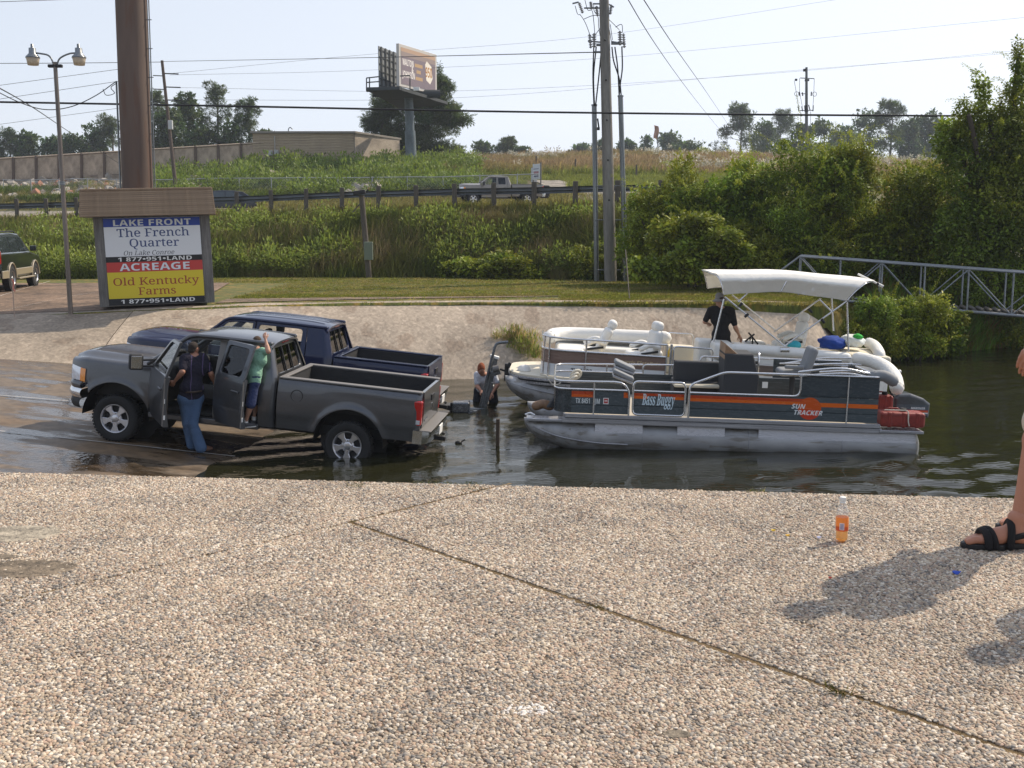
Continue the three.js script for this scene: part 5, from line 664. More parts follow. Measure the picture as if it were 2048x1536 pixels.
{ // utility pole with cable risers
  const t = thing('utility_pole', 'tall grey utility pole with two cable risers standing on the lawn edge', 'utility pole'), b = px(1222, 563, UPD), tp = px(1205, -130, UPD); b.y -= 0.4;
  obj('pole', rod(b, tp, 0.24, 0.165, 28), mat([0.34, 0.32, 0.29], 0.95, { map: dustT, bumpMap: rep(noiseT, 2, 12), bumpScale: 0.012 }), t);
  for (let i = 0; i < 5; i++) { const q = px(1218 - i * 2, 400 - i * 80, UPD - 0.22); obj('bolt', new THREE.SphereGeometry(0.035, 8, 6).translate(q.x, q.y, q.z), MT.black, t); }
  for (const [u0, u1, v1, off] of [[1193.5, 1188.5, 212, 0.1], [1252, 1241, 194, -0.1]]) { const p = px(u0, 563, UPD + off), q = px(u1, v1, UPD + off); p.y -= 0.3; obj('riser_pipe', rod(p, q, 0.10, 0.095, 18), WD.galv, t); obj('riser_collar', rod(q, q.clone().add(V(0, 0.06, 0)), 0.115), WD.galv, t); }
  for (const v of [372, 540, 440]) { const p = px(1190, v, UPD), q = px(1247, v, UPD); obj('strap', rod(p, q, 0.018), WD.galv, t); }
  const cab = (pts, r = 0.028) => obj('riser_cable', tube(pts.map((p) => U(...p)), r, 24, 6), MT.black, t);
  cab([[340, 560], [330, 900], [342, 1245]]); cab([[368, 560], [338, 900], [348, 1245]]); cab([[432, 560], [405, 850], [362, 1245]]); cab([[555, 560], [575, 720], [640, 930], [665, 1135]]); cab([[590, 560], [622, 800], [640, 1125]]); cab([[672, 555], [677, 800], [655, 980], [640, 1125]]);
  const ins = (a, c, r = 0.055) => { const A = U(...a), B2 = U(...c), k = obj('insulator', rod(A, B2, r * 0.6), mat([0.36, 0.36, 0.38], 0.4), t); for (let i = 0; i < 6; i++) { const q = A.clone().lerp(B2, 0.1 + i * 0.16), e = A.clone().lerp(B2, 0.1 + i * 0.16 + 0.05); obj('insulator_shed', rod(q, e, r * 1.35, r * 0.9, 12), k.material, k); } };
  ins([288, 400], [305, 570]); ins([345, 392], [345, 560], 0.07); ins([648, 365], [652, 535], 0.07); ins([690, 395], [702, 565]); ins([165, 30], [210, 155]); ins([300, 20], [318, 110]); ins([370, 70], [385, 190]); ins([548, 55], [532, 170]);
  for (const [a, c, r] of [[[270, 485], [440, 500], 0.03], [[370, 530], [440, 530], 0.05], [[545, 490], [715, 520], 0.03], [[545, 515], [640, 515], 0.045], [[330, 45], [445, 45], 0.03], [[225, 95], [445, 95], 0.03], [[520, 50], [580, 85], 0.025], [[88, 42], [160, 25], 0.03], [[340, 615], [440, 615], 0.04]]) obj('bracket', rod(U(...a), U(...c), r), WD.galv, t);
  for (const p of [[[120, 70], [150, 170], [180, 175], [240, 270], [300, 420], [330, 450]], [[235, 0], [270, 120], [320, 125], [340, 260], [352, 395]], [[340, 60], [345, 130], [390, 200], [400, 330], [425, 480]], [[225, 225], [330, 185], [460, 180]], [[470, 185], [560, 270], [640, 350]], [[480, 190], [520, 330], [545, 480]], [[535, 290], [560, 470]], [[600, 320], [650, 290], [675, 300], [680, 380]], [[365, 400], [400, 355], [410, 340]]]) obj('jumper_wire', tube(p.map((q) => U(...q)), 0.013, 24, 5), MT.black, t);
  obj('pulley', [rod(U(385, 1400), U(400, 1510), 0.03), rod(U(380, 1520), U(410, 1520), 0.06)], MT.black, t);
  const g = obj('guy_anchor', [rod(px(1259, 598, 32), px(1251, 500, 34), 0.018)], WD.post); tag(g, 'thin slanting anchor rod in the lawn beside the utility pole', 'anchor rod');
}
function cable(label, pts, r, sag = 0) { const o = obj('overhead_cable', new THREE.TubeGeometry(new THREE.CatmullRomCurve3(pts), 60, r, 6), MT.wire ?? (MT.wire = mat([0.02, 0.02, 0.022], 0.7))); return tag(o, label, 'cable'); }
{
  cable('thick black cable crossing the whole picture in front of the utility pole', [px(-60, 203, 38), px(500, 213, 38), px(1000, 223, 38), px(1500, 229, 38), px(2110, 233, 38)], 0.036);
  cable('thin dark wire level from the left edge to the crown of the leaning pole', [px(-60, 127, 90), px(150, 126, 92), px(325, 124, 95)], 0.024);
  cable('dark wire from the leaning pole to the utility pole past the billboard', [px(325, 123, 95), px(700, 116, 72), px(1190, 104.5, 42.5)], 0.018);
  cable('service wire sagging from the left edge up to the brown column', [px(-40, 165, 29), px(40, 205, 29.5), px(90, 219, 30), px(140, 214, 30), px(190, 192, 30.2), px(232, 163, 30.4)], 0.012);
  cable('service wire slanting down across the lamp post towards the tan wall', [px(-40, 155, 29), px(50, 205, 40), px(145, 268, 70), px(240, 328, 112)], 0.02);
  cable('looped short wire ends beside the brown column', [px(233, 166, 30.4), px(222, 176, 30.2), px(229, 186, 30.2), px(212, 190, 30.1), px(206, 178, 30.1)], 0.01);
  cable('uppermost faint wire rising to the right behind the billboard', [px(330, 148, 100), px(700, 112, 110), px(1180, 73, 120), px(1700, -5, 130)], 0.011);
  cable('second faint wire rising to the right above the far trees', [px(340, 150, 100), px(690, 142, 110), px(1180, 118, 120), px(2100, 30, 130)], 0.011);
  cable('third faint wire crossing low behind the billboard post', [px(345, 175, 100), px(900, 182, 110), px(1500, 150, 120), px(2100, 95, 130)], 0.011);
  cable('fourth faint wire just above the far pole crown', [px(350, 200, 100), px(900, 196, 110), px(1600, 140, 130), px(2100, 100, 135)], 0.011);
  cable('left one of two wires slanting from the utility pole down to the far trees', [px(1245, -20, 42), px(1300, 72, 60), px(1380, 185, 120), px(1450, 272, 290)], 0.02);
  cable('right one of two wires slanting from the utility pole down to the far trees', [px(1275, -20, 42), px(1340, 80, 60), px(1410, 180, 120), px(1462, 258, 290)], 0.02);
  cable('short wire across the top left corner of the sky', [px(-40, 5, 60), px(160, -2, 60)], 0.014);
  cable('upper faint wire left of the brown column', [px(-40, 176, 95), px(240, 138, 97)], 0.018); cable('lower faint wire left of the brown column', [px(-40, 204, 95), px(240, 162, 97)], 0.018); cable('lowest faint wire left of the brown column', [px(-40, 254, 95), px(240, 216, 97)], 0.015);
}
{ // leaning pole behind the sign, far pole, floodlight post, stake
  const t = thing('utility_pole', 'thin dark pole leaning left behind the brown column', 'utility pole'), b = px(353, 382, 95), tp = px(324, 121, 95); b.y -= 0.5; obj('pole', rod(b, tp, 0.17, 0.12, 12), mat([0.10, 0.075, 0.06], 0.9), t); const q = px(341, 250, 94.7); obj('transformer_box', box(0.36, 0.75, 0.3, q.x, q.y, q.z, 0.04), mat([0.45, 0.46, 0.46], 0.5), t);
  for (const [v, u] of [[148, 357], [175, 361], [201, 364]]) { obj('bracket', rod(px(330 + (v - 148) * 0.1, v - 1, 95), px(u, v, 95), 0.05), MT.black, t); obj('bracket', rod(px(329 + (v - 148) * 0.1, v + 4, 95), px(306, v + 3, 95), 0.04), MT.black, t); }
  const f = thing('utility_pole', 'distant pole with wire loops above the bushes at right', 'utility pole'), F = (x, y) => px(1540 + x * 0.1042, 120 + y * 0.1042, 150); obj('pole', rod(px(1613, 300, 150), F(700, 140), 0.24, 0.16, 12), mat([0.13, 0.14, 0.13], 0.9), f);
  for (const [a, c, r] of [[[580, 345], [850, 358], 0.06], [[600, 645], [690, 650], 0.05], [[570, 970], [830, 965], 0.06], [[480, 380], [520, 380], 0.16], [[640, 195], [690, 195], 0.2], [[670, 390], [750, 385], 0.15], [[740, 860], [770, 970], 0.07], [[545, 890], [555, 985], 0.07], [[610, 890], [625, 985], 0.07], [[830, 870], [825, 985], 0.07], [[560, 610], [570, 690], 0.08], [[620, 620], [630, 690], 0.08], [[795, 610], [790, 690], 0.08], [[690, 870], [700, 1000], 0.25]]) obj('bracket', rod(F(...a), F(...c), r, r, 6), MT.wire, f);
  for (const [x, y] of [[510, 650], [855, 655]]) { const c = F(x, y); obj('wire_loop', tr(new THREE.TorusGeometry(0.28, 0.03, 5, 16), c.x, c.y, c.z), MT.wire, f); }
  for (const p of [[[465, 400], [500, 600], [545, 880]], [[570, 350], [570, 600], [620, 900]], [[850, 360], [840, 620], [825, 880]], [[590, 990], [590, 1250]], [[780, 990], [780, 1250]]]) obj('riser_cable', tube(p.map((q2) => F(...q2)), 0.03, 12, 5), MT.wire, f);
  const l = thing('floodlight_post', 'leaning wooden post with a black floodlight at the lawn edge', 'post'), lb = px(739, 557, 45.6), lt = px(723, 391, 45.6); lb.y -= 0.2; obj('post', rod(lb, lt, 0.125, 0.11, 14), WD.post, l); const lq = px(719, 385, 45.5); obj('floodlight', [box(0.5, 0.16, 0.3, lq.x, lq.y, lq.z, 0.03, 0, 0.15)], MT.black, l); obj('light_arm', rod(px(733, 386, 45.5), px(736, 378, 45.5), 0.03), MT.black, l); const lx = px(737, 502, 45.4); obj('meter_box', box(0.36, 0.75, 0.16, lx.x, lx.y, lx.z, 0.03), mat([0.15, 0.18, 0.13], 0.8), l); obj('strut', rod(px(705, 425, 45.6), px(722, 405, 45.6), 0.025), WD.post, l);
  const s = thing('marker_stake', 'thin stake with a pink ribbon at the left edge of the lot', 'stake'), sp = gp(29, 634, -0.72); obj('stake', rod(sp, sp.clone().add(V(0, 1.0, 0)), 0.012), mat([0.4, 0.3, 0.24], 0.9), s); obj('ribbon', tube([sp.clone().add(V(0.01, 0.98, 0.02)), sp.clone().add(V(0.05, 0.88, 0.02)), sp.clone().add(V(0.03, 0.76, 0.03)), sp.clone().add(V(0.06, 0.68, 0.02))], 0.02), mat([0.6, 0.22, 0.16], 0.8), s);
}
{ // guard rail along the highway
  const t = thing('guard_rail', 'long steel guard rail on wooden posts along the highway', 'guard rail'), wm = mat([0.20, 0.215, 0.225], 0.5, { metalness: 0.5, map: dustT, roughnessMap: roughT }), R = rng(31), LIFT = 0.12;
  const at = (x) => gpt(x, railD(x) - 0.1, LIFT), prof = [[0, 0.40], [0.03, 0.43], [0.08, 0.46], [0.08, 0.50], [0.02, 0.54], [0.0, 0.57], [0.02, 0.60], [0.08, 0.64], [0.08, 0.68], [0.03, 0.71], [0, 0.74]];
  obj('rail', patch(120, 10, (u, v) => { const x = lerp(-34, 15, u), p = at(x), q = prof[Math.round(v * 10)]; return V(p.x, p.y + 0.57 + (q[1] - 0.57) * 0.86 + 0.04, p.z - 0.16 - q[0] * 0.8); }), wm, t);
  let x = -33.4; while (x < 14) { const p = at(x); obj('post', box(0.19, 1.25, 0.19, p.x, p.y + 0.32 + 0.05 * R(), p.z, 0.02, 0.3, (R() - 0.5) * 0.04), WD.post, t); x += 1.905 * 0.95; }
}
{ // chain link fence
  const t = thing('chain_link_fence', 'galvanised chain link fence running along the rubble slope', 'fence'), at = (x) => gpt(x, railD(x) + 35.5), g = [], H = 1.45, R = rng(4);
  const wire = (a, b, r) => { const d = b.clone().sub(a), n = V(0, 0, 1), s = d.clone().cross(n).setLength(r); const p = [a.clone().add(s), a.clone().sub(s), b.clone().sub(s), b.clone().add(s)]; const q = new THREE.BufferGeometry(); q.setAttribute('position', new THREE.Float32BufferAttribute(p.flatMap((k) => [k.x, k.y, k.z]), 3)); q.setIndex([0, 1, 2, 0, 2, 3]); q.computeVertexNormals(); return q; };
  const st = 0.22; for (let x = -46; x < 2; x += st) { const a = at(x), b = at(Math.min(x + H, 2)); g.push(wire(a, b.clone().add(V(0, H, 0)), 0.005)); g.push(wire(a.clone().add(V(0, H, 0)), b, 0.005)); }
  const wm = mat([0.35, 0.36, 0.36], 0.5, { metalness: 0.4 }); obj('wire_mesh', g, wm, t).userData.kind = 'stuff';
  obj('top_rail', tube(Array.from({ length: 25 }, (_, i) => at(-46 + 2 * i).add(V(0, H, 0))), 0.035, 60, 6), wm, t);
  for (let x = -46; x <= 2.1; x += 2.9) { const a = at(x); obj('post', rod(a, a.clone().add(V(0, H + 0.08, 0)), 0.042), wm, t); }
}
{ // tan wall and building
  const tan = mat([0.64, 0.50, 0.37], 0.9, { map: dustT, bumpMap: noiseT, bumpScale: 0.01 }), tan2 = mat([0.60, 0.47, 0.35], 0.9, { map: dustT }), brown = mat([0.11, 0.075, 0.055], 0.85), t = thing('boundary_wall', 'long tan panel wall with dark posts above the rubble slope', 'wall');
  const P = (u) => { const d = 116 + u / 505, k = u / 505; return [px(u, lerp(318, 287, k), d), px(u, lerp(375, 349, k), d)]; };
  for (let i = -4; i < 12; i++) { const u0 = i * 45.5 - 18, u1 = u0 + 45.5, [a, b] = P(u0), [c, e] = P(u1), L = c.x - a.x, x0 = a.x;
    obj('panel', patch(2, 2, (u, v) => { const q = b.clone().lerp(e, u), r = a.clone().lerp(c, u); return q.lerp(r, v); }), i % 3 ? tan : tan2, t); obj('post', rod(b.clone().add(V(0, -0.3, 0.1)), a.clone().add(V(0, 0.08, 0.1)), 0.14, 0.14, 6), brown, t); obj('cap', rod(a.clone().add(V(0, 0.02, 0.04)), c.clone().add(V(0, 0.02, 0.04)), 0.09, 0.09, 4), tan2, t);
    const m = b.clone().lerp(e, 0.5).add(V(0, 0.7, 0.05)); obj('drain_slot', box(0.8, 0.05, 0.04, m.x, m.y, m.z, 0.005), brown, t); }
  const B2 = thing('storage_building', 'flat roofed tan building with ribbed siding beside the panel wall', 'building'), a = px(505, 266, 117), c = px(707, 266, 117), e = px(797, 279, 125.5), h = 4.6, side = mat([0.62, 0.49, 0.34], 0.85, { map: dustT }), lit = mat([0.50, 0.42, 0.33], 0.85, { map: dustT });
  obj('wall', box(c.x - a.x, h, 0.2, (a.x + c.x) / 2, a.y - h / 2, a.z - 0.1, 0.01), side, B2).userData.label = 'ribbed front wall'; const sd = [];
  for (let i = 0; i < 16; i++) sd.push(box(c.x - a.x, 0.20, 0.05, (a.x + c.x) / 2, a.y - 0.12 - i * 0.27, a.z + 0.02, 0.02, 0, 0, 0.12)); obj('siding', sd, side, B2).userData.kind = 'stuff';
  const L = Math.hypot(e.x - c.x, e.z - c.z); obj('wall', tr(new THREE.BoxGeometry(L, h, 0.2), (c.x + e.x) / 2 + 0.05, c.y - h / 2, (c.z + e.z) / 2, 0, Math.atan2(-(e.z - c.z), e.x - c.x)), lit, B2).userData.label = 'plain sunlit end wall';
  obj('roof', poly([[a.x - 0.2, -a.z + 0.3 - 0.6], [c.x + 0.25, -c.z - 0.3], [e.x + 0.3, -e.z + 0.2], [a.x - 0.2, -e.z]], 0.22, 0.02).rotateX(-Math.PI / 2).translate(0, c.y - 0.05, 0), mat([0.22, 0.2, 0.17], 0.9), B2);
  for (const [u, v] of [[541, 306], [553, 305]]) { const q = px(u, v, 116.7); obj('meter_box', box(0.45, 0.5, 0.3, q.x, q.y, q.z, 0.03), mat([0.4, 0.4, 0.38], 0.6), B2); } obj('conduit', rod(px(549, 272, 116.8), px(550, 300, 116.8), 0.05), mat([0.35, 0.33, 0.3], 0.6), B2); obj('roof_lamp', [tube([px(577, 266, 117), px(577, 258, 117), px(581, 255, 117), px(585, 259, 117)], 0.05)], WD.galv, B2);
}
{ // billboard
  const t = thing('billboard', 'two sided billboard on a blue grey steel post above the field', 'billboard'), b = px(823, 322, 112), tp = px(817, 186, 112); b.y -= 1; const m = mat([0.17, 0.22, 0.24], 0.6, { map: dustT }), dk = mat([0.035, 0.042, 0.045], 0.8);
  obj('post', rod(b, tp, 0.46, 0.43, 20), m, t); obj('post_sleeve', rod(b, px(820, 262, 112), 0.56, 0.53, 20), m, t);
  const panel = (A, B2, mm, front) => { const d = B2.clone().sub(A); d.y = 0; const L = d.length(), g = new THREE.Group(); g.name = front ? 'poster_panel' : 'panel_back'; g.position.set(A.x, A.y, A.z); g.rotation.y = Math.atan2(-d.z, d.x); t.add(g); return [g, L]; };
  const [f, L] = panel(px(799, 172, 108), px(874, 180, 115), 0, true), H = 3.95;
  obj('frame', [box(L, H, 0.3, L / 2, H / 2, -0.16, 0.02)], mat([0.55, 0.52, 0.48], 0.7), f);
  obj('poster', face(0.35, 0.25, L - 0.35, H - 0.28, 0.012), mat([1, 1, 1], 0.6, { map: canvas(1024, 320, (g, w, h) => { g.fillStyle = '#7d7078'; g.fillRect(0, 0, w, h); g.fillStyle = '#b8987e'; g.fillRect(0, 0, w, 34); g.fillStyle = '#96857f'; g.fillRect(0, 34, w, 40); for (let i = 0; i < 300; i++) { g.fillStyle = `rgba(${i % 2 ? 190 : 70},${i % 2 ? 150 : 60},${i % 2 ? 120 : 80},0.10)`; g.fillRect((i * 97.3) % w, 150 + (i * 61.7) % 170, 20 + (i % 60), 3 + (i % 6)); } g.fillStyle = '#efe9e2'; g.font = 'bold 78px sans-serif'; g.fillText('WALTON', 40, 150); g.fillText('JOHNSON', 40, 255); g.fillText('&', 300, 200); g.fillStyle = '#d0a868'; for (const [x, y, q] of [[400, 110, 220], [450, 165, 130], [425, 225, 200]]) for (let i = 0; i < q; i += 26) g.fillRect(x + i, y, 17, 30); g.fillStyle = '#efe6d6'; g.beginPath(); g.moveTo(710, 95); g.lineTo(760, 60); g.lineTo(900, 100); g.lineTo(935, 210); g.lineTo(860, 265); g.lineTo(740, 235); g.fill(); g.fillStyle = '#b0741e'; g.font = 'bold 125px sans-serif'; g.fillText('950', 715, 205); }) }), f);
  const [k, L2] = panel(px(760, 177, 108), px(800, 174, 113), 0, false); obj('back_sheet', box(L2, H, 0.08, L2 / 2, H / 2, -0.1, 0.01), mat([0.22, 0.235, 0.24], 0.8), k); for (let i = 0; i < 6; i++) obj('stringer', box(L2, 0.14, 0.06, L2 / 2, 0.3 + i * 0.66, -0.03, 0.02), dk, k); for (let i = 0; i < 5; i++) obj('upright', box(0.3, H, 0.06, 0.5 + i * (L2 - 1) / 4, H / 2, 0.02, 0.02), dk, k);
  const pl = px(738, 183, 108), pr = px(893, 187, 116); obj('catwalk', [poly([[pl.x, 106], [px(800, 185, 106).x, 105.5], [pr.x, 118], [px(800, 180, 122).x, 122]], 0.3, 0.02).rotateX(-Math.PI / 2).translate(0, pl.y - 0.15, 0)], dk, t); obj('torsion_beam', rod(px(745, 186, 112), px(880, 188, 113), 0.42, 0.42, 12), dk, t);
  for (const p of [[[733, 182], [733, 156]], [[739, 182], [739, 156]], [[733, 156], [760, 153]], [[733, 165], [760, 163]], [[820, 178], [820, 152]], [[800, 152], [820, 151]], [[733, 183], [765, 181]]]) obj('railing', rod(px(...p[0], 106.5), px(...p[1], 106.5), 0.06, 0.06, 6), dk, t); obj('light_box', box(0.6, 0.35, 0.3, ...px(833, 178, 107.5).toArray(), 0.03), MT.white, t);
}
{ // roadside sign, flag pole, field posts
  const t = thing('roadside_sign', 'small white roadside sign with red lettering beyond the tan pickup', 'sign'), A = px(1066, 362, 92), B2 = px(1092, 361, 90); const d = B2.clone().sub(A), L = d.length(); t.position.copy(A); t.rotation.y = Math.atan2(-d.z, d.x); const w = 1.25;
  obj('sign_board', box(w, 1.25, 0.06, w / 2, 0.72, 0, 0.01), MT.white, t); obj('sign_print', face(0.05, 0.15, w - 0.05, 1.3, 0.034), mat([1, 1, 1], 0.6, { map: canvas(128, 128, (g) => { g.fillStyle = '#cfd2d6'; g.fillRect(0, 0, 128, 128); g.fillStyle = '#9a3a44'; for (let i = 0; i < 7; i++) g.fillRect(14 + i * 14, 60, 10, 20); g.fillStyle = '#565a78'; for (let i = 0; i < 8; i++) g.fillRect(10 + i * 13, 34, 8, 9); g.fillStyle = '#45406a'; g.fillRect(18, 98, 90, 13); }) }), t); for (const x of [-0.02, w + 0.03]) obj('post', rod(V(x, -1.4, -0.04), V(x, 1.45, -0.04), 0.06, 0.06, 8), MT.trim, t); obj('side_panel', box(0.5, 1.2, 0.06, -0.38, 0.5, -0.3, 0.02, 0.9), mat([0.5, 0.52, 0.55], 0.7), t);
  const f = thing('flag_pole', 'tattered flag on a thin pole at the crest of the field', 'flag'), fb = px(1316, 312, 160); obj('pole', rod(fb, px(1315, 252, 160), 0.09, 0.07, 8), WD.galv, f); obj('flag', patch(6, 8, (u, v) => px(lerp(1308, 1317, u) + Math.sin(v * 5) * 1.2, lerp(250, 276, v) + u * 3, 160 + 0.3 * Math.sin(u * 5 + v * 3))), mat([0.42, 0.24, 0.17], 0.9), f);
  const R = rng(12); for (const [u, v, d] of [[1206, 347, 104], [1271, 349, 100], [1464, 345, 104], [1150, 337, 112], [1072, 331, 118]]) { const g = gpx(u, d), o = obj('fence_post', rod(g, g.clone().add(V(0, 1.25, 0)), 0.09, 0.08, 7), WD.post); tag(o, `old wooden field post standing in the dry grass ${{ 1206: 'left of the utility pole', 1271: 'right of the utility pole', 1464: 'behind the big bush', 1150: 'uphill of the roadside sign', 1072: 'directly behind the roadside sign' }[u]}`, 'post'); }
}
{ // gangway to the floating dock
  const t = thing('gangway', 'grey steel truss gangway sloping out over the water at right', 'gangway'), m = mat([0.36, 0.385, 0.41], 0.5, { metalness: 0.4, map: dustT, roughnessMap: roughT });
  const n0 = px(1600, 513, 34.6), n1 = px(2052, 546, 32.4), off = V(0.40, 0, -1.4), ext = 1.6, dir = n1.clone().sub(n0), H = 1.27, P = (k, y, s) => n0.clone().addScaledVector(dir, k).add(V(0, y, 0)).addScaledVector(off, s);
  for (const s of [0, 1]) { obj('top_chord', rod(P(0, 0, s), P(ext, 0, s), 0.036, 0.036, 10), m, t); obj('bottom_chord', rod(P(0, -H, s), P(ext, -H, s), 0.05, 0.05, 8), m, t); obj('end_brace', rod(P(0, 0, s), P(-0.10, -0.55, s), 0.035, 0.035, 8), m, t);
    for (let i = 0; i <= 8; i++) { const k = i * 0.19; obj('upright', rod(P(k, 0, s), P(k, -H, s), 0.03, 0.03, 8), m, t); if (i < 8) obj('diagonal', i % 2 === 0 ? rod(P(k, -0.02, s), P(k + 0.19, -H, s), 0.022, 0.022, 8) : rod(P(k, -H, s), P(k + 0.19, -0.02, s), 0.022, 0.022, 8), m, t); } }
  for (let i = 0; i < 44; i++) { const k = i * 0.036; obj('deck_plank', rod(P(k + 0.003, -H + 0.06, 0.02), P(k + 0.003, -H + 0.06, 0.98), 0.066, 0.066, 4), i % 3 ? WD.grey : WD.post, t); } 
}
// ---------- vegetation ----------
function leafCluster(n, len, wid, spread, seed, droop = 0.2) {
  const R = rng(seed), pos = [], idx = [], nor = [];
  for (let i = 0; i < n; i++) {
    const d = V(R() - 0.5, R() * 0.9 - 0.3, R() - 0.5).normalize(), o = d.clone().multiplyScalar(spread * (0.2 + 0.8 * R())), dir = d.clone().add(V((R() - 0.5) * 1.2, -droop + (R() - 0.5) * 0.8, (R() - 0.5) * 1.2)).normalize(), s = dir.clone().cross(V(R() - 0.5, 1, R() - 0.5)).normalize(), L = len * (0.7 + 0.6 * R()), w = wid * (0.7 + 0.6 * R()), nn = s.clone().cross(dir).normalize(); if (nn.y < 0) nn.negate();
    const a = pos.length / 3, up = nn.clone().multiplyScalar(L * 0.12), pts = [o, o.clone().addScaledVector(dir, L * 0.45).addScaledVector(s, w / 2).add(up), o.clone().addScaledVector(dir, L), o.clone().addScaledVector(dir, L * 0.45).addScaledVector(s, -w / 2).add(up)];
    const ns = nn.clone().addScaledVector(d, 0.5).normalize(); for (const p of pts) { pos.push(p.x, p.y, p.z); nor.push(ns.x, ns.y, ns.z); } idx.push(a, a + 1, a + 2, a, a + 2, a + 3);
  }
  const g = new THREE.BufferGeometry(); g.setAttribute('position', new THREE.Float32BufferAttribute(pos, 3)); g.setAttribute('normal', new THREE.Float32BufferAttribute(nor, 3)); g.setIndex(idx); return g;
}
function tuft(n, h, w, spread, seed, bend = 0.4) {
  const R = rng(seed), pos = [], idx = [], nor = [];
  for (let i = 0; i < n; i++) { const a = R() * 6.28, r = spread * Math.sqrt(R()), o = V(Math.cos(a) * r, 0, Math.sin(a) * r), f = R() * 6.28, d = V(Math.cos(f), 0, Math.sin(f)), s = V(-d.z, 0, d.x), H = h * (0.55 + 0.6 * R()), B = bend * H * (0.3 + R()), k = pos.length / 3, W = w * (0.6 + 0.7 * R());
    const P = (t) => o.clone().addScaledVector(d, B * t * t).add(V(0, H * t * (1 - 0.25 * t * bend), 0)), q = [P(0).addScaledVector(s, W / 2), P(0).addScaledVector(s, -W / 2), P(0.55).addScaledVector(s, W * 0.42), P(0.55).addScaledVector(s, -W * 0.42), P(1)]; for (const p of q) { pos.push(p.x, p.y, p.z); const nn = V(d.x * 0.6 + 0.2 * s.x, 0.8, d.z * 0.6); nn.normalize(); nor.push(nn.x, nn.y, nn.z); } idx.push(k, k + 1, k + 2, k + 1, k + 3, k + 2, k + 2, k + 3, k + 4); }
  const g = new THREE.BufferGeometry(); g.setAttribute('position', new THREE.Float32BufferAttribute(pos, 3)); g.setAttribute('normal', new THREE.Float32BufferAttribute(nor, 3)); g.setIndex(idx); return g;
}
function bake(geo, items) {                                                  // leaves set out as one mesh, tinted leaf by leaf
  const P = geo.attributes.position.array, N = geo.attributes.normal.array, I = geo.index.array, n = P.length / 3, m = items.length, pos = new Float32Array(n * m * 3), nor = new Float32Array(n * m * 3), col = new Float32Array(n * m * 3), idx = new Uint32Array(I.length * m), v = V(0, 0, 0);
  items.forEach((it, q) => { for (let i = 0; i < n; i++) { const o = (q * n + i) * 3; v.set(P[i * 3] * it.s.x, P[i * 3 + 1] * it.s.y, P[i * 3 + 2] * it.s.z).applyQuaternion(it.q).add(it.p); pos[o] = v.x; pos[o + 1] = v.y; pos[o + 2] = v.z; v.set(N[i * 3], N[i * 3 + 1], N[i * 3 + 2]).applyQuaternion(it.q); nor[o] = v.x; nor[o + 1] = v.y; nor[o + 2] = v.z; col[o] = it.c.r; col[o + 1] = it.c.g; col[o + 2] = it.c.b; } for (let i = 0; i < I.length; i++) idx[q * I.length + i] = I[i] + q * n; });
  const g = new THREE.BufferGeometry(); g.setAttribute('position', new THREE.BufferAttribute(pos, 3)); g.setAttribute('normal', new THREE.BufferAttribute(nor, 3)); g.setAttribute('color', new THREE.BufferAttribute(col, 3)); g.setIndex(new THREE.BufferAttribute(idx, 1)); return g;
}
const LEAFV = mat([1, 1, 1], 0.7, { specularIntensity: 0.25, transmission: 0.52, thickness: 0, side: THREE.DoubleSide, vertexColors: true }), LEAF = mat([1, 1, 1], 0.75, { specularIntensity: 0.25, transmission: 0.55, thickness: 0, side: THREE.DoubleSide }), BLADE = mat([1, 1, 1], 0.8, { specularIntensity: 0.2, transmission: 0.6, thickness: 0, side: THREE.DoubleSide }), BARK = mat([0.09, 0.07, 0.055], 0.95, { bumpMap: rep(noiseT, 2, 6), bumpScale: 0.02 });
const tint = (R, c, k = 0.35, yel = 0) => { const b = 1 - k + 2 * k * R(), y = R() < yel ? 1 : 0; return C(c[0] * b * (1 + 0.5 * (R() - 0.5) * k) + y * 0.08, c[1] * b + y * 0.045, c[2] * b); };
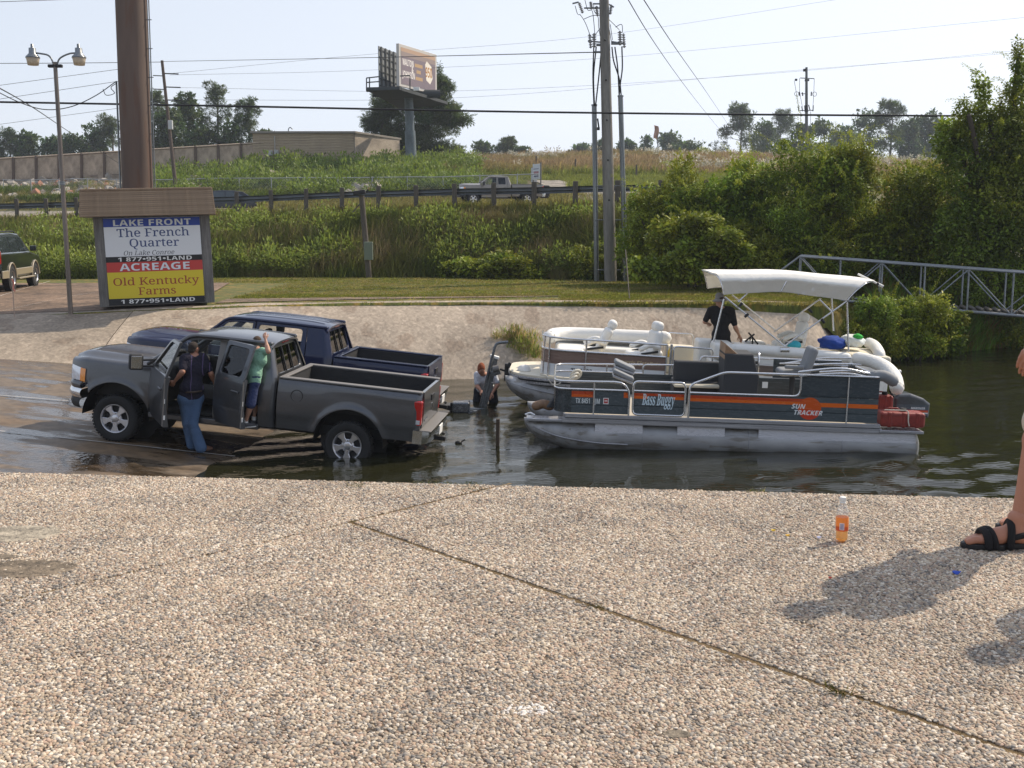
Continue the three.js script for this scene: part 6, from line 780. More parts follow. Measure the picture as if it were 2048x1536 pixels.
// crown: list of blobs [x,y,z,rx,ry,rz] in local metres, filled mostly near their surfaces
function crown(blobs, n, size, col, seed, { yel = 0.03, hang = 0.3, shoots = 0, shootLen = 0.9 } = {}) {
  const R = rng(seed), out = [], vol = blobs.map((b) => (b[3] * b[4] + b[4] * b[5] + b[3] * b[5])), tot = vol.reduce((a, b) => a + b, 0);
  blobs.forEach((b, bi) => {
    const m = Math.round(n * vol[bi] / tot), bt = 0.8 + 0.45 * R(), bs = 0.75 + 0.5 * R(), bc = [col[0] * bt * (0.85 + 0.3 * R()), col[1] * bt, col[2] * bt];
    for (let i = 0; i < m; i++) { const d = V(R() * 2 - 1, R() * 2 - 1, R() * 2 - 1).normalize(), k = 0.42 + 0.58 * Math.sqrt(R()) + 0.55 * fbm(d.x * 2 + seed, d.y * 2 + bi, d.z * 2, 3); if (fbm(d.x * 3.5 + bi * 3, d.y * 3.5, d.z * 3.5 + seed, 2) < -0.12 && R() < 0.88) continue; if (d.y < -0.4 && R() < hang) continue;
      const p = V(b[0] + d.x * b[3] * k, b[1] + d.y * b[4] * k, b[2] + d.z * b[5] * k); out.push({ p, q: qE((R() - 0.5) * 1.2, R() * 6.3, (R() - 0.5) * 1.2), s: V(1, 1, 1).multiplyScalar(size * bs * (0.65 + 0.7 * R())), c: tint(R, bc, 0.4, yel) }); }
    for (let s = 0; s < Math.round(shoots * vol[bi] / tot); s++) { const a = R() * 6.28, e = 0.3 + 0.9 * R(), d = V(Math.cos(a) * Math.cos(e), Math.sin(e), Math.sin(a) * Math.cos(e)), o = V(b[0] + d.x * b[3] * 0.95, b[1] + d.y * b[4] * 0.95, b[2] + d.z * b[5] * 0.95), L = shootLen * (0.4 + 0.7 * R()), arc = 0.3 + 0.7 * R(); for (let j = 0; j < 15; j++) { const t = j / 14, p = o.clone().addScaledVector(d, L * t).add(V(Math.cos(a) * L * 0.3 * t, L * (0.35 * t - arc * t * t), Math.sin(a) * L * 0.3 * t)); out.push({ p, q: qE((R() - 0.5), R() * 6.3, (R() - 0.5)), s: V(1, 1, 1).multiplyScalar(size * (0.72 - 0.4 * t) * (0.6 + 0.4 * R())), c: tint(R, [col[0] * 1.5, col[1] * 1.4, col[2]], 0.25, yel * 2) }); } }
  });
  return out;
}
const CL = { broad: leafCluster(9, 0.55, 0.32, 0.55, 1), small: leafCluster(14, 0.42, 0.22, 0.7, 2), vine: leafCluster(10, 0.6, 0.42, 0.6, 3, 0.6), pine: leafCluster(14, 0.85, 0.10, 0.35, 4, -0.2), far: leafCluster(9, 0.8, 0.5, 0.6, 5), cedar: leafCluster(13, 0.75, 0.15, 0.5, 6, 0.3) };
function plant(name, label, category, base, trunks, items, geo, group, trunkMat = BARK, crownName = 'crown') {
  const t = thing(name, label, category, base, 0, group);
  trunks.forEach((g, i) => obj(i === 0 ? 'trunk' : 'branch', g, trunkMat, t));
  obj(crownName, bake(geo, items), LEAFV, t); return t;
}
const GB = [0.25, 0.30, 0.035];
function bush(label, u, vTop, vBot, w, d, seed, o = {}) {
  const b = px(u, vBot, d), tp = px(u, vTop, d), k = d / FPX, H = tp.y - b.y, W = w * k, R = rng(seed), blobs = [], n = o.blobs ?? 16;
  for (let i = 0; i < n; i++) { const a = R() * 6.28, r = Math.sqrt(R()), y = H * (0.12 + 0.68 * R()), q = 1.15 - 0.6 * Math.abs(y / H - 0.35); const br = (0.09 + 0.14 * R() * R() + 0.03 * R()); blobs.push([Math.cos(a) * r * W * 0.48 * q, y, Math.sin(a) * r * W * 0.36 * q, W * br * 1.3, H * br * 1.3, W * br]); }
  blobs.push([(R() - 0.5) * W * 0.2, H * 0.2, 0, W * 0.36, H * 0.22, W * 0.3], [(R() - 0.5) * W * 0.2, H * 0.45, 0, W * 0.24, H * 0.2, W * 0.2], [(R() - 0.5) * W * 0.5, H * 0.82, 0, W * 0.13, H * 0.16, W * 0.13]);
  const tr2 = []; for (let i = 0; i < 5; i++) { const q = blobs[i % blobs.length]; tr2.push(tube([V((R() - 0.5) * 0.4, -0.1, (R() - 0.5) * 0.4), V(q[0] * 0.4, q[1] * 0.5, q[2] * 0.4), V(q[0], q[1] + q[4] * 0.4, q[2])], 0.035, 10, 6)); }
  return plant('bush', label, 'bush', b, tr2, crown(blobs, o.n ?? 3600, o.size ?? 0.24, o.col ?? GB, seed, { yel: 0.05, shoots: o.shoots ?? 46, shootLen: o.shoot ?? 1.15 }), CL[o.leaf ?? 'broad'], o.group);
}
bush('bush with arching shoots just right of the utility pole risers', 1345, 305, 562, 190, 40.5, 101);
bush('dark low bush in deep shade at the back edge of the lawn', 1385, 425, 566, 200, 36.5, 102, { n: 3200, leaf: 'vine', shoots: 8 });
bush('tangled yellow green bush in the middle of the thicket', 1450, 330, 560, 210, 39.5, 103);
bush('bush with long arching shoots left of the far pole', 1545, 305, 560, 210, 40, 104, { shoots: 70, shoot: 1.6 });
bush('tallest yellow green bush of the thicket, below the far pole', 1655, 280, 560, 230, 39, 105, { n: 4600, shoots: 80, shoot: 1.6 });
bush('broad bush above the upper end of the gangway rail', 1600, 395, 575, 260, 38.2, 106, { n: 4200 });
bush('dark bush behind the gangway middle', 1780, 330, 590, 250, 38.4, 107, { n: 4400 });
bush('bush with golden leaves between thicket and tall tree', 1830, 325, 560, 170, 39.5, 108, { col: [0.30, 0.28, 0.035] });
bush('vine covered bush on the shore just right of the boat canopy', 1752, 590, 714, 120, 31.6, 109, { n: 2200, size: 0.15, shoots: 46, shoot: 0.7 });
bush('vine covered bush on the shore below the gangway middle', 1828, 585, 712, 110, 32.0, 119, { n: 2000, size: 0.15, shoots: 50, shoot: 0.8 });
bush('low weedy bush at the right end of the concrete bank', 1716, 640, 716, 80, 31.2, 120, { n: 1100, size: 0.14, shoots: 24, shoot: 0.5 });
bush('low leafy bush at the shoreline under the gangway', 1850, 612, 704, 150, 33.2, 110, { leaf: 'vine', n: 2400, size: 0.17, shoots: 14, shoot: 0.4 });
bush('dark bush beneath the gangway deck at the right edge', 1985, 545, 690, 230, 36.6, 111, { n: 3600, shoots: 8 });
bush('small broadleaf bush at the lawn edge right of the floodlight post', 1045, 505, 560, 150, 45.2, 112, { n: 1500, leaf: 'vine', shoots: 4, size: 0.26 });
bush('small round bush at the lawn edge near the utility pole', 950, 520, 560, 110, 45.8, 113, { n: 1000, leaf: 'vine', shoots: 4, size: 0.24 });
bush('low dark bush at the foot of the utility pole', 1190, 480, 562, 90, 44, 114, { n: 1100, shoots: 6 });
{ // tall tree at right
  const b = px(1985, 600, 36), R = rng(55), trunks = [], blobs = [], at = (u, v, z = 0) => px(u, v, 36 + z).sub(b);
  for (const [u, v, z] of [[2037, 120, 0.3], [1980, 235, 0], [1938, 232, -0.8], [1900, 260, 0.4], [2070, 200, 1]]) { const e = at(u, v, z); trunks.push(tube([V((R() - 0.5) * 0.5, -0.2, (R() - 0.5) * 0.5), e.clone().multiplyScalar(0.35).add(V((R() - 0.5) * 0.8, 0.8, 0)), e.clone().multiplyScalar(0.7).add(V(0, 0.6, 0)), e], 0.075, 20, 7)); }
  const bl = (u, v, w, h, z = 0, dz = 1) => { const p = at(u, v, z); blobs.push([p.x, p.y, p.z, w * 0.01639, h * 0.01639, w * 0.01639 * dz]); };
  bl(2036, 105, 10, 30); bl(2042, 150, 16, 32); bl(2030, 210, 34, 48); bl(1965, 200, 14, 40); bl(1950, 160, 7, 26); bl(1925, 235, 16, 40, -0.5); bl(1900, 280, 30, 40, 0.3); bl(1985, 280, 70, 70); bl(2055, 300, 70, 80, 0.6); bl(1935, 350, 60, 60); bl(2010, 400, 90, 90); bl(1950, 470, 80, 80); bl(2050, 500, 80, 90); bl(1980, 570, 90, 60);
  plant('tree', 'tall leafy tree at the right edge with bare topped shoots', 'tree', b, trunks, crown(blobs, 9500, 0.23, [0.22, 0.265, 0.034], 56, { yel: 0.06, shoots: 60, shootLen: 1.0 }), CL.broad);
  const b2 = px(2130, 600, 38), bb = []; for (let i = 0; i < 9; i++) bb.push([(R() - 0.5) * 3, 1 + R() * 6, (R() - 0.5) * 2, 1.2, 1.3, 1.2]); plant('tree', 'dense dark tree cut off by the right edge, behind the gangway', 'tree', b2, [rod(V(0, -0.2, 0), V(0, 6, 0), 0.14, 0.05, 9)], crown(bb, 3600, 0.26, [0.22, 0.265, 0.034], 57, { shoots: 12 }), CL.broad);
}
// distant trees
function farTree(label, u, vTop, d, w, kind, seed, group) {
  const b = gpx(u, d), k = d / FPX, H = px(u, vTop, d).y - b.y, W = w * k, R = rng(seed), blobs = [], trunks = [rod(V(0, -0.5, 0), V(0.02 * H, H * 0.93, 0), H * 0.022 + 0.06, 0.06, 8)], pine = kind === 'pine';
  if (pine) { for (let i = 0; i < 15; i++) { const y = H * (0.42 + 0.56 * Math.pow(i / 14, 0.9)), a = R() * 6.28, r = W * 0.5 * (1.08 - 0.8 * (y / H - 0.42) / 0.6) * (0.5 + 0.6 * R()), p = V(Math.cos(a) * r * 0.8, y, Math.sin(a) * r * 0.6); trunks.push(rod(V(0.01 * H, y - r * 0.25, 0), p, 0.09, 0.03, 5)); blobs.push([p.x, p.y + 0.2, p.z, W * 0.16 + 0.3, W * 0.09 + 0.25, W * 0.16 + 0.3]); } blobs.push([0.02 * H, H * 0.95, 0, W * 0.14, H * 0.06, W * 0.14]); }
  else { const n = 11; for (let i = 0; i < n; i++) { const a = R() * 6.28, r = Math.sqrt(R()), y = H * (0.28 + 0.58 * R()), q = Math.sin(Math.PI * clamp(y / H * 0.95 + 0.08, 0, 1)) * 0.9 + 0.1; blobs.push([Math.cos(a) * r * W * 0.36 * q, y, Math.sin(a) * r * W * 0.3 * q, W * (0.15 + 0.12 * R()), H * (0.09 + 0.09 * R()), W * (0.15 + 0.1 * R())]); } blobs.push([0, H * 0.86, 0, W * 0.2, H * 0.13, W * 0.2], [0, H * 0.4, 0, W * 0.4, H * 0.28, W * 0.34]); }
  return plant('tree', label, 'tree', b, trunks, crown(blobs, pine ? 620 : 640, d / FPX * (pine ? 6.6 : 7.0), pine ? [0.105, 0.155, 0.042] : [0.085, 0.135, 0.040], seed, { yel: 0, hang: 0.1, shoots: 10, shootLen: 6 * d / FPX }), pine ? CL.pine : CL.far, group);
}
const TL = [[-15, 268, 'broad'], [28, 266, 'pine'], [72, 264, 'broad'], [112, 277, 'broad'], [150, 270, 'broad'], [192, 246, 'broad'], [232, 238, 'pine'], [322, 190, 'pine', 165], [352, 215, 'broad', 160], [384, 186, 'broad', 165], [441, 174, 'pine', 160], [410, 250, 'broad', 158], [470, 245, 'broad', 158], [503, 207, 'pine', 160], [535, 258, 'broad', 158], [300, 240, 'broad', 160]];
const TLW = ['at the left edge of the picture', 'second from the left edge', 'left of the lamp post', 'right behind the lamp post', 'just right of the lamp post', 'rounded, midway between lamp post and brown column', 'at the left side of the brown column', 'beside the leaning pole', 'bulky, right behind the leaning pole', 'big and dark, left of the tall open pine', 'tallest and open branched, above the panel wall', 'low, under the tall open pine', 'low, between the two open pines', 'open branched, at the left end of the tan building', 'low, over the corner of the tan building', 'dense, right of the brown column'];
TL.forEach(([u, v, k, d], i) => farTree(`${k === 'pine' ? 'pine' : 'broadleaf tree'} beyond the wall, ${TLW[i]}`, u, v, d ?? 190, k === 'pine' ? 78 : 82, k, 200 + i, 'trees beyond the panel wall'));
const TRr = [[965, 286, 55], [1012, 283, 60], [1046, 296, 40], [1165, 288, 50], [1205, 282, 60], [1255, 284, 60], [1290, 274, 50], [1340, 264, 70], [1385, 280, 70], [1475, 216, 78], [1520, 240, 60], [1552, 228, 70], [1595, 250, 60], [1640, 240, 70], [1680, 252, 60], [1717, 218, 80], [1772, 208, 60], [1808, 238, 60], [1840, 222, 80], [1885, 236, 80], [1935, 240, 80], [1990, 235, 80], [2045, 240, 80]];
const TRW = ['first right of the big cedar', 'second right of the big cedar, slender topped', 'lowest, well right of the big cedar', 'left of the utility pole on the horizon', 'behind the left riser of the utility pole', 'right of the utility pole', 'left of the flag pole', 'right beside the flag pole', 'low, right of the flag pole', 'tall rounded one where two slanting wires end', 'small one right of the tall rounded tree', 'open one in the middle of the far row', 'left of the far pole', 'right of the far pole', 'low one right of the far pole', 'tall dense one above the tallest bush', 'slim tall one above the thicket', 'low one between the slim tree and the tall tree', 'wide one left of the tall leafy tree', 'behind the left shoots of the tall leafy tree', 'behind the middle of the tall leafy tree', 'behind the right part of the tall leafy tree', 'at the right edge behind the tall leafy tree'];
TRr.forEach(([u, v, w], i) => { const t = farTree(`hazy distant tree, ${TRW[i]}`, u, v, i < 3 ? 250 : 285 + (i % 4) * 12, i < 9 ? w * 1.15 : w * 1.4, (i === 9 || i === 11 || i === 16 || i === 1) ? 'pine' : 'broad', 300 + i, 'hazy trees along the horizon'); });
{ // big cedar behind the billboard
  const d = 131, R = rng(71), b = gpx(842, d), k = d / FPX, H = px(878, 138, d).y - b.y, blobs = []; for (let i = 0; i < 64; i++) { const y = Math.pow(R(), 0.8), a = R() * 6.28, r = (1 - y * 0.84) * 98 * k * (0.25 + 0.85 * R()); blobs.push([Math.cos(a) * r * 0.95 + y * 1.2 + 0.9, H * (0.04 + 0.9 * y), Math.sin(a) * r * 0.7, 1.4 * (1.15 - y * 0.7), 0.75 * (1.15 - y * 0.5), 1.3]); } blobs.push([0, H * 0.3, 0, 3.4, H * 0.3, 2.6], [1.0, H * 0.6, 0, 2.0, H * 0.28, 1.8], [2.2, H * 0.88, 0, 0.6, H * 0.10, 0.6], [2.3, H * 0.98, 0, 0.25, H * 0.06, 0.25]);
  plant('tree', 'big dark cedar right behind the billboard post', 'tree', b, [rod(V(0, -0.5, 0), V(2, H * 0.95, 0), 0.35, 0.05, 10)], crown(blobs, 6500, 0.42, [0.09, 0.135, 0.04], 72, { yel: 0, shoots: 120, shootLen: 1.0, hang: 0 }), CL.cedar);
  const b2 = gpx(762, 131), H2 = px(775, 185, 131).y - b2.y, bb = []; for (let i = 0; i < 22; i++) { const y = R(), a = R() * 6.28, r = (1 - y * 0.75) * 3.6 * (0.5 + 0.5 * R()); bb.push([Math.cos(a) * r + y * 0.7, H2 * (0.15 + 0.8 * y), Math.sin(a) * r * 0.6, 1.2, 1.0, 1.2]); } plant('tree', 'dark spreading tree left of the billboard post above the tan end wall', 'tree', b2, [rod(V(0, -0.5, 0), V(0.6, H2 * 0.9, 0), 0.28, 0.05, 9)], crown(bb, 3200, 0.40, [0.10, 0.145, 0.042], 73, { yel: 0, shoots: 60, shootLen: 0.9 }), CL.cedar);
}
// ground cover that nobody could count
function cover(name, label, cat, geo, n, spot, col, sc, seed, material = BLADE) {
  const R = rng(seed), items = []; let guard = 0; while (items.length < n && guard++ < n * 6) { const s = spot(R); if (!s) continue; const [x, d, k, c] = s; items.push({ p: V(x, ground(x, d) - 0.03, -d), q: qE((R() - 0.5) * 0.5, R() * 6.28, (R() - 0.5) * 0.5), s: V(1, 0.6 + 0.8 * R(), 1).multiplyScalar(sc * (k ?? 1) * (0.7 + 0.6 * R())), c: tint(R, c ?? col, 0.3) }); }
  return tag(instanced(name, geo, material, items), label, cat, null, 'stuff');
}
const inSeg = (R, a, b, t0, t1) => { const t = lerp(t0, t1, R()), P = profile(t), i = a + (b - a) * R(), j = Math.floor(i), f = i - j, d = lerp(P[j][0], P[Math.min(j + 1, 11)][0], f); return [t * d, d, i]; };
cover('lawn_grass', 'short mown grass of the lawn above the concrete bank', 'grass', tuft(12, 0.05, 0.016, 0.14, 21, 1.2), 60000, (R) => { const [x, d] = inSeg(R, 1, 3, -0.30, 0.31); const n = fbm(x * 0.5, d * 0.5, 8); if (x < -8.2 && d < 41) return null; if (x < 1.5 && d < 30.6 + (x + 8.3) * 0.25 + 1.5 - (x + 8.3) * 0.13 + 0.3 * fbm(x, d) && R() < 0.9) return null; return [x, d, 1, n > 0.02 ? [0.54, 0.48, 0.16] : [0.42, 0.44, 0.09]]; }, null, 1, 22);
cover('weeds', 'tall weeds covering the bank below the highway', 'weeds', tuft(18, 0.75, 0.026, 0.28, 23, 1.1), 32000, (R) => { const [x, d, i] = inSeg(R, 3, 3.97, -0.52, 0.32); const n = fbm(x * 0.35, d * 0.5, 3), k = i < 3.06 ? 0.6 : i > 3.75 ? (x < -4 ? 0.32 : 0.5) : 1; return [x, d, k * (0.8 + 0.7 * Math.max(0, n + 0.2)), n > 0.10 ? [0.30, 0.36, 0.07] : n > -0.12 ? [0.45, 0.46, 0.11] : [0.54, 0.47, 0.18]]; }, null, 1, 24);
cover('broadleaf_weeds', 'broad leaved weeds in clumps on the bank', 'weeds', leafCluster(26, 0.12, 0.045, 0.34, 25, 0.0).translate(0, 0.35, 0), 6000, (R) => { const [x, d] = inSeg(R, 3, 3.75, -0.52, 0.34); if (fbm(x * 0.3 + 9, d * 0.4, 5) < 0.02) return null; return [x, d, 1.1, [0.30, 0.37, 0.07]]; }, null, 1, 26, LEAF);
cover('seed_heads', 'pale seed heads of tall grass on the bank', 'weeds', tuft(5, 1.05, 0.018, 0.15, 27, 0.5), 7000, (R) => { const [x, d] = inSeg(R, 3.05, 3.72, -0.52, 0.3); if (fbm(x * 0.25, d * 0.3, 15) < 0.02) return null; return [x, d, 1, [0.42, 0.34, 0.18]]; }, null, 1, 28);
cover('verge_grass', 'rough grass on the highway verge', 'grass', tuft(14, 0.35, 0.03, 0.3, 29, 0.7), 9000, (R) => { const x = lerp(-55, 12, R()), d = railD(x) + (R() < 0.25 ? -0.6 + R() : 25 + R() * 9); return [x, d, 1, [0.34, 0.31, 0.10]]; }, null, 1, 30);
cover('slope_scrub', 'scrub and weeds on the rubble slope below the wall', 'weeds', tuft(16, 0.8, 0.06, 0.5, 31, 0.9), 6500, (R) => { const [x, d] = inSeg(R, 6, 6.8, -0.55, -0.02); const n = fbm(x * 0.12, d * 0.12, 6); if (n < 0.06 && R() < 0.86) return null; return [x, d, 0.7 + 0.8 * Math.max(0, n), n > 0.12 ? [0.22, 0.29, 0.05] : [0.40, 0.36, 0.14]]; }, null, 1, 32);
cover('slope_bushes', 'leafy scrub clumps on the slope below the tan building', 'weeds', leafCluster(34, 0.24, 0.12, 0.85, 33, 0.1).translate(0, 0.4, 0), 4200, (R) => { const [x, d, i] = inSeg(R, 6, 7.3, -0.34, -0.03); const n = fbm(x * 0.14 + 4, d * 0.16, 12); if (n < 0.0) return null; return [x, d, 0.9 + 1.2 * n, [0.20, 0.27, 0.045]]; }, null, 1, 34, LEAF);
cover('field_grass', 'dry brown grass of the hilltop field', 'grass', tuft(18, 0.7, 0.06, 0.7, 35, 0.6), 42000, (R) => { const [x, d] = inSeg(R, 6.1, 8.2, -0.10, 0.56); const n = fbm(x * 0.05, d * 0.06, 9); if (d < 98 && x > 1 && x < 4.6) return null; return [x, d, d < 104 ? 0.55 : 1, d < 104 + 6 * n ? [0.32, 0.36, 0.08] : n > 0.12 ? [0.38, 0.32, 0.13] : [0.44, 0.33, 0.18]]; }, null, 1, 36);
cover('white_flowers', 'drifts of white wild flowers in the field', 'flowers', leafCluster(16, 0.28, 0.2, 0.6, 37, 0).translate(0, 0.75, 0), 1000, (R) => { const [x, d] = inSeg(R, 6.9, 7.95, -0.06, 0.56); if (fbm(x * 0.07 + 2, d * 0.10, 30) < 0.19) return null; return [x, d, 0.9, [0.50, 0.48, 0.38]]; }, null, 1, 38, LEAF);
cover('shore_reeds', 'green reeds and grass along the far shoreline at right', 'grass', tuft(16, 0.7, 0.03, 0.25, 39, 0.5), 9000, (R) => { const [x, d, i] = inSeg(R, 1.0, 3, 0.33, 0.56); return [x, d, i < 1.3 ? 0.75 : 1.1, R() < 0.75 ? [0.22, 0.36, 0.045] : [0.34, 0.20, 0.06]]; }, null, 1, 40);
{ const R = rng(41), items = []; for (let i = 0; i < 2600; i++) { const [x, d] = inSeg(R, 6.05, 6.99, -0.55, -0.10); const n = fbm(x * 0.12, d * 0.12, 6); if (n > 0.08 && R() < 0.8) continue; const s = 0.16 + 0.5 * R() * R(), c = R(); items.push({ p: V(x, ground(x, d) + s * 0.2, -d), q: qE(R() * 3, R() * 6, R() * 3), s: V(s * (0.8 + R()), s * 0.7, s), c: c < 0.12 ? C(0.34, 0.16, 0.10) : C(0.34 * (0.6 + 0.6 * c), 0.305 * (0.6 + 0.6 * c), 0.26 * (0.6 + 0.6 * c)) }); } tag(instanced('rubble', new THREE.DodecahedronGeometry(1, 0), mat([1, 1, 1], 0.9), items), 'broken concrete rubble and stones on the slope below the wall', 'rubble', null, 'stuff'); }
// weeds growing out of a crack in the concrete bank
{ const R = rng(43), items = []; for (let i = 0; i < 260; i++) { const k = Math.pow(R(), 1.8), w = 1 - 0.6 * k, p = px(lerp(1022, 1078, k) + (R() + R() + R() - 1.5) * 40 * w, lerp(672, 712, k) + (R() + R() - 1) * 22 * w, 29); { const du = p.x, lv = lerp(29.3, 28.3, k); p.multiplyScalar(1).sub(V(0, EYE, 0)).multiplyScalar(lv / 29).add(V(0, EYE, 0)); } items.push({ p, q: qE((R() - 0.5) * 0.5, R() * 6.28, (R() - 0.5) * 0.5), s: V(1, 1, 1).multiplyScalar(0.45 + 0.75 * R()), c: tint(R, R() < 0.6 ? [0.34, 0.42, 0.08] : [0.6, 0.47, 0.22], 0.3) }); } tag(instanced('bank_weeds', tuft(8, 0.22, 0.02, 0.1, 44, 0.8), BLADE, items), 'weeds growing from a crack in the sloping concrete bank', 'weeds', null, 'stuff'); }
// ---------- people: one smooth surface over a skeleton of tapered limbs ----------
function skin(prims, { cell = 0.014, k = 0.03, cut = null } = {}) {
  const lo = V(9, 9, 9), hi = V(-9, -9, -9), e3 = V(0, 0, 0);
  for (const p of prims) for (const [q, r] of p.c ? [[p.c, Math.max(...p.r)]] : [[p.a, p.ra], [p.b, p.rb]]) { lo.min(e3.copy(q).addScalar(-r - 0.05)); hi.max(e3.copy(q).addScalar(r + 0.05)); }
  const n = [0, 1, 2].map((i) => Math.ceil((hi.getComponent(i) - lo.getComponent(i)) / cell) + 1), P = prims.map((p) => p.c ? { e: 1, c: p.c, r: p.r, m: Math.min(...p.r), qi: p.q ? p.q.clone().invert() : null } : { a: p.a, d: p.b.clone().sub(p.a), l: Math.max(1e-9, p.b.distanceToSquared(p.a)), ra: p.ra, rb: p.rb, kk: p.k });
  const t = V(0, 0, 0);
  const f = (x, y, z) => { let s = 1; for (const p of P) { let d; if (p.e) { t.set(x - p.c.x, y - p.c.y, z - p.c.z); if (p.qi) t.applyQuaternion(p.qi); const a = t.x / p.r[0], b = t.y / p.r[1], c = t.z / p.r[2]; d = (Math.sqrt(a * a + b * b + c * c) - 1) * p.m; } else { const ax = x - p.a.x, ay = y - p.a.y, az = z - p.a.z; let h = (ax * p.d.x + ay * p.d.y + az * p.d.z) / p.l; h = h < 0 ? 0 : h > 1 ? 1 : h; const dx = ax - p.d.x * h, dy = ay - p.d.y * h, dz = az - p.d.z * h; d = Math.sqrt(dx * dx + dy * dy + dz * dz) - p.ra - (p.rb - p.ra) * h; } if (d - s > k) continue; const kk = p.kk ?? k, h2 = Math.max(kk - Math.abs(s - d), 0) / kk; s = Math.min(s, d) - h2 * h2 * kk * 0.25; } if (cut) s = Math.max(s, cut(x, y, z)); return s; };
  const [nx, ny, nz] = n, F = new Float32Array(nx * ny * nz); const Bk = 5;
  for (let z0 = 0; z0 < nz; z0 += Bk) for (let y0 = 0; y0 < ny; y0 += Bk) for (let x0 = 0; x0 < nx; x0 += Bk) { const h = (Bk - 1) / 2, c = f(lo.x + (x0 + h) * cell, lo.y + (y0 + h) * cell, lo.z + (z0 + h) * cell), far = Math.abs(c) > cell * Bk * 1.5; for (let z = z0; z < Math.min(z0 + Bk, nz); z++) for (let y = y0; y < Math.min(y0 + Bk, ny); y++) for (let x = x0; x < Math.min(x0 + Bk, nx); x++) F[(z * ny + y) * nx + x] = far ? c : f(lo.x + x * cell, lo.y + y * cell, lo.z + z * cell); }
  const id = new Int32Array(nx * ny * nz).fill(-1), pos = [], nor = [], idx = [], ix = (x, y, z) => (z * ny + y) * nx + x, E = [[0, 1], [0, 2], [0, 4], [1, 3], [1, 5], [2, 3], [2, 6], [3, 7], [4, 5], [4, 6], [5, 7], [6, 7]];
  for (let z = 0; z < nz - 1; z++) for (let y = 0; y < ny - 1; y++) for (let x = 0; x < nx - 1; x++) {
    const v = []; let m = 0; for (let c = 0; c < 8; c++) { v[c] = F[ix(x + (c & 1), y + ((c >> 1) & 1), z + (c >> 2))]; if (v[c] < 0) m++; } if (m === 0 || m === 8) continue;
    let sx = 0, sy = 0, sz = 0, q = 0; for (const [a, b] of E) { if ((v[a] < 0) === (v[b] < 0)) continue; const w = v[a] / (v[a] - v[b]); sx += lerp(a & 1, b & 1, w); sy += lerp((a >> 1) & 1, (b >> 1) & 1, w); sz += lerp(a >> 2, b >> 2, w); q++; }
    const X = lo.x + (x + sx / q) * cell, Y = lo.y + (y + sy / q) * cell, Z = lo.z + (z + sz / q) * cell; id[ix(x, y, z)] = pos.length / 3; pos.push(X, Y, Z); nor.push(0, 0, 0);
  }
  for (let z = 1; z < nz - 1; z++) for (let y = 1; y < ny - 1; y++) for (let x = 1; x < nx - 1; x++) { const s = F[ix(x, y, z)] < 0; for (const [dx, dy, dz, u, w] of [[1, 0, 0, [0, 1, 0], [0, 0, 1]], [0, 1, 0, [0, 0, 1], [1, 0, 0]], [0, 0, 1, [1, 0, 0], [0, 1, 0]]]) { const s2 = F[ix(x + dx, y + dy, z + dz)] < 0; if (s === s2) continue; const a = id[ix(x - u[0] - w[0], y - u[1] - w[1], z - u[2] - w[2])], b = id[ix(x - w[0], y - w[1], z - w[2])], c = id[ix(x, y, z)], d = id[ix(x - u[0], y - u[1], z - u[2])]; if (a < 0 || b < 0 || c < 0 || d < 0) continue; if (s) idx.push(a, b, c, a, c, d); else idx.push(a, c, b, a, d, c); } }
  const g = new THREE.BufferGeometry(); g.setAttribute('position', new THREE.Float32BufferAttribute(pos, 3)); g.setAttribute('normal', new THREE.Float32BufferAttribute(nor, 3)); g.setAttribute('uv', new THREE.Float32BufferAttribute(new Float32Array(pos.length / 3 * 2).map((_, i) => pos[Math.floor(i / 2) * 3 + (i % 2)] * 2), 2)); g.setIndex(idx); g.computeVertexNormals(); return g;
}
const cap = (a, b, ra, rb = ra, k) => ({ a, b, ra, rb, k }), ell = (c, r, q) => ({ c, r, q });
// hand: palm and five bent fingers; dir = towards the finger tips, pn = palm normal, th = side of the thumb
function handPrims(w, dir, pn, th, curl = 0.35, s = 1) {
  const D = dir.clone().normalize(), N = pn.clone().addScaledVector(D, -pn.dot(D)).normalize(), T = N.clone().cross(D).multiplyScalar(th), P = (d, t, n) => w.clone().addScaledVector(D, d * s).addScaledVector(T, t * s).addScaledVector(N, n * s), o = [cap(P(0.0, 0, 0), P(0.05, 0, 0), 0.026 * s, 0.028 * s), cap(P(0.045, 0.026, 0), P(0.085, 0.028, 0), 0.016 * s, 0.013 * s), cap(P(0.045, -0.024, 0), P(0.08, -0.028, 0), 0.016 * s, 0.013 * s), cap(P(0.045, 0, 0), P(0.088, 0, 0), 0.017 * s, 0.014 * s)];
  [[0.030, 0.075], [0.010, 0.085], [-0.011, 0.078], [-0.031, 0.060]].forEach(([t, L], i) => { let p = P(0.088 - (i === 3 ? 0.008 : 0), t, 0), a = curl * (0.7 + 0.1 * i); for (let j = 0; j < 3; j++) { const l = L * s * [0.45, 0.32, 0.25][j], q = p.clone().addScaledVector(D, Math.cos(a) * l).addScaledVector(N, Math.sin(a) * l); o.push(cap(p, q, (0.0095 - j * 0.001) * s, (0.0088 - j * 0.001) * s, 0.006)); p = q; a += curl; } });
  const t0 = P(0.018, 0.024, 0.006), t1 = P(0.05, 0.052, 0.016), t2 = P(0.08, 0.062, 0.024), t3 = P(0.104, 0.060, 0.032); o.push(cap(t0, t1, 0.016 * s, 0.0125 * s, 0.012), cap(t1, t2, 0.0115 * s, 0.0105 * s, 0.006), cap(t2, t3, 0.0105 * s, 0.0085 * s, 0.006)); return o;
}
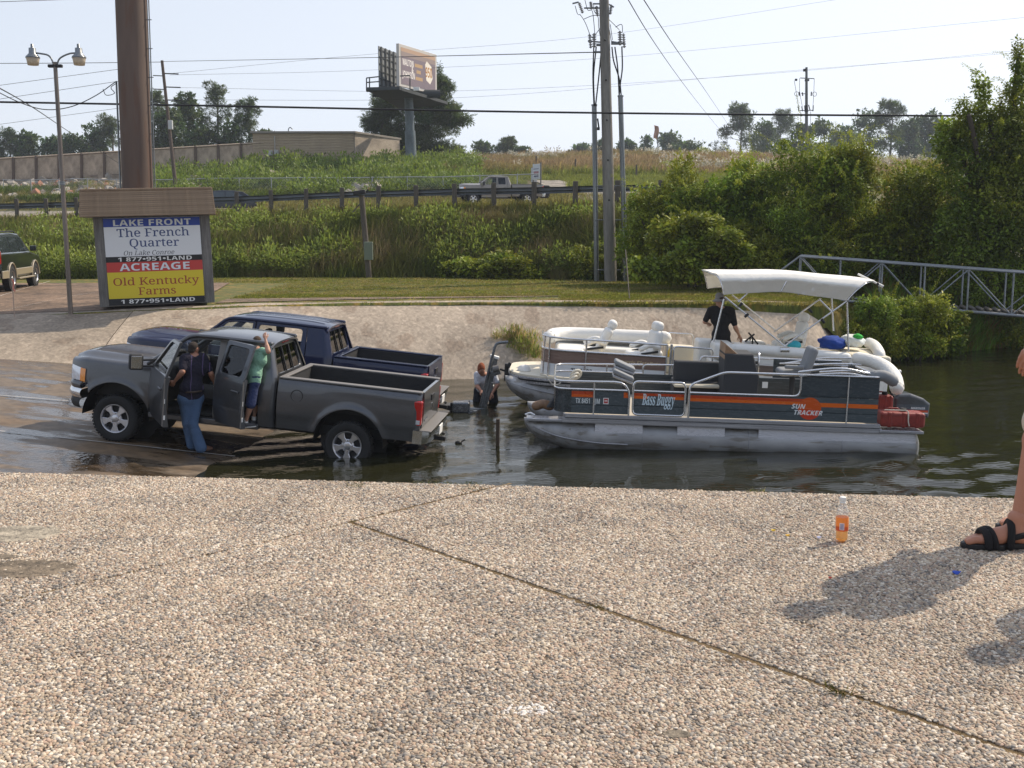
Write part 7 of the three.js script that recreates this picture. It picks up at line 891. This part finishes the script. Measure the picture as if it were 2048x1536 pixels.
// head: skull, jaw, nose, ears, brow; f = facing, up
function headPrims(c, f, up, s = 1) {
  const F = f.clone().normalize(), U2 = up.clone().addScaledVector(F, -up.dot(F)).normalize(), R2 = F.clone().cross(U2), P = (a, b, r) => c.clone().addScaledVector(F, a * s).addScaledVector(U2, b * s).addScaledVector(R2, r * s), q = new THREE.Quaternion().setFromRotationMatrix(new THREE.Matrix4().makeBasis(R2, U2, F.clone()));
  return { prims: [ell(P(-0.01, 0.03, 0), [0.076 * s, 0.088 * s, 0.097 * s], q), cap(P(0.035, -0.055, 0), P(0.062, -0.095, 0), 0.052 * s, 0.030 * s), cap(P(0.055, 0.0, -0.03), P(0.055, 0, 0.03), 0.036 * s, 0.036 * s), cap(P(0.093, 0.008, 0), P(0.112, -0.026, 0), 0.009 * s, 0.014 * s, 0.012), cap(P(0.085, 0.022, -0.03), P(0.085, 0.022, 0.03), 0.013 * s, 0.013 * s, 0.012), cap(P(0.083, -0.062, -0.018), P(0.083, -0.062, 0.018), 0.011 * s, 0.011 * s, 0.012), ell(P(-0.012, -0.01, 0.08), [0.012 * s, 0.030 * s, 0.018 * s], q), ell(P(-0.012, -0.01, -0.08), [0.012 * s, 0.030 * s, 0.018 * s], q)], P, q, F };
}
// j: joints. Returns the person with body, hair and clothes as children
function makePerson(label, j, o) {
  const t = thing('person', label, 'person'), cell = o.cell ?? 0.014, L = (a, b, k) => a.clone().lerp(b, k), S2 = o.scale ?? 1;
  const hd = headPrims(j.head, o.face, o.up ?? V(0, 1, 0), S2 * 0.98), w = o.build ?? 1, side = j.shR.clone().sub(j.shL).normalize(), hs = j.hipR.clone().sub(j.hipL).normalize();
  const torso = (i) => [cap(L(j.shL, j.shR, 0.14), L(j.shL, j.shR, 0.86), 0.075 * w + i, 0.075 * w + i, 0.07), cap(L(j.chest, j.chest.clone().addScaledVector(side, 0.1), -0.8), j.chest.clone().addScaledVector(side, 0.08), 0.118 * w + i, 0.118 * w + i, 0.09), cap(j.waist.clone().addScaledVector(hs, -0.065 * w), j.waist.clone().addScaledVector(hs, 0.065 * w), 0.108 * w + i, 0.108 * w + i, 0.09), cap(L(j.hipL, j.hipR, 0.05), L(j.hipL, j.hipR, 0.95), 0.105 * w + i, 0.105 * w + i, 0.08), cap(j.chest, j.waist, 0.11 * w + i, 0.105 * w + i, 0.08)];
  const arm = (s, e, h, i, to = 2) => [cap(s, e, 0.052 * S2 * w + i, 0.040 * S2 + i), ...(to > 1 ? [cap(e, h, 0.041 * S2 + i, 0.026 * S2 + i), cap(L(e, h, 0.15), L(e, h, 0.4), 0.042 * S2 + i, 0.038 * S2 + i)] : [])];
  const leg = (h, k, a, i) => [cap(h, k, 0.088 * S2 * w + i, 0.056 * S2 + i), cap(k, a, 0.052 * S2 + i, 0.036 * S2 + i), cap(L(k, a, 0.18).add(o.calf ?? V(0, 0, 0)), L(k, a, 0.42).add(o.calf ?? V(0, 0, 0)), 0.056 * S2 + i, 0.048 * S2 + i)];
  const foot = (a, toe, i) => [cap(a, a.clone().add(V(0, -0.05, 0)), 0.037 * S2 + i, 0.034 * S2 + i), cap(a.clone().add(V(0, -0.05, 0)).addScaledVector(toe, -0.04), a.clone().add(V(0, -0.055, 0)).addScaledVector(toe, 0.12 * S2), 0.033 * S2 + i, 0.030 * S2 + i), cap(a.clone().add(V(0, -0.052, 0)).addScaledVector(toe, 0.1 * S2), a.clone().add(V(0, -0.062, 0)).addScaledVector(toe, 0.18 * S2), 0.034 * S2 + i, 0.024 * S2 + i)];
  const neck = [cap(L(j.shL, j.shR, 0.5).add(V(0, 0.01, 0)), j.head.clone().add(V(0, -0.06, 0)), 0.058 * S2 * w, 0.052 * S2)];
  const all = [...torso(0), ...neck, ...hd.prims, ...arm(j.shL, j.elL, j.haL, 0), ...arm(j.shR, j.elR, j.haR, 0), ...leg(j.hipL, j.knL, j.anL, 0), ...leg(j.hipR, j.knR, j.anR, 0), ...(o.feet === false ? [] : [...foot(j.anL, o.toe, 0), ...foot(j.anR, o.toe, 0)])];
  const sm = mat(o.skin ?? [0.44, 0.235, 0.155], 0.55, { bumpMap: rep(grainT, 4), bumpScale: 0.002 });
  const gs = [skin(all, { cell })]; for (const [h, e, th] of [[j.haL, j.elL, o.thL ?? 1], [j.haR, j.elR, o.thR ?? -1]]) { const d = h.clone().sub(e); gs.push(skin(handPrims(h.clone().addScaledVector(d.clone().normalize(), -0.01), d.add(o.handBend ?? V(0, 0, 0)), o.palm ?? V(0, 0, -1), th, o.curl ?? 0.4, S2), { cell: 0.005, k: 0.012 })); }
  obj('body', gs, sm, t);
  // eyes
  for (const s of [1, -1]) obj('eye', new THREE.SphereGeometry(0.0105 * S2, 10, 8).translate(...hd.P(0.082, 0.004, s * 0.031).toArray()), mat([0.08, 0.05, 0.04], 0.15), t);
  if (o.hair) obj('hair', skin([ell(hd.P(-0.018, 0.042, 0), [0.083 * S2, 0.088 * S2, 0.100 * S2], hd.q), cap(hd.P(-0.075, -0.03, -0.03), hd.P(-0.075, -0.03, 0.03), 0.032 * S2)], { cell: 0.008, cut: (x, y, z) => { const v = V(x, y, z).sub(hd.P(0.048, 0.035, 0)); return v.dot(hd.F) * 0.8 - v.y * 0.55; } }), mat(o.hair, 0.9, { bumpMap: rep(grainT, 8), bumpScale: 0.006 }), t);
  if (o.shirt) { const hem = o.hem ?? Math.min(j.hipL.y, j.hipR.y) - 0.02; obj('shirt', skin([...torso(0.017).map((p) => ({ ...p })), ...[[j.shL, j.elL], [j.shR, j.elR]].map(([s, e]) => cap(s, L(s, e, o.sleeve ?? 0.72), 0.066 * S2 * w, 0.064 * S2))], { cell: cell * 0.9, cut: (x, y, z) => Math.max(hem + 0.012 * Math.sin(x * 22 + z * 14) - y, (V(x, y, z).distanceTo(neck[0].a.clone().add(V(0, 0.06, 0))) < 0.085 * S2 ? 0.02 : -1), -1) }), o.shirt, t); }
  if (o.trousers) { const q = o.legTo ?? 1; const kn = (h, k, a) => q >= 1 ? [cap(h, k, 0.104 * S2 * w, 0.078 * S2), cap(k, a.clone().add(V(0, -0.02, 0)), 0.076 * S2, o.cuff ?? 0.080), cap(L(k, a, 0.3), L(k, a, 0.35), 0.079 * S2, 0.078 * S2)] : [cap(h, L(h, k, q), 0.112 * S2 * w, (o.cuff ?? 0.092) * S2)]; const ends = o.legCut; obj('trousers', skin([cap(L(j.hipL, j.hipR, 0.0), L(j.hipL, j.hipR, 1.0), 0.118 * w, 0.118 * w, 0.07), cap(j.waist.clone().addScaledVector(hs, -0.06), j.waist.clone().addScaledVector(hs, 0.06), 0.118 * w, 0.118 * w, 0.08), ...kn(j.hipL, j.knL, j.anL), ...kn(j.hipR, j.knR, j.anR)], { cell: cell * 0.9, k: 0.035, cut: (x, y, z) => Math.max(y - (j.waist.y - 0.0), ends ? ends(x, y, z) : -1) }), o.trousers, t); }
  if (o.shoe) for (const a of [j.anL, j.anR]) { const s = obj('shoe', skin(foot(a, o.toe, 0.011), { cell: 0.008, cut: (x, y, z) => Math.max((a.y - 0.105 * S2) - y, y - (a.y + (o.shoeTop ?? 0.0))) }), o.shoe, t); obj('sole', skin(foot(a, o.toe, 0.016), { cell: 0.008, cut: (x, y, z) => Math.max((a.y - 0.108 * S2) - y, y - (a.y - 0.085 * S2)) }), o.sole ?? MT.black, s); }
  return { t, hd };
}
const cloth = (c, b = 0.012, f = 3) => mat(c, 0.95, { bumpMap: rep(noiseT, f), bumpScale: b, sheen: 0.2 });
{ // man in jeans in the open front door
  const gp0 = onRamp(388, 903), K = 119, o = px(388, 903, -gp0.z), p = (zx, zy, z) => V((320 + zx * 0.1953 - 388) / K, (903 - (640 + zy * 0.1953)) / K / 0.985, z);
  const j = { head: p(362, 302, -0.16), shL: p(276, 395, -0.02), shR: p(452, 400, -0.22), chest: p(365, 500, -0.12), waist: p(345, 690, -0.03), hipL: p(282, 800, 0.02), hipR: p(378, 800, -0.1), knL: p(292, 1050, 0.02), anL: p(320, 1270, -0.08), knR: p(362, 1060, 0.06), anR: p(432, 1285, 0.06), elL: p(285, 515, 0.12), haL: p(178, 625, 0.02), elR: p(520, 560, -0.22), haR: p(530, 690, -0.4) };
  const { t } = makePerson('man in dark striped shirt and jeans leaning into the open front door', j, { face: V(0.35, -0.1, -1), hair: [0.03, 0.02, 0.015], skin: [0.40, 0.19, 0.12], shirt: mat([1, 1, 1], 0.95, { map: canvas(256, 256, (g) => { g.fillStyle = '#1d1a2b'; g.fillRect(0, 0, 256, 256); g.fillStyle = '#55486a'; for (const x of [10, 92, 138, 180]) g.fillRect(x, 0, 6, 256); }), bumpMap: rep(noiseT, 3), bumpScale: 0.012 }), trousers: cloth([0.085, 0.15, 0.27], 0.02, 5), shoe: mat([0.12, 0.055, 0.03], 0.6), toe: V(0.75, 0, -0.66), cuff: 0.098, palm: V(-0.2, 0, -1), build: 1.1 });
  t.position.copy(gp0); t.position.y += 0.0; obj('belt', tr(new THREE.TorusGeometry(0.165, 0.016, 6, 30), j.waist.x, j.waist.y - 0.05, j.waist.z, Math.PI / 2), mat([0.05, 0.03, 0.02], 0.6), t).scale.set(1, 1, 1);
}
{ // youngster on the door sill
  const d = 18.25, K = 119, o = px(505, 857, d), p = (zx, zy, z) => V((320 + zx * 0.1953 - 505) / K, (857 - (640 + zy * 0.1953)) / K / 0.985, z);
  const j = { head: p(960, 262, -0.46), shL: p(955, 330, -0.22), shR: p(1075, 335, -0.08), chest: p(1000, 420, -0.12), waist: p(978, 560, -0.06), hipL: p(945, 640, -0.14), hipR: p(985, 640, 0.0), knR: p(945, 870, 0.08), anR: p(880, 1045, 0.02), knL: p(965, 860, -0.22), anL: p(930, 1045, -0.22), elR: p(1138, 325, 0.03), haR: p(1098, 200, -0.08), elL: p(900, 420, -0.3), haL: p(860, 330, -0.4) };
  const { t } = makePerson('youngster in green shirt and navy shorts standing on the sill behind the open rear door', j, { face: V(-0.2, 0, -1), scale: 0.86, hair: [0.06, 0.035, 0.02], shirt: cloth([0.21, 0.38, 0.27]), trousers: cloth([0.022, 0.035, 0.10]), legTo: 0.92, cuff: 0.105, shoe: mat([0.05, 0.05, 0.055], 0.6), toe: V(0.82, -0.1, -0.5), sole: MT.white, palm: V(0, 0, -1), build: 0.82, thR: 1 });
  t.position.copy(o); for (const a of [j.anR, j.anL]) obj('sock', rod(a.clone().add(V(0, -0.03, 0)), a.clone().add(V(0.01, 0.06, 0)), 0.041, 0.040, 14), MT.white, t);
}
{ // man at the winch
  const d = 24.35, K = 89, o = px(968, 815, d), p = (zx, zy, z) => V((900 + zx * 0.15625 - 968) / K, (815 - (670 + zy * 0.15625)) / K / 0.985, z);
  const j = { head: p(408, 425, 0.34), shL: p(345, 500, 0.12), shR: p(575, 520, 0.16), chest: p(460, 560, 0.12), waist: p(450, 660, 0.0), hipL: p(372, 720, -0.05), hipR: p(535, 720, -0.05), knL: p(340, 915, 0.05), knR: p(570, 900, 0.05), anL: p(335, 1110, 0), anR: p(575, 1110, 0), elL: p(355, 640, 0.22), haL: p(415, 690, 0.42), elR: p(612, 620, 0.22), haR: p(540, 720, 0.42) };
  const { t } = makePerson('red haired man in white shirt stooping over the trailer winch in the water', j, { face: V(0.35, -0.65, 0.7), up: V(0.1, 0.8, 0.55), hair: [0.26, 0.065, 0.02], skin: [0.45, 0.22, 0.14], shirt: cloth([0.58, 0.60, 0.64]), trousers: cloth([0.016, 0.018, 0.026]), legTo: 0.85, cuff: 0.105, shoe: MT.black, toe: V(0.2, 0, 0.95), palm: V(0, -1, 0), cell: 0.016 });
  t.position.copy(o);
}
{ // man standing in the boat under the canopy
  const d = 23.6, K = 91, o = px(1438, 768, d), p = (zx, zy, z) => V((1380 + zx * 0.205 - 1438) / K, (768 - (560 + zy * 0.205)) / K / 0.985, z);
  const j = { head: p(268, 222, 0.0), shL: p(178, 312, 0.05), shR: p(385, 318, 0.0), chest: p(285, 400, 0.0), waist: p(290, 540, 0.0), hipL: p(248, 620, 0.02), hipR: p(332, 620, -0.02), knL: p(248, 830, 0.02), anL: p(245, 1010, 0), knR: p(338, 830, -0.04), anR: p(340, 1010, -0.04), elL: p(135, 425, -0.05), haL: p(175, 445, -0.22), elR: p(420, 470, 0.03), haR: p(478, 565, -0.1) };
  const { t, hd } = makePerson('man in black T-shirt and grey hat standing under the boat canopy', j, { face: V(-0.85, -0.15, -0.35), hair: [0.05, 0.03, 0.02], shirt: cloth([0.010, 0.010, 0.012]), sleeve: 0.8, hem: p(0, 640, 0).y, trousers: cloth([0.014, 0.016, 0.018]), shoe: MT.black, toe: V(-0.6, 0, -0.8), palm: V(0.3, -0.8, -0.3), cell: 0.015, build: 1.12 });
  t.position.copy(o); const h = obj('hat', [lathe([[0, 0.12], [0.06, 0.118], [0.088, 0.09], [0.098, 0.01], [0.10, 0.0]], 24), lathe([[0.098, 0.0], [0.165, -0.045], [0.168, -0.052], [0.10, -0.012]], 28)], mat([0.20, 0.19, 0.185], 0.95, { bumpMap: noiseT, bumpScale: 0.006 }), t); h.position.copy(hd.P(-0.01, 0.045, 0)); h.quaternion.copy(hd.q); obj('shirt_print', face(-0.06, 0, 0.06, 0.05, 0), MT.black, t).position.copy(j.chest).add(V(0, 0, -0.05)); obj('wrist_watch', tr(new THREE.TorusGeometry(0.03, 0.008, 6, 16), ...j.elR.clone().lerp(j.haR, 0.86).toArray(), 1.1, 0, 0.6), mat([0.5, 0.4, 0.2], 0.3, { metalness: 0.8 }), t);
}
function bystander(label, pos, detail) {
  const j = { head: V(0.30, 1.80, 0.0), shL: V(0.33, 1.56, 0.2), shR: V(0.33, 1.56, -0.2), chest: V(0.31, 1.39, 0), waist: V(0.30, 1.12, 0), hipL: V(0.265, 0.98, 0.09), hipR: V(0.26, 0.98, -0.09), knL: V(0.105, 0.55, 0.12), anL: V(0.035, 0.105, 0.14), knR: V(0.29, 0.55, -0.15), anR: V(0.36, 0.105, -0.20), elL: V(0.31, 1.24, 0.27), haL: V(0.15, 0.945, 0.26), elR: V(0.36, 1.24, -0.27), haR: V(0.24, 0.97, -0.27) };
  const SK = [0.43, 0.19, 0.115], r = makePerson(label, j, { face: V(-1, -0.15, 0), hair: [0.05, 0.035, 0.02], skin: SK, shirt: cloth([0.35, 0.36, 0.38]), trousers: cloth([0.52, 0.46, 0.37], 0.01), legTo: 0.80, cuff: 0.095, toe: V(-1, 0, 0), calf: V(0.022, 0, 0), feet: false, cell: detail, palm: V(0.6, 0, -0.8), curl: 0.3, handBend: V(0, -0.05, 0), thL: 1, thR: -1, build: 1.06 });
  const t = r.t; t.position.copy(pos);
  for (const a of [j.anL, j.anR]) {
    const x = a.x, z = a.z, P = (dx, y, dz) => V(x - dx, y, z + dz), pr = [cap(P(0.0, 0.14, 0), P(0.0, 0.06, 0), 0.040, 0.040), cap(P(-0.045, 0.062, 0), P(-0.03, 0.05, 0), 0.033, 0.034), cap(P(0.0, 0.075, 0), P(0.09, 0.055, 0), 0.040, 0.036), cap(P(0.08, 0.05, 0.012), P(0.145, 0.042, 0.018), 0.032, 0.024), cap(P(0.08, 0.048, -0.018), P(0.13, 0.04, -0.024), 0.029, 0.021)];
    [[0.205, 0.030, 0.0155], [0.205, 0.008, 0.0115], [0.195, -0.010, 0.011], [0.182, -0.027, 0.0105], [0.165, -0.042, 0.0105]].forEach(([l, w, rr]) => pr.push(cap(P(l - 0.055, 0.043, w), P(l - 0.022, 0.044, w), rr, rr, 0.008), cap(P(l - 0.022, 0.044, w), P(l, 0.036, w), rr, rr * 0.9, 0.006)));
    const grow = (g) => g.translate(-x, 0, -z).scale(1.24, 1.1, 1.16).translate(x, 0, z); obj('foot', grow(skin(pr, { cell: 0.0055, k: 0.02 })), t.children[0].material, t);
    const out = []; for (let i = 0; i < 40; i++) { const q = i / 40 * 6.2832, c = Math.cos(q), s = Math.sin(q), w = c > 0 ? 0.056 : 0.044; out.push([c * 0.152 + 0.075, s * (w + 0.004 * c)]); }
    const so = poly(out.map(([l, w]) => [-l, w]), 0.026, 0.006, 2).rotateX(-Math.PI / 2).translate(x, 0.001, z); const sd = obj('sandal', grow(so), MT.black, t);
    const band = (l, hgt, wid, rr, l2 = l) => tube(Array.from({ length: 9 }, (_, i) => { const q = Math.PI * (i / 8); return V(x - lerp(l, l2, i / 8), 0.018 + Math.sin(q) * hgt, z + Math.cos(q) * wid); }), rr, 24, 8).translate(0, 0, 0);
    obj('strap', grow(band(0.135, 0.062, 0.058, 0.017)), cloth([0.012, 0.011, 0.012], 0.004, 8), sd); obj('strap', grow(band(0.105, 0.07, 0.056, 0.014, 0.135)), cloth([0.012, 0.011, 0.012], 0.004, 8), sd); obj('strap', grow(band(0.045, 0.105, 0.052, 0.016, 0.02)), cloth([0.012, 0.011, 0.012], 0.004, 8), sd); obj('strap', grow(tube([P(0.03, 0.06, 0.048), P(-0.03, 0.075, 0.042), P(-0.072, 0.075, 0), P(-0.03, 0.075, -0.042), P(0.03, 0.06, -0.048)], 0.014, 24, 8)), cloth([0.012, 0.011, 0.012], 0.004, 8), sd); obj('buckle', grow(box(0.03, 0.012, 0.02, x - 0.12, 0.085, z + 0.02, 0.003)), MT.black, sd);
  }
  return t;
}
const st = gp(1925, 1096, 0);
const by1 = bystander('person in beige shorts and black sandals cut off by the right edge', V(st.x + 0.235, 0.003, st.z - 0.14), 0.009);
const by2 = by1.clone(); by2.name = numbered('person'); by2.userData = { label: 'person standing outside the picture, whose shadow enters at the lower right', category: 'person' }; by2.position.set(3.08, 0.003, -5.02); scene.add(by2); by2.traverse((o) => { if (o.name === 'shirt') o.material = cloth([0.05, 0.08, 0.16]); if (o.name === 'trousers') o.material = cloth([0.10, 0.11, 0.13]); });
// ---------- bottle, litter, grass in the joints ----------
{
  const p = gp(1683, 1084), t = thing('soda_bottle', 'half full bottle of orange soda with a white cap on the pebbles', 'bottle', V(p.x, 0.006, p.z)); t.rotation.z = 0.01;
  const wall = [[0, 0.004], [0.020, 0], [0.029, 0.006], [0.0315, 0.02], [0.031, 0.05], [0.030, 0.056], [0.0315, 0.062], [0.0315, 0.135], [0.030, 0.140], [0.0315, 0.146], [0.029, 0.162], [0.022, 0.182], [0.0135, 0.198], [0.0125, 0.208]];
  obj('bottle_wall', lathe(wall, 36), mat([0.93, 0.95, 0.96], 0.06, { transmission: 0.9, thickness: 0, ior: 1.45 }), t);
  obj('soda', lathe([[0, 0.006], [0.019, 0.003], [0.0275, 0.008], [0.0300, 0.02], [0.0295, 0.05], [0.0288, 0.056], [0.0300, 0.062], [0.0300, 0.086], [0, 0.087]], 32), mat([1.0, 0.64, 0.03], 0.35, { transmission: 0.7, thickness: 0 }), t);
  obj('label', lathe([[0.0322, 0.058], [0.0322, 0.128]], 36), mat([1, 1, 1], 0.35, { transmission: 0.35, thickness: 0, map: canvas(512, 180, (g, w, h) => { g.fillStyle = '#f99a3e'; g.fillRect(0, 0, w, h); g.fillStyle = '#f79a4e'; for (let i = 0; i < 12; i++) g.fillRect(0, 10 + i * 12, w, 4); g.fillStyle = '#d9602a'; g.fillRect(0, 120, w, 60); for (const x of [20, 276]) { g.fillStyle = '#dfe3ee'; g.fillRect(x, 70, 62, 92); g.fillStyle = '#5668a8'; for (let i = 0; i < 6; i++) g.fillRect(x + 8, 80 + i * 13, 46, 7); } }) }), t).rotation.y = 2.2;
  const cp = obj('cap', lathe([[0, 0.232], [0.0145, 0.232], [0.0155, 0.229], [0.0155, 0.211], [0.0148, 0.209]], 28), MT.white, t); const rg = []; for (let i = 0; i < 28; i++) { const a = i / 28 * 6.2832; rg.push(box(0.0012, 0.016, 0.0012, Math.cos(a) * 0.0158, 0.220, Math.sin(a) * 0.0158, 0.0004)); } obj('cap_ridges', rg, MT.white, cp).userData.kind = 'stuff'; obj('neck_ring', lathe([[0.0125, 0.2], [0.0165, 0.203], [0.0165, 0.206], [0.0125, 0.208]], 28), MT.white, t);
  const scrap = (label, u, v, s, c, sd) => { const q = gp(u, v), R = rng(sd), P = []; for (let i = 0; i < 9; i++) { const a = i / 9 * 6.28; P.push([Math.cos(a) * s * (0.7 + 0.6 * R()), Math.sin(a) * s * 0.6 * (0.7 + 0.6 * R())]); } const g = poly(P, 0.004, 0.001), pp = g.attributes.position; for (let i = 0; i < pp.count; i++) pp.setZ(i, pp.getZ(i) + 0.35 * Math.abs(pp.getX(i)) + 0.2 * pp.getY(i)); g.computeVertexNormals(); g.rotateX(-Math.PI / 2 + 0.3); g.translate(0, 0.009, 0); const o = obj('litter', g, mat(c, 0.6)); o.position.copy(q); return tag(o, label, 'litter'); };
  scrap('leftmost yellow scrap on the pebbles left of the bottle', 1546, 1065, 0.012, [0.75, 0.48, 0.03], 1); scrap('yellow scrap on the pebbles midway between bottle and the other yellow scrap', 1575, 1075, 0.011, [0.75, 0.42, 0.02], 2); scrap('pale blue white scrap just left of the bottle', 1637, 1079, 0.013, [0.5, 0.52, 0.68], 3); scrap('bright blue scrap lying in the shadow of the sandalled person', 1912, 1150, 0.018, [0.02, 0.07, 0.42], 4); scrap('small red scrap on the pebbles in front of the bottle', 1660, 1160, 0.008, [0.55, 0.07, 0.04], 5);
  // dry grass in the joints
  const R = rng(61), items = [], add = (a, b, n, wv, s, cols) => { for (let i = 0; i < n; i++) { const k = R(), q = a.clone().lerp(b, k), dx = (R() - 0.5) * wv, dz = (R() - 0.5) * wv; if (fbm(q.x * 3, q.z * 3, 8) < -0.12 && R() < 0.8) continue; items.push({ p: V(q.x + dx, -0.012, q.z + dz), q: qE((R() - 0.5) * 0.9, R() * 6.28, (R() - 0.5) * 0.9), s: V(1, 0.6, 1).multiplyScalar(s * (0.6 + 0.8 * R())), c: tint(R, cols[Math.floor(R() * cols.length)], 0.3) }); } };
  const dry = [[0.46, 0.31, 0.12], [0.50, 0.37, 0.17], [0.36, 0.22, 0.09], [0.30, 0.26, 0.08]], green = [[0.22, 0.27, 0.06], [0.32, 0.31, 0.10], [0.46, 0.38, 0.16]];
  add(J0, JA, 4200, 0.022, 0.5, dry); add(J0, JB, 500, 0.02, 0.4, dry); add(JC.clone().lerp(J0, 0.72), J0, 520, 0.05, 0.45, dry); add(JC, J0, 260, 0.015, 0.35, dry);
  for (const [u, v, n, w, s] of [[1190, 1216, 60, 0.05, 0.9], [1686, 1388, 90, 0.05, 1.5], [1665, 1380, 40, 0.05, 1.2], [945, 979, 220, 0.16, 0.9], [925, 970, 90, 0.24, 0.8], [712, 972, 90, 0.10, 1.0], [680, 1010, 60, 0.08, 0.6], [665, 990, 50, 0.1, 0.6], [560, 1072, 120, 0.14, 0.5], [1515, 984, 60, 0.14, 1.0], [855, 967, 60, 0.22, 0.8], [1925, 1490, 60, 0.07, 0.7], [700, 1043, 120, 0.07, 0.6]]) { const q = gp(u, v); add(q, q, n, w, s, n < 100 && u !== 680 ? green : [...dry, ...green]); }
  tag(instanced('joint_grass', tuft(7, 0.035, 0.0035, 0.012, 62, 1.1), BLADE, items), 'dry grass and moss growing in the pavement joints', 'grass', null, 'stuff');
}
const T1 = Date.now();
scene.traverse((o) => { if (o.isMesh) { o.castShadow = true; o.receiveShadow = true; } });
renderer.render(scene, camera);
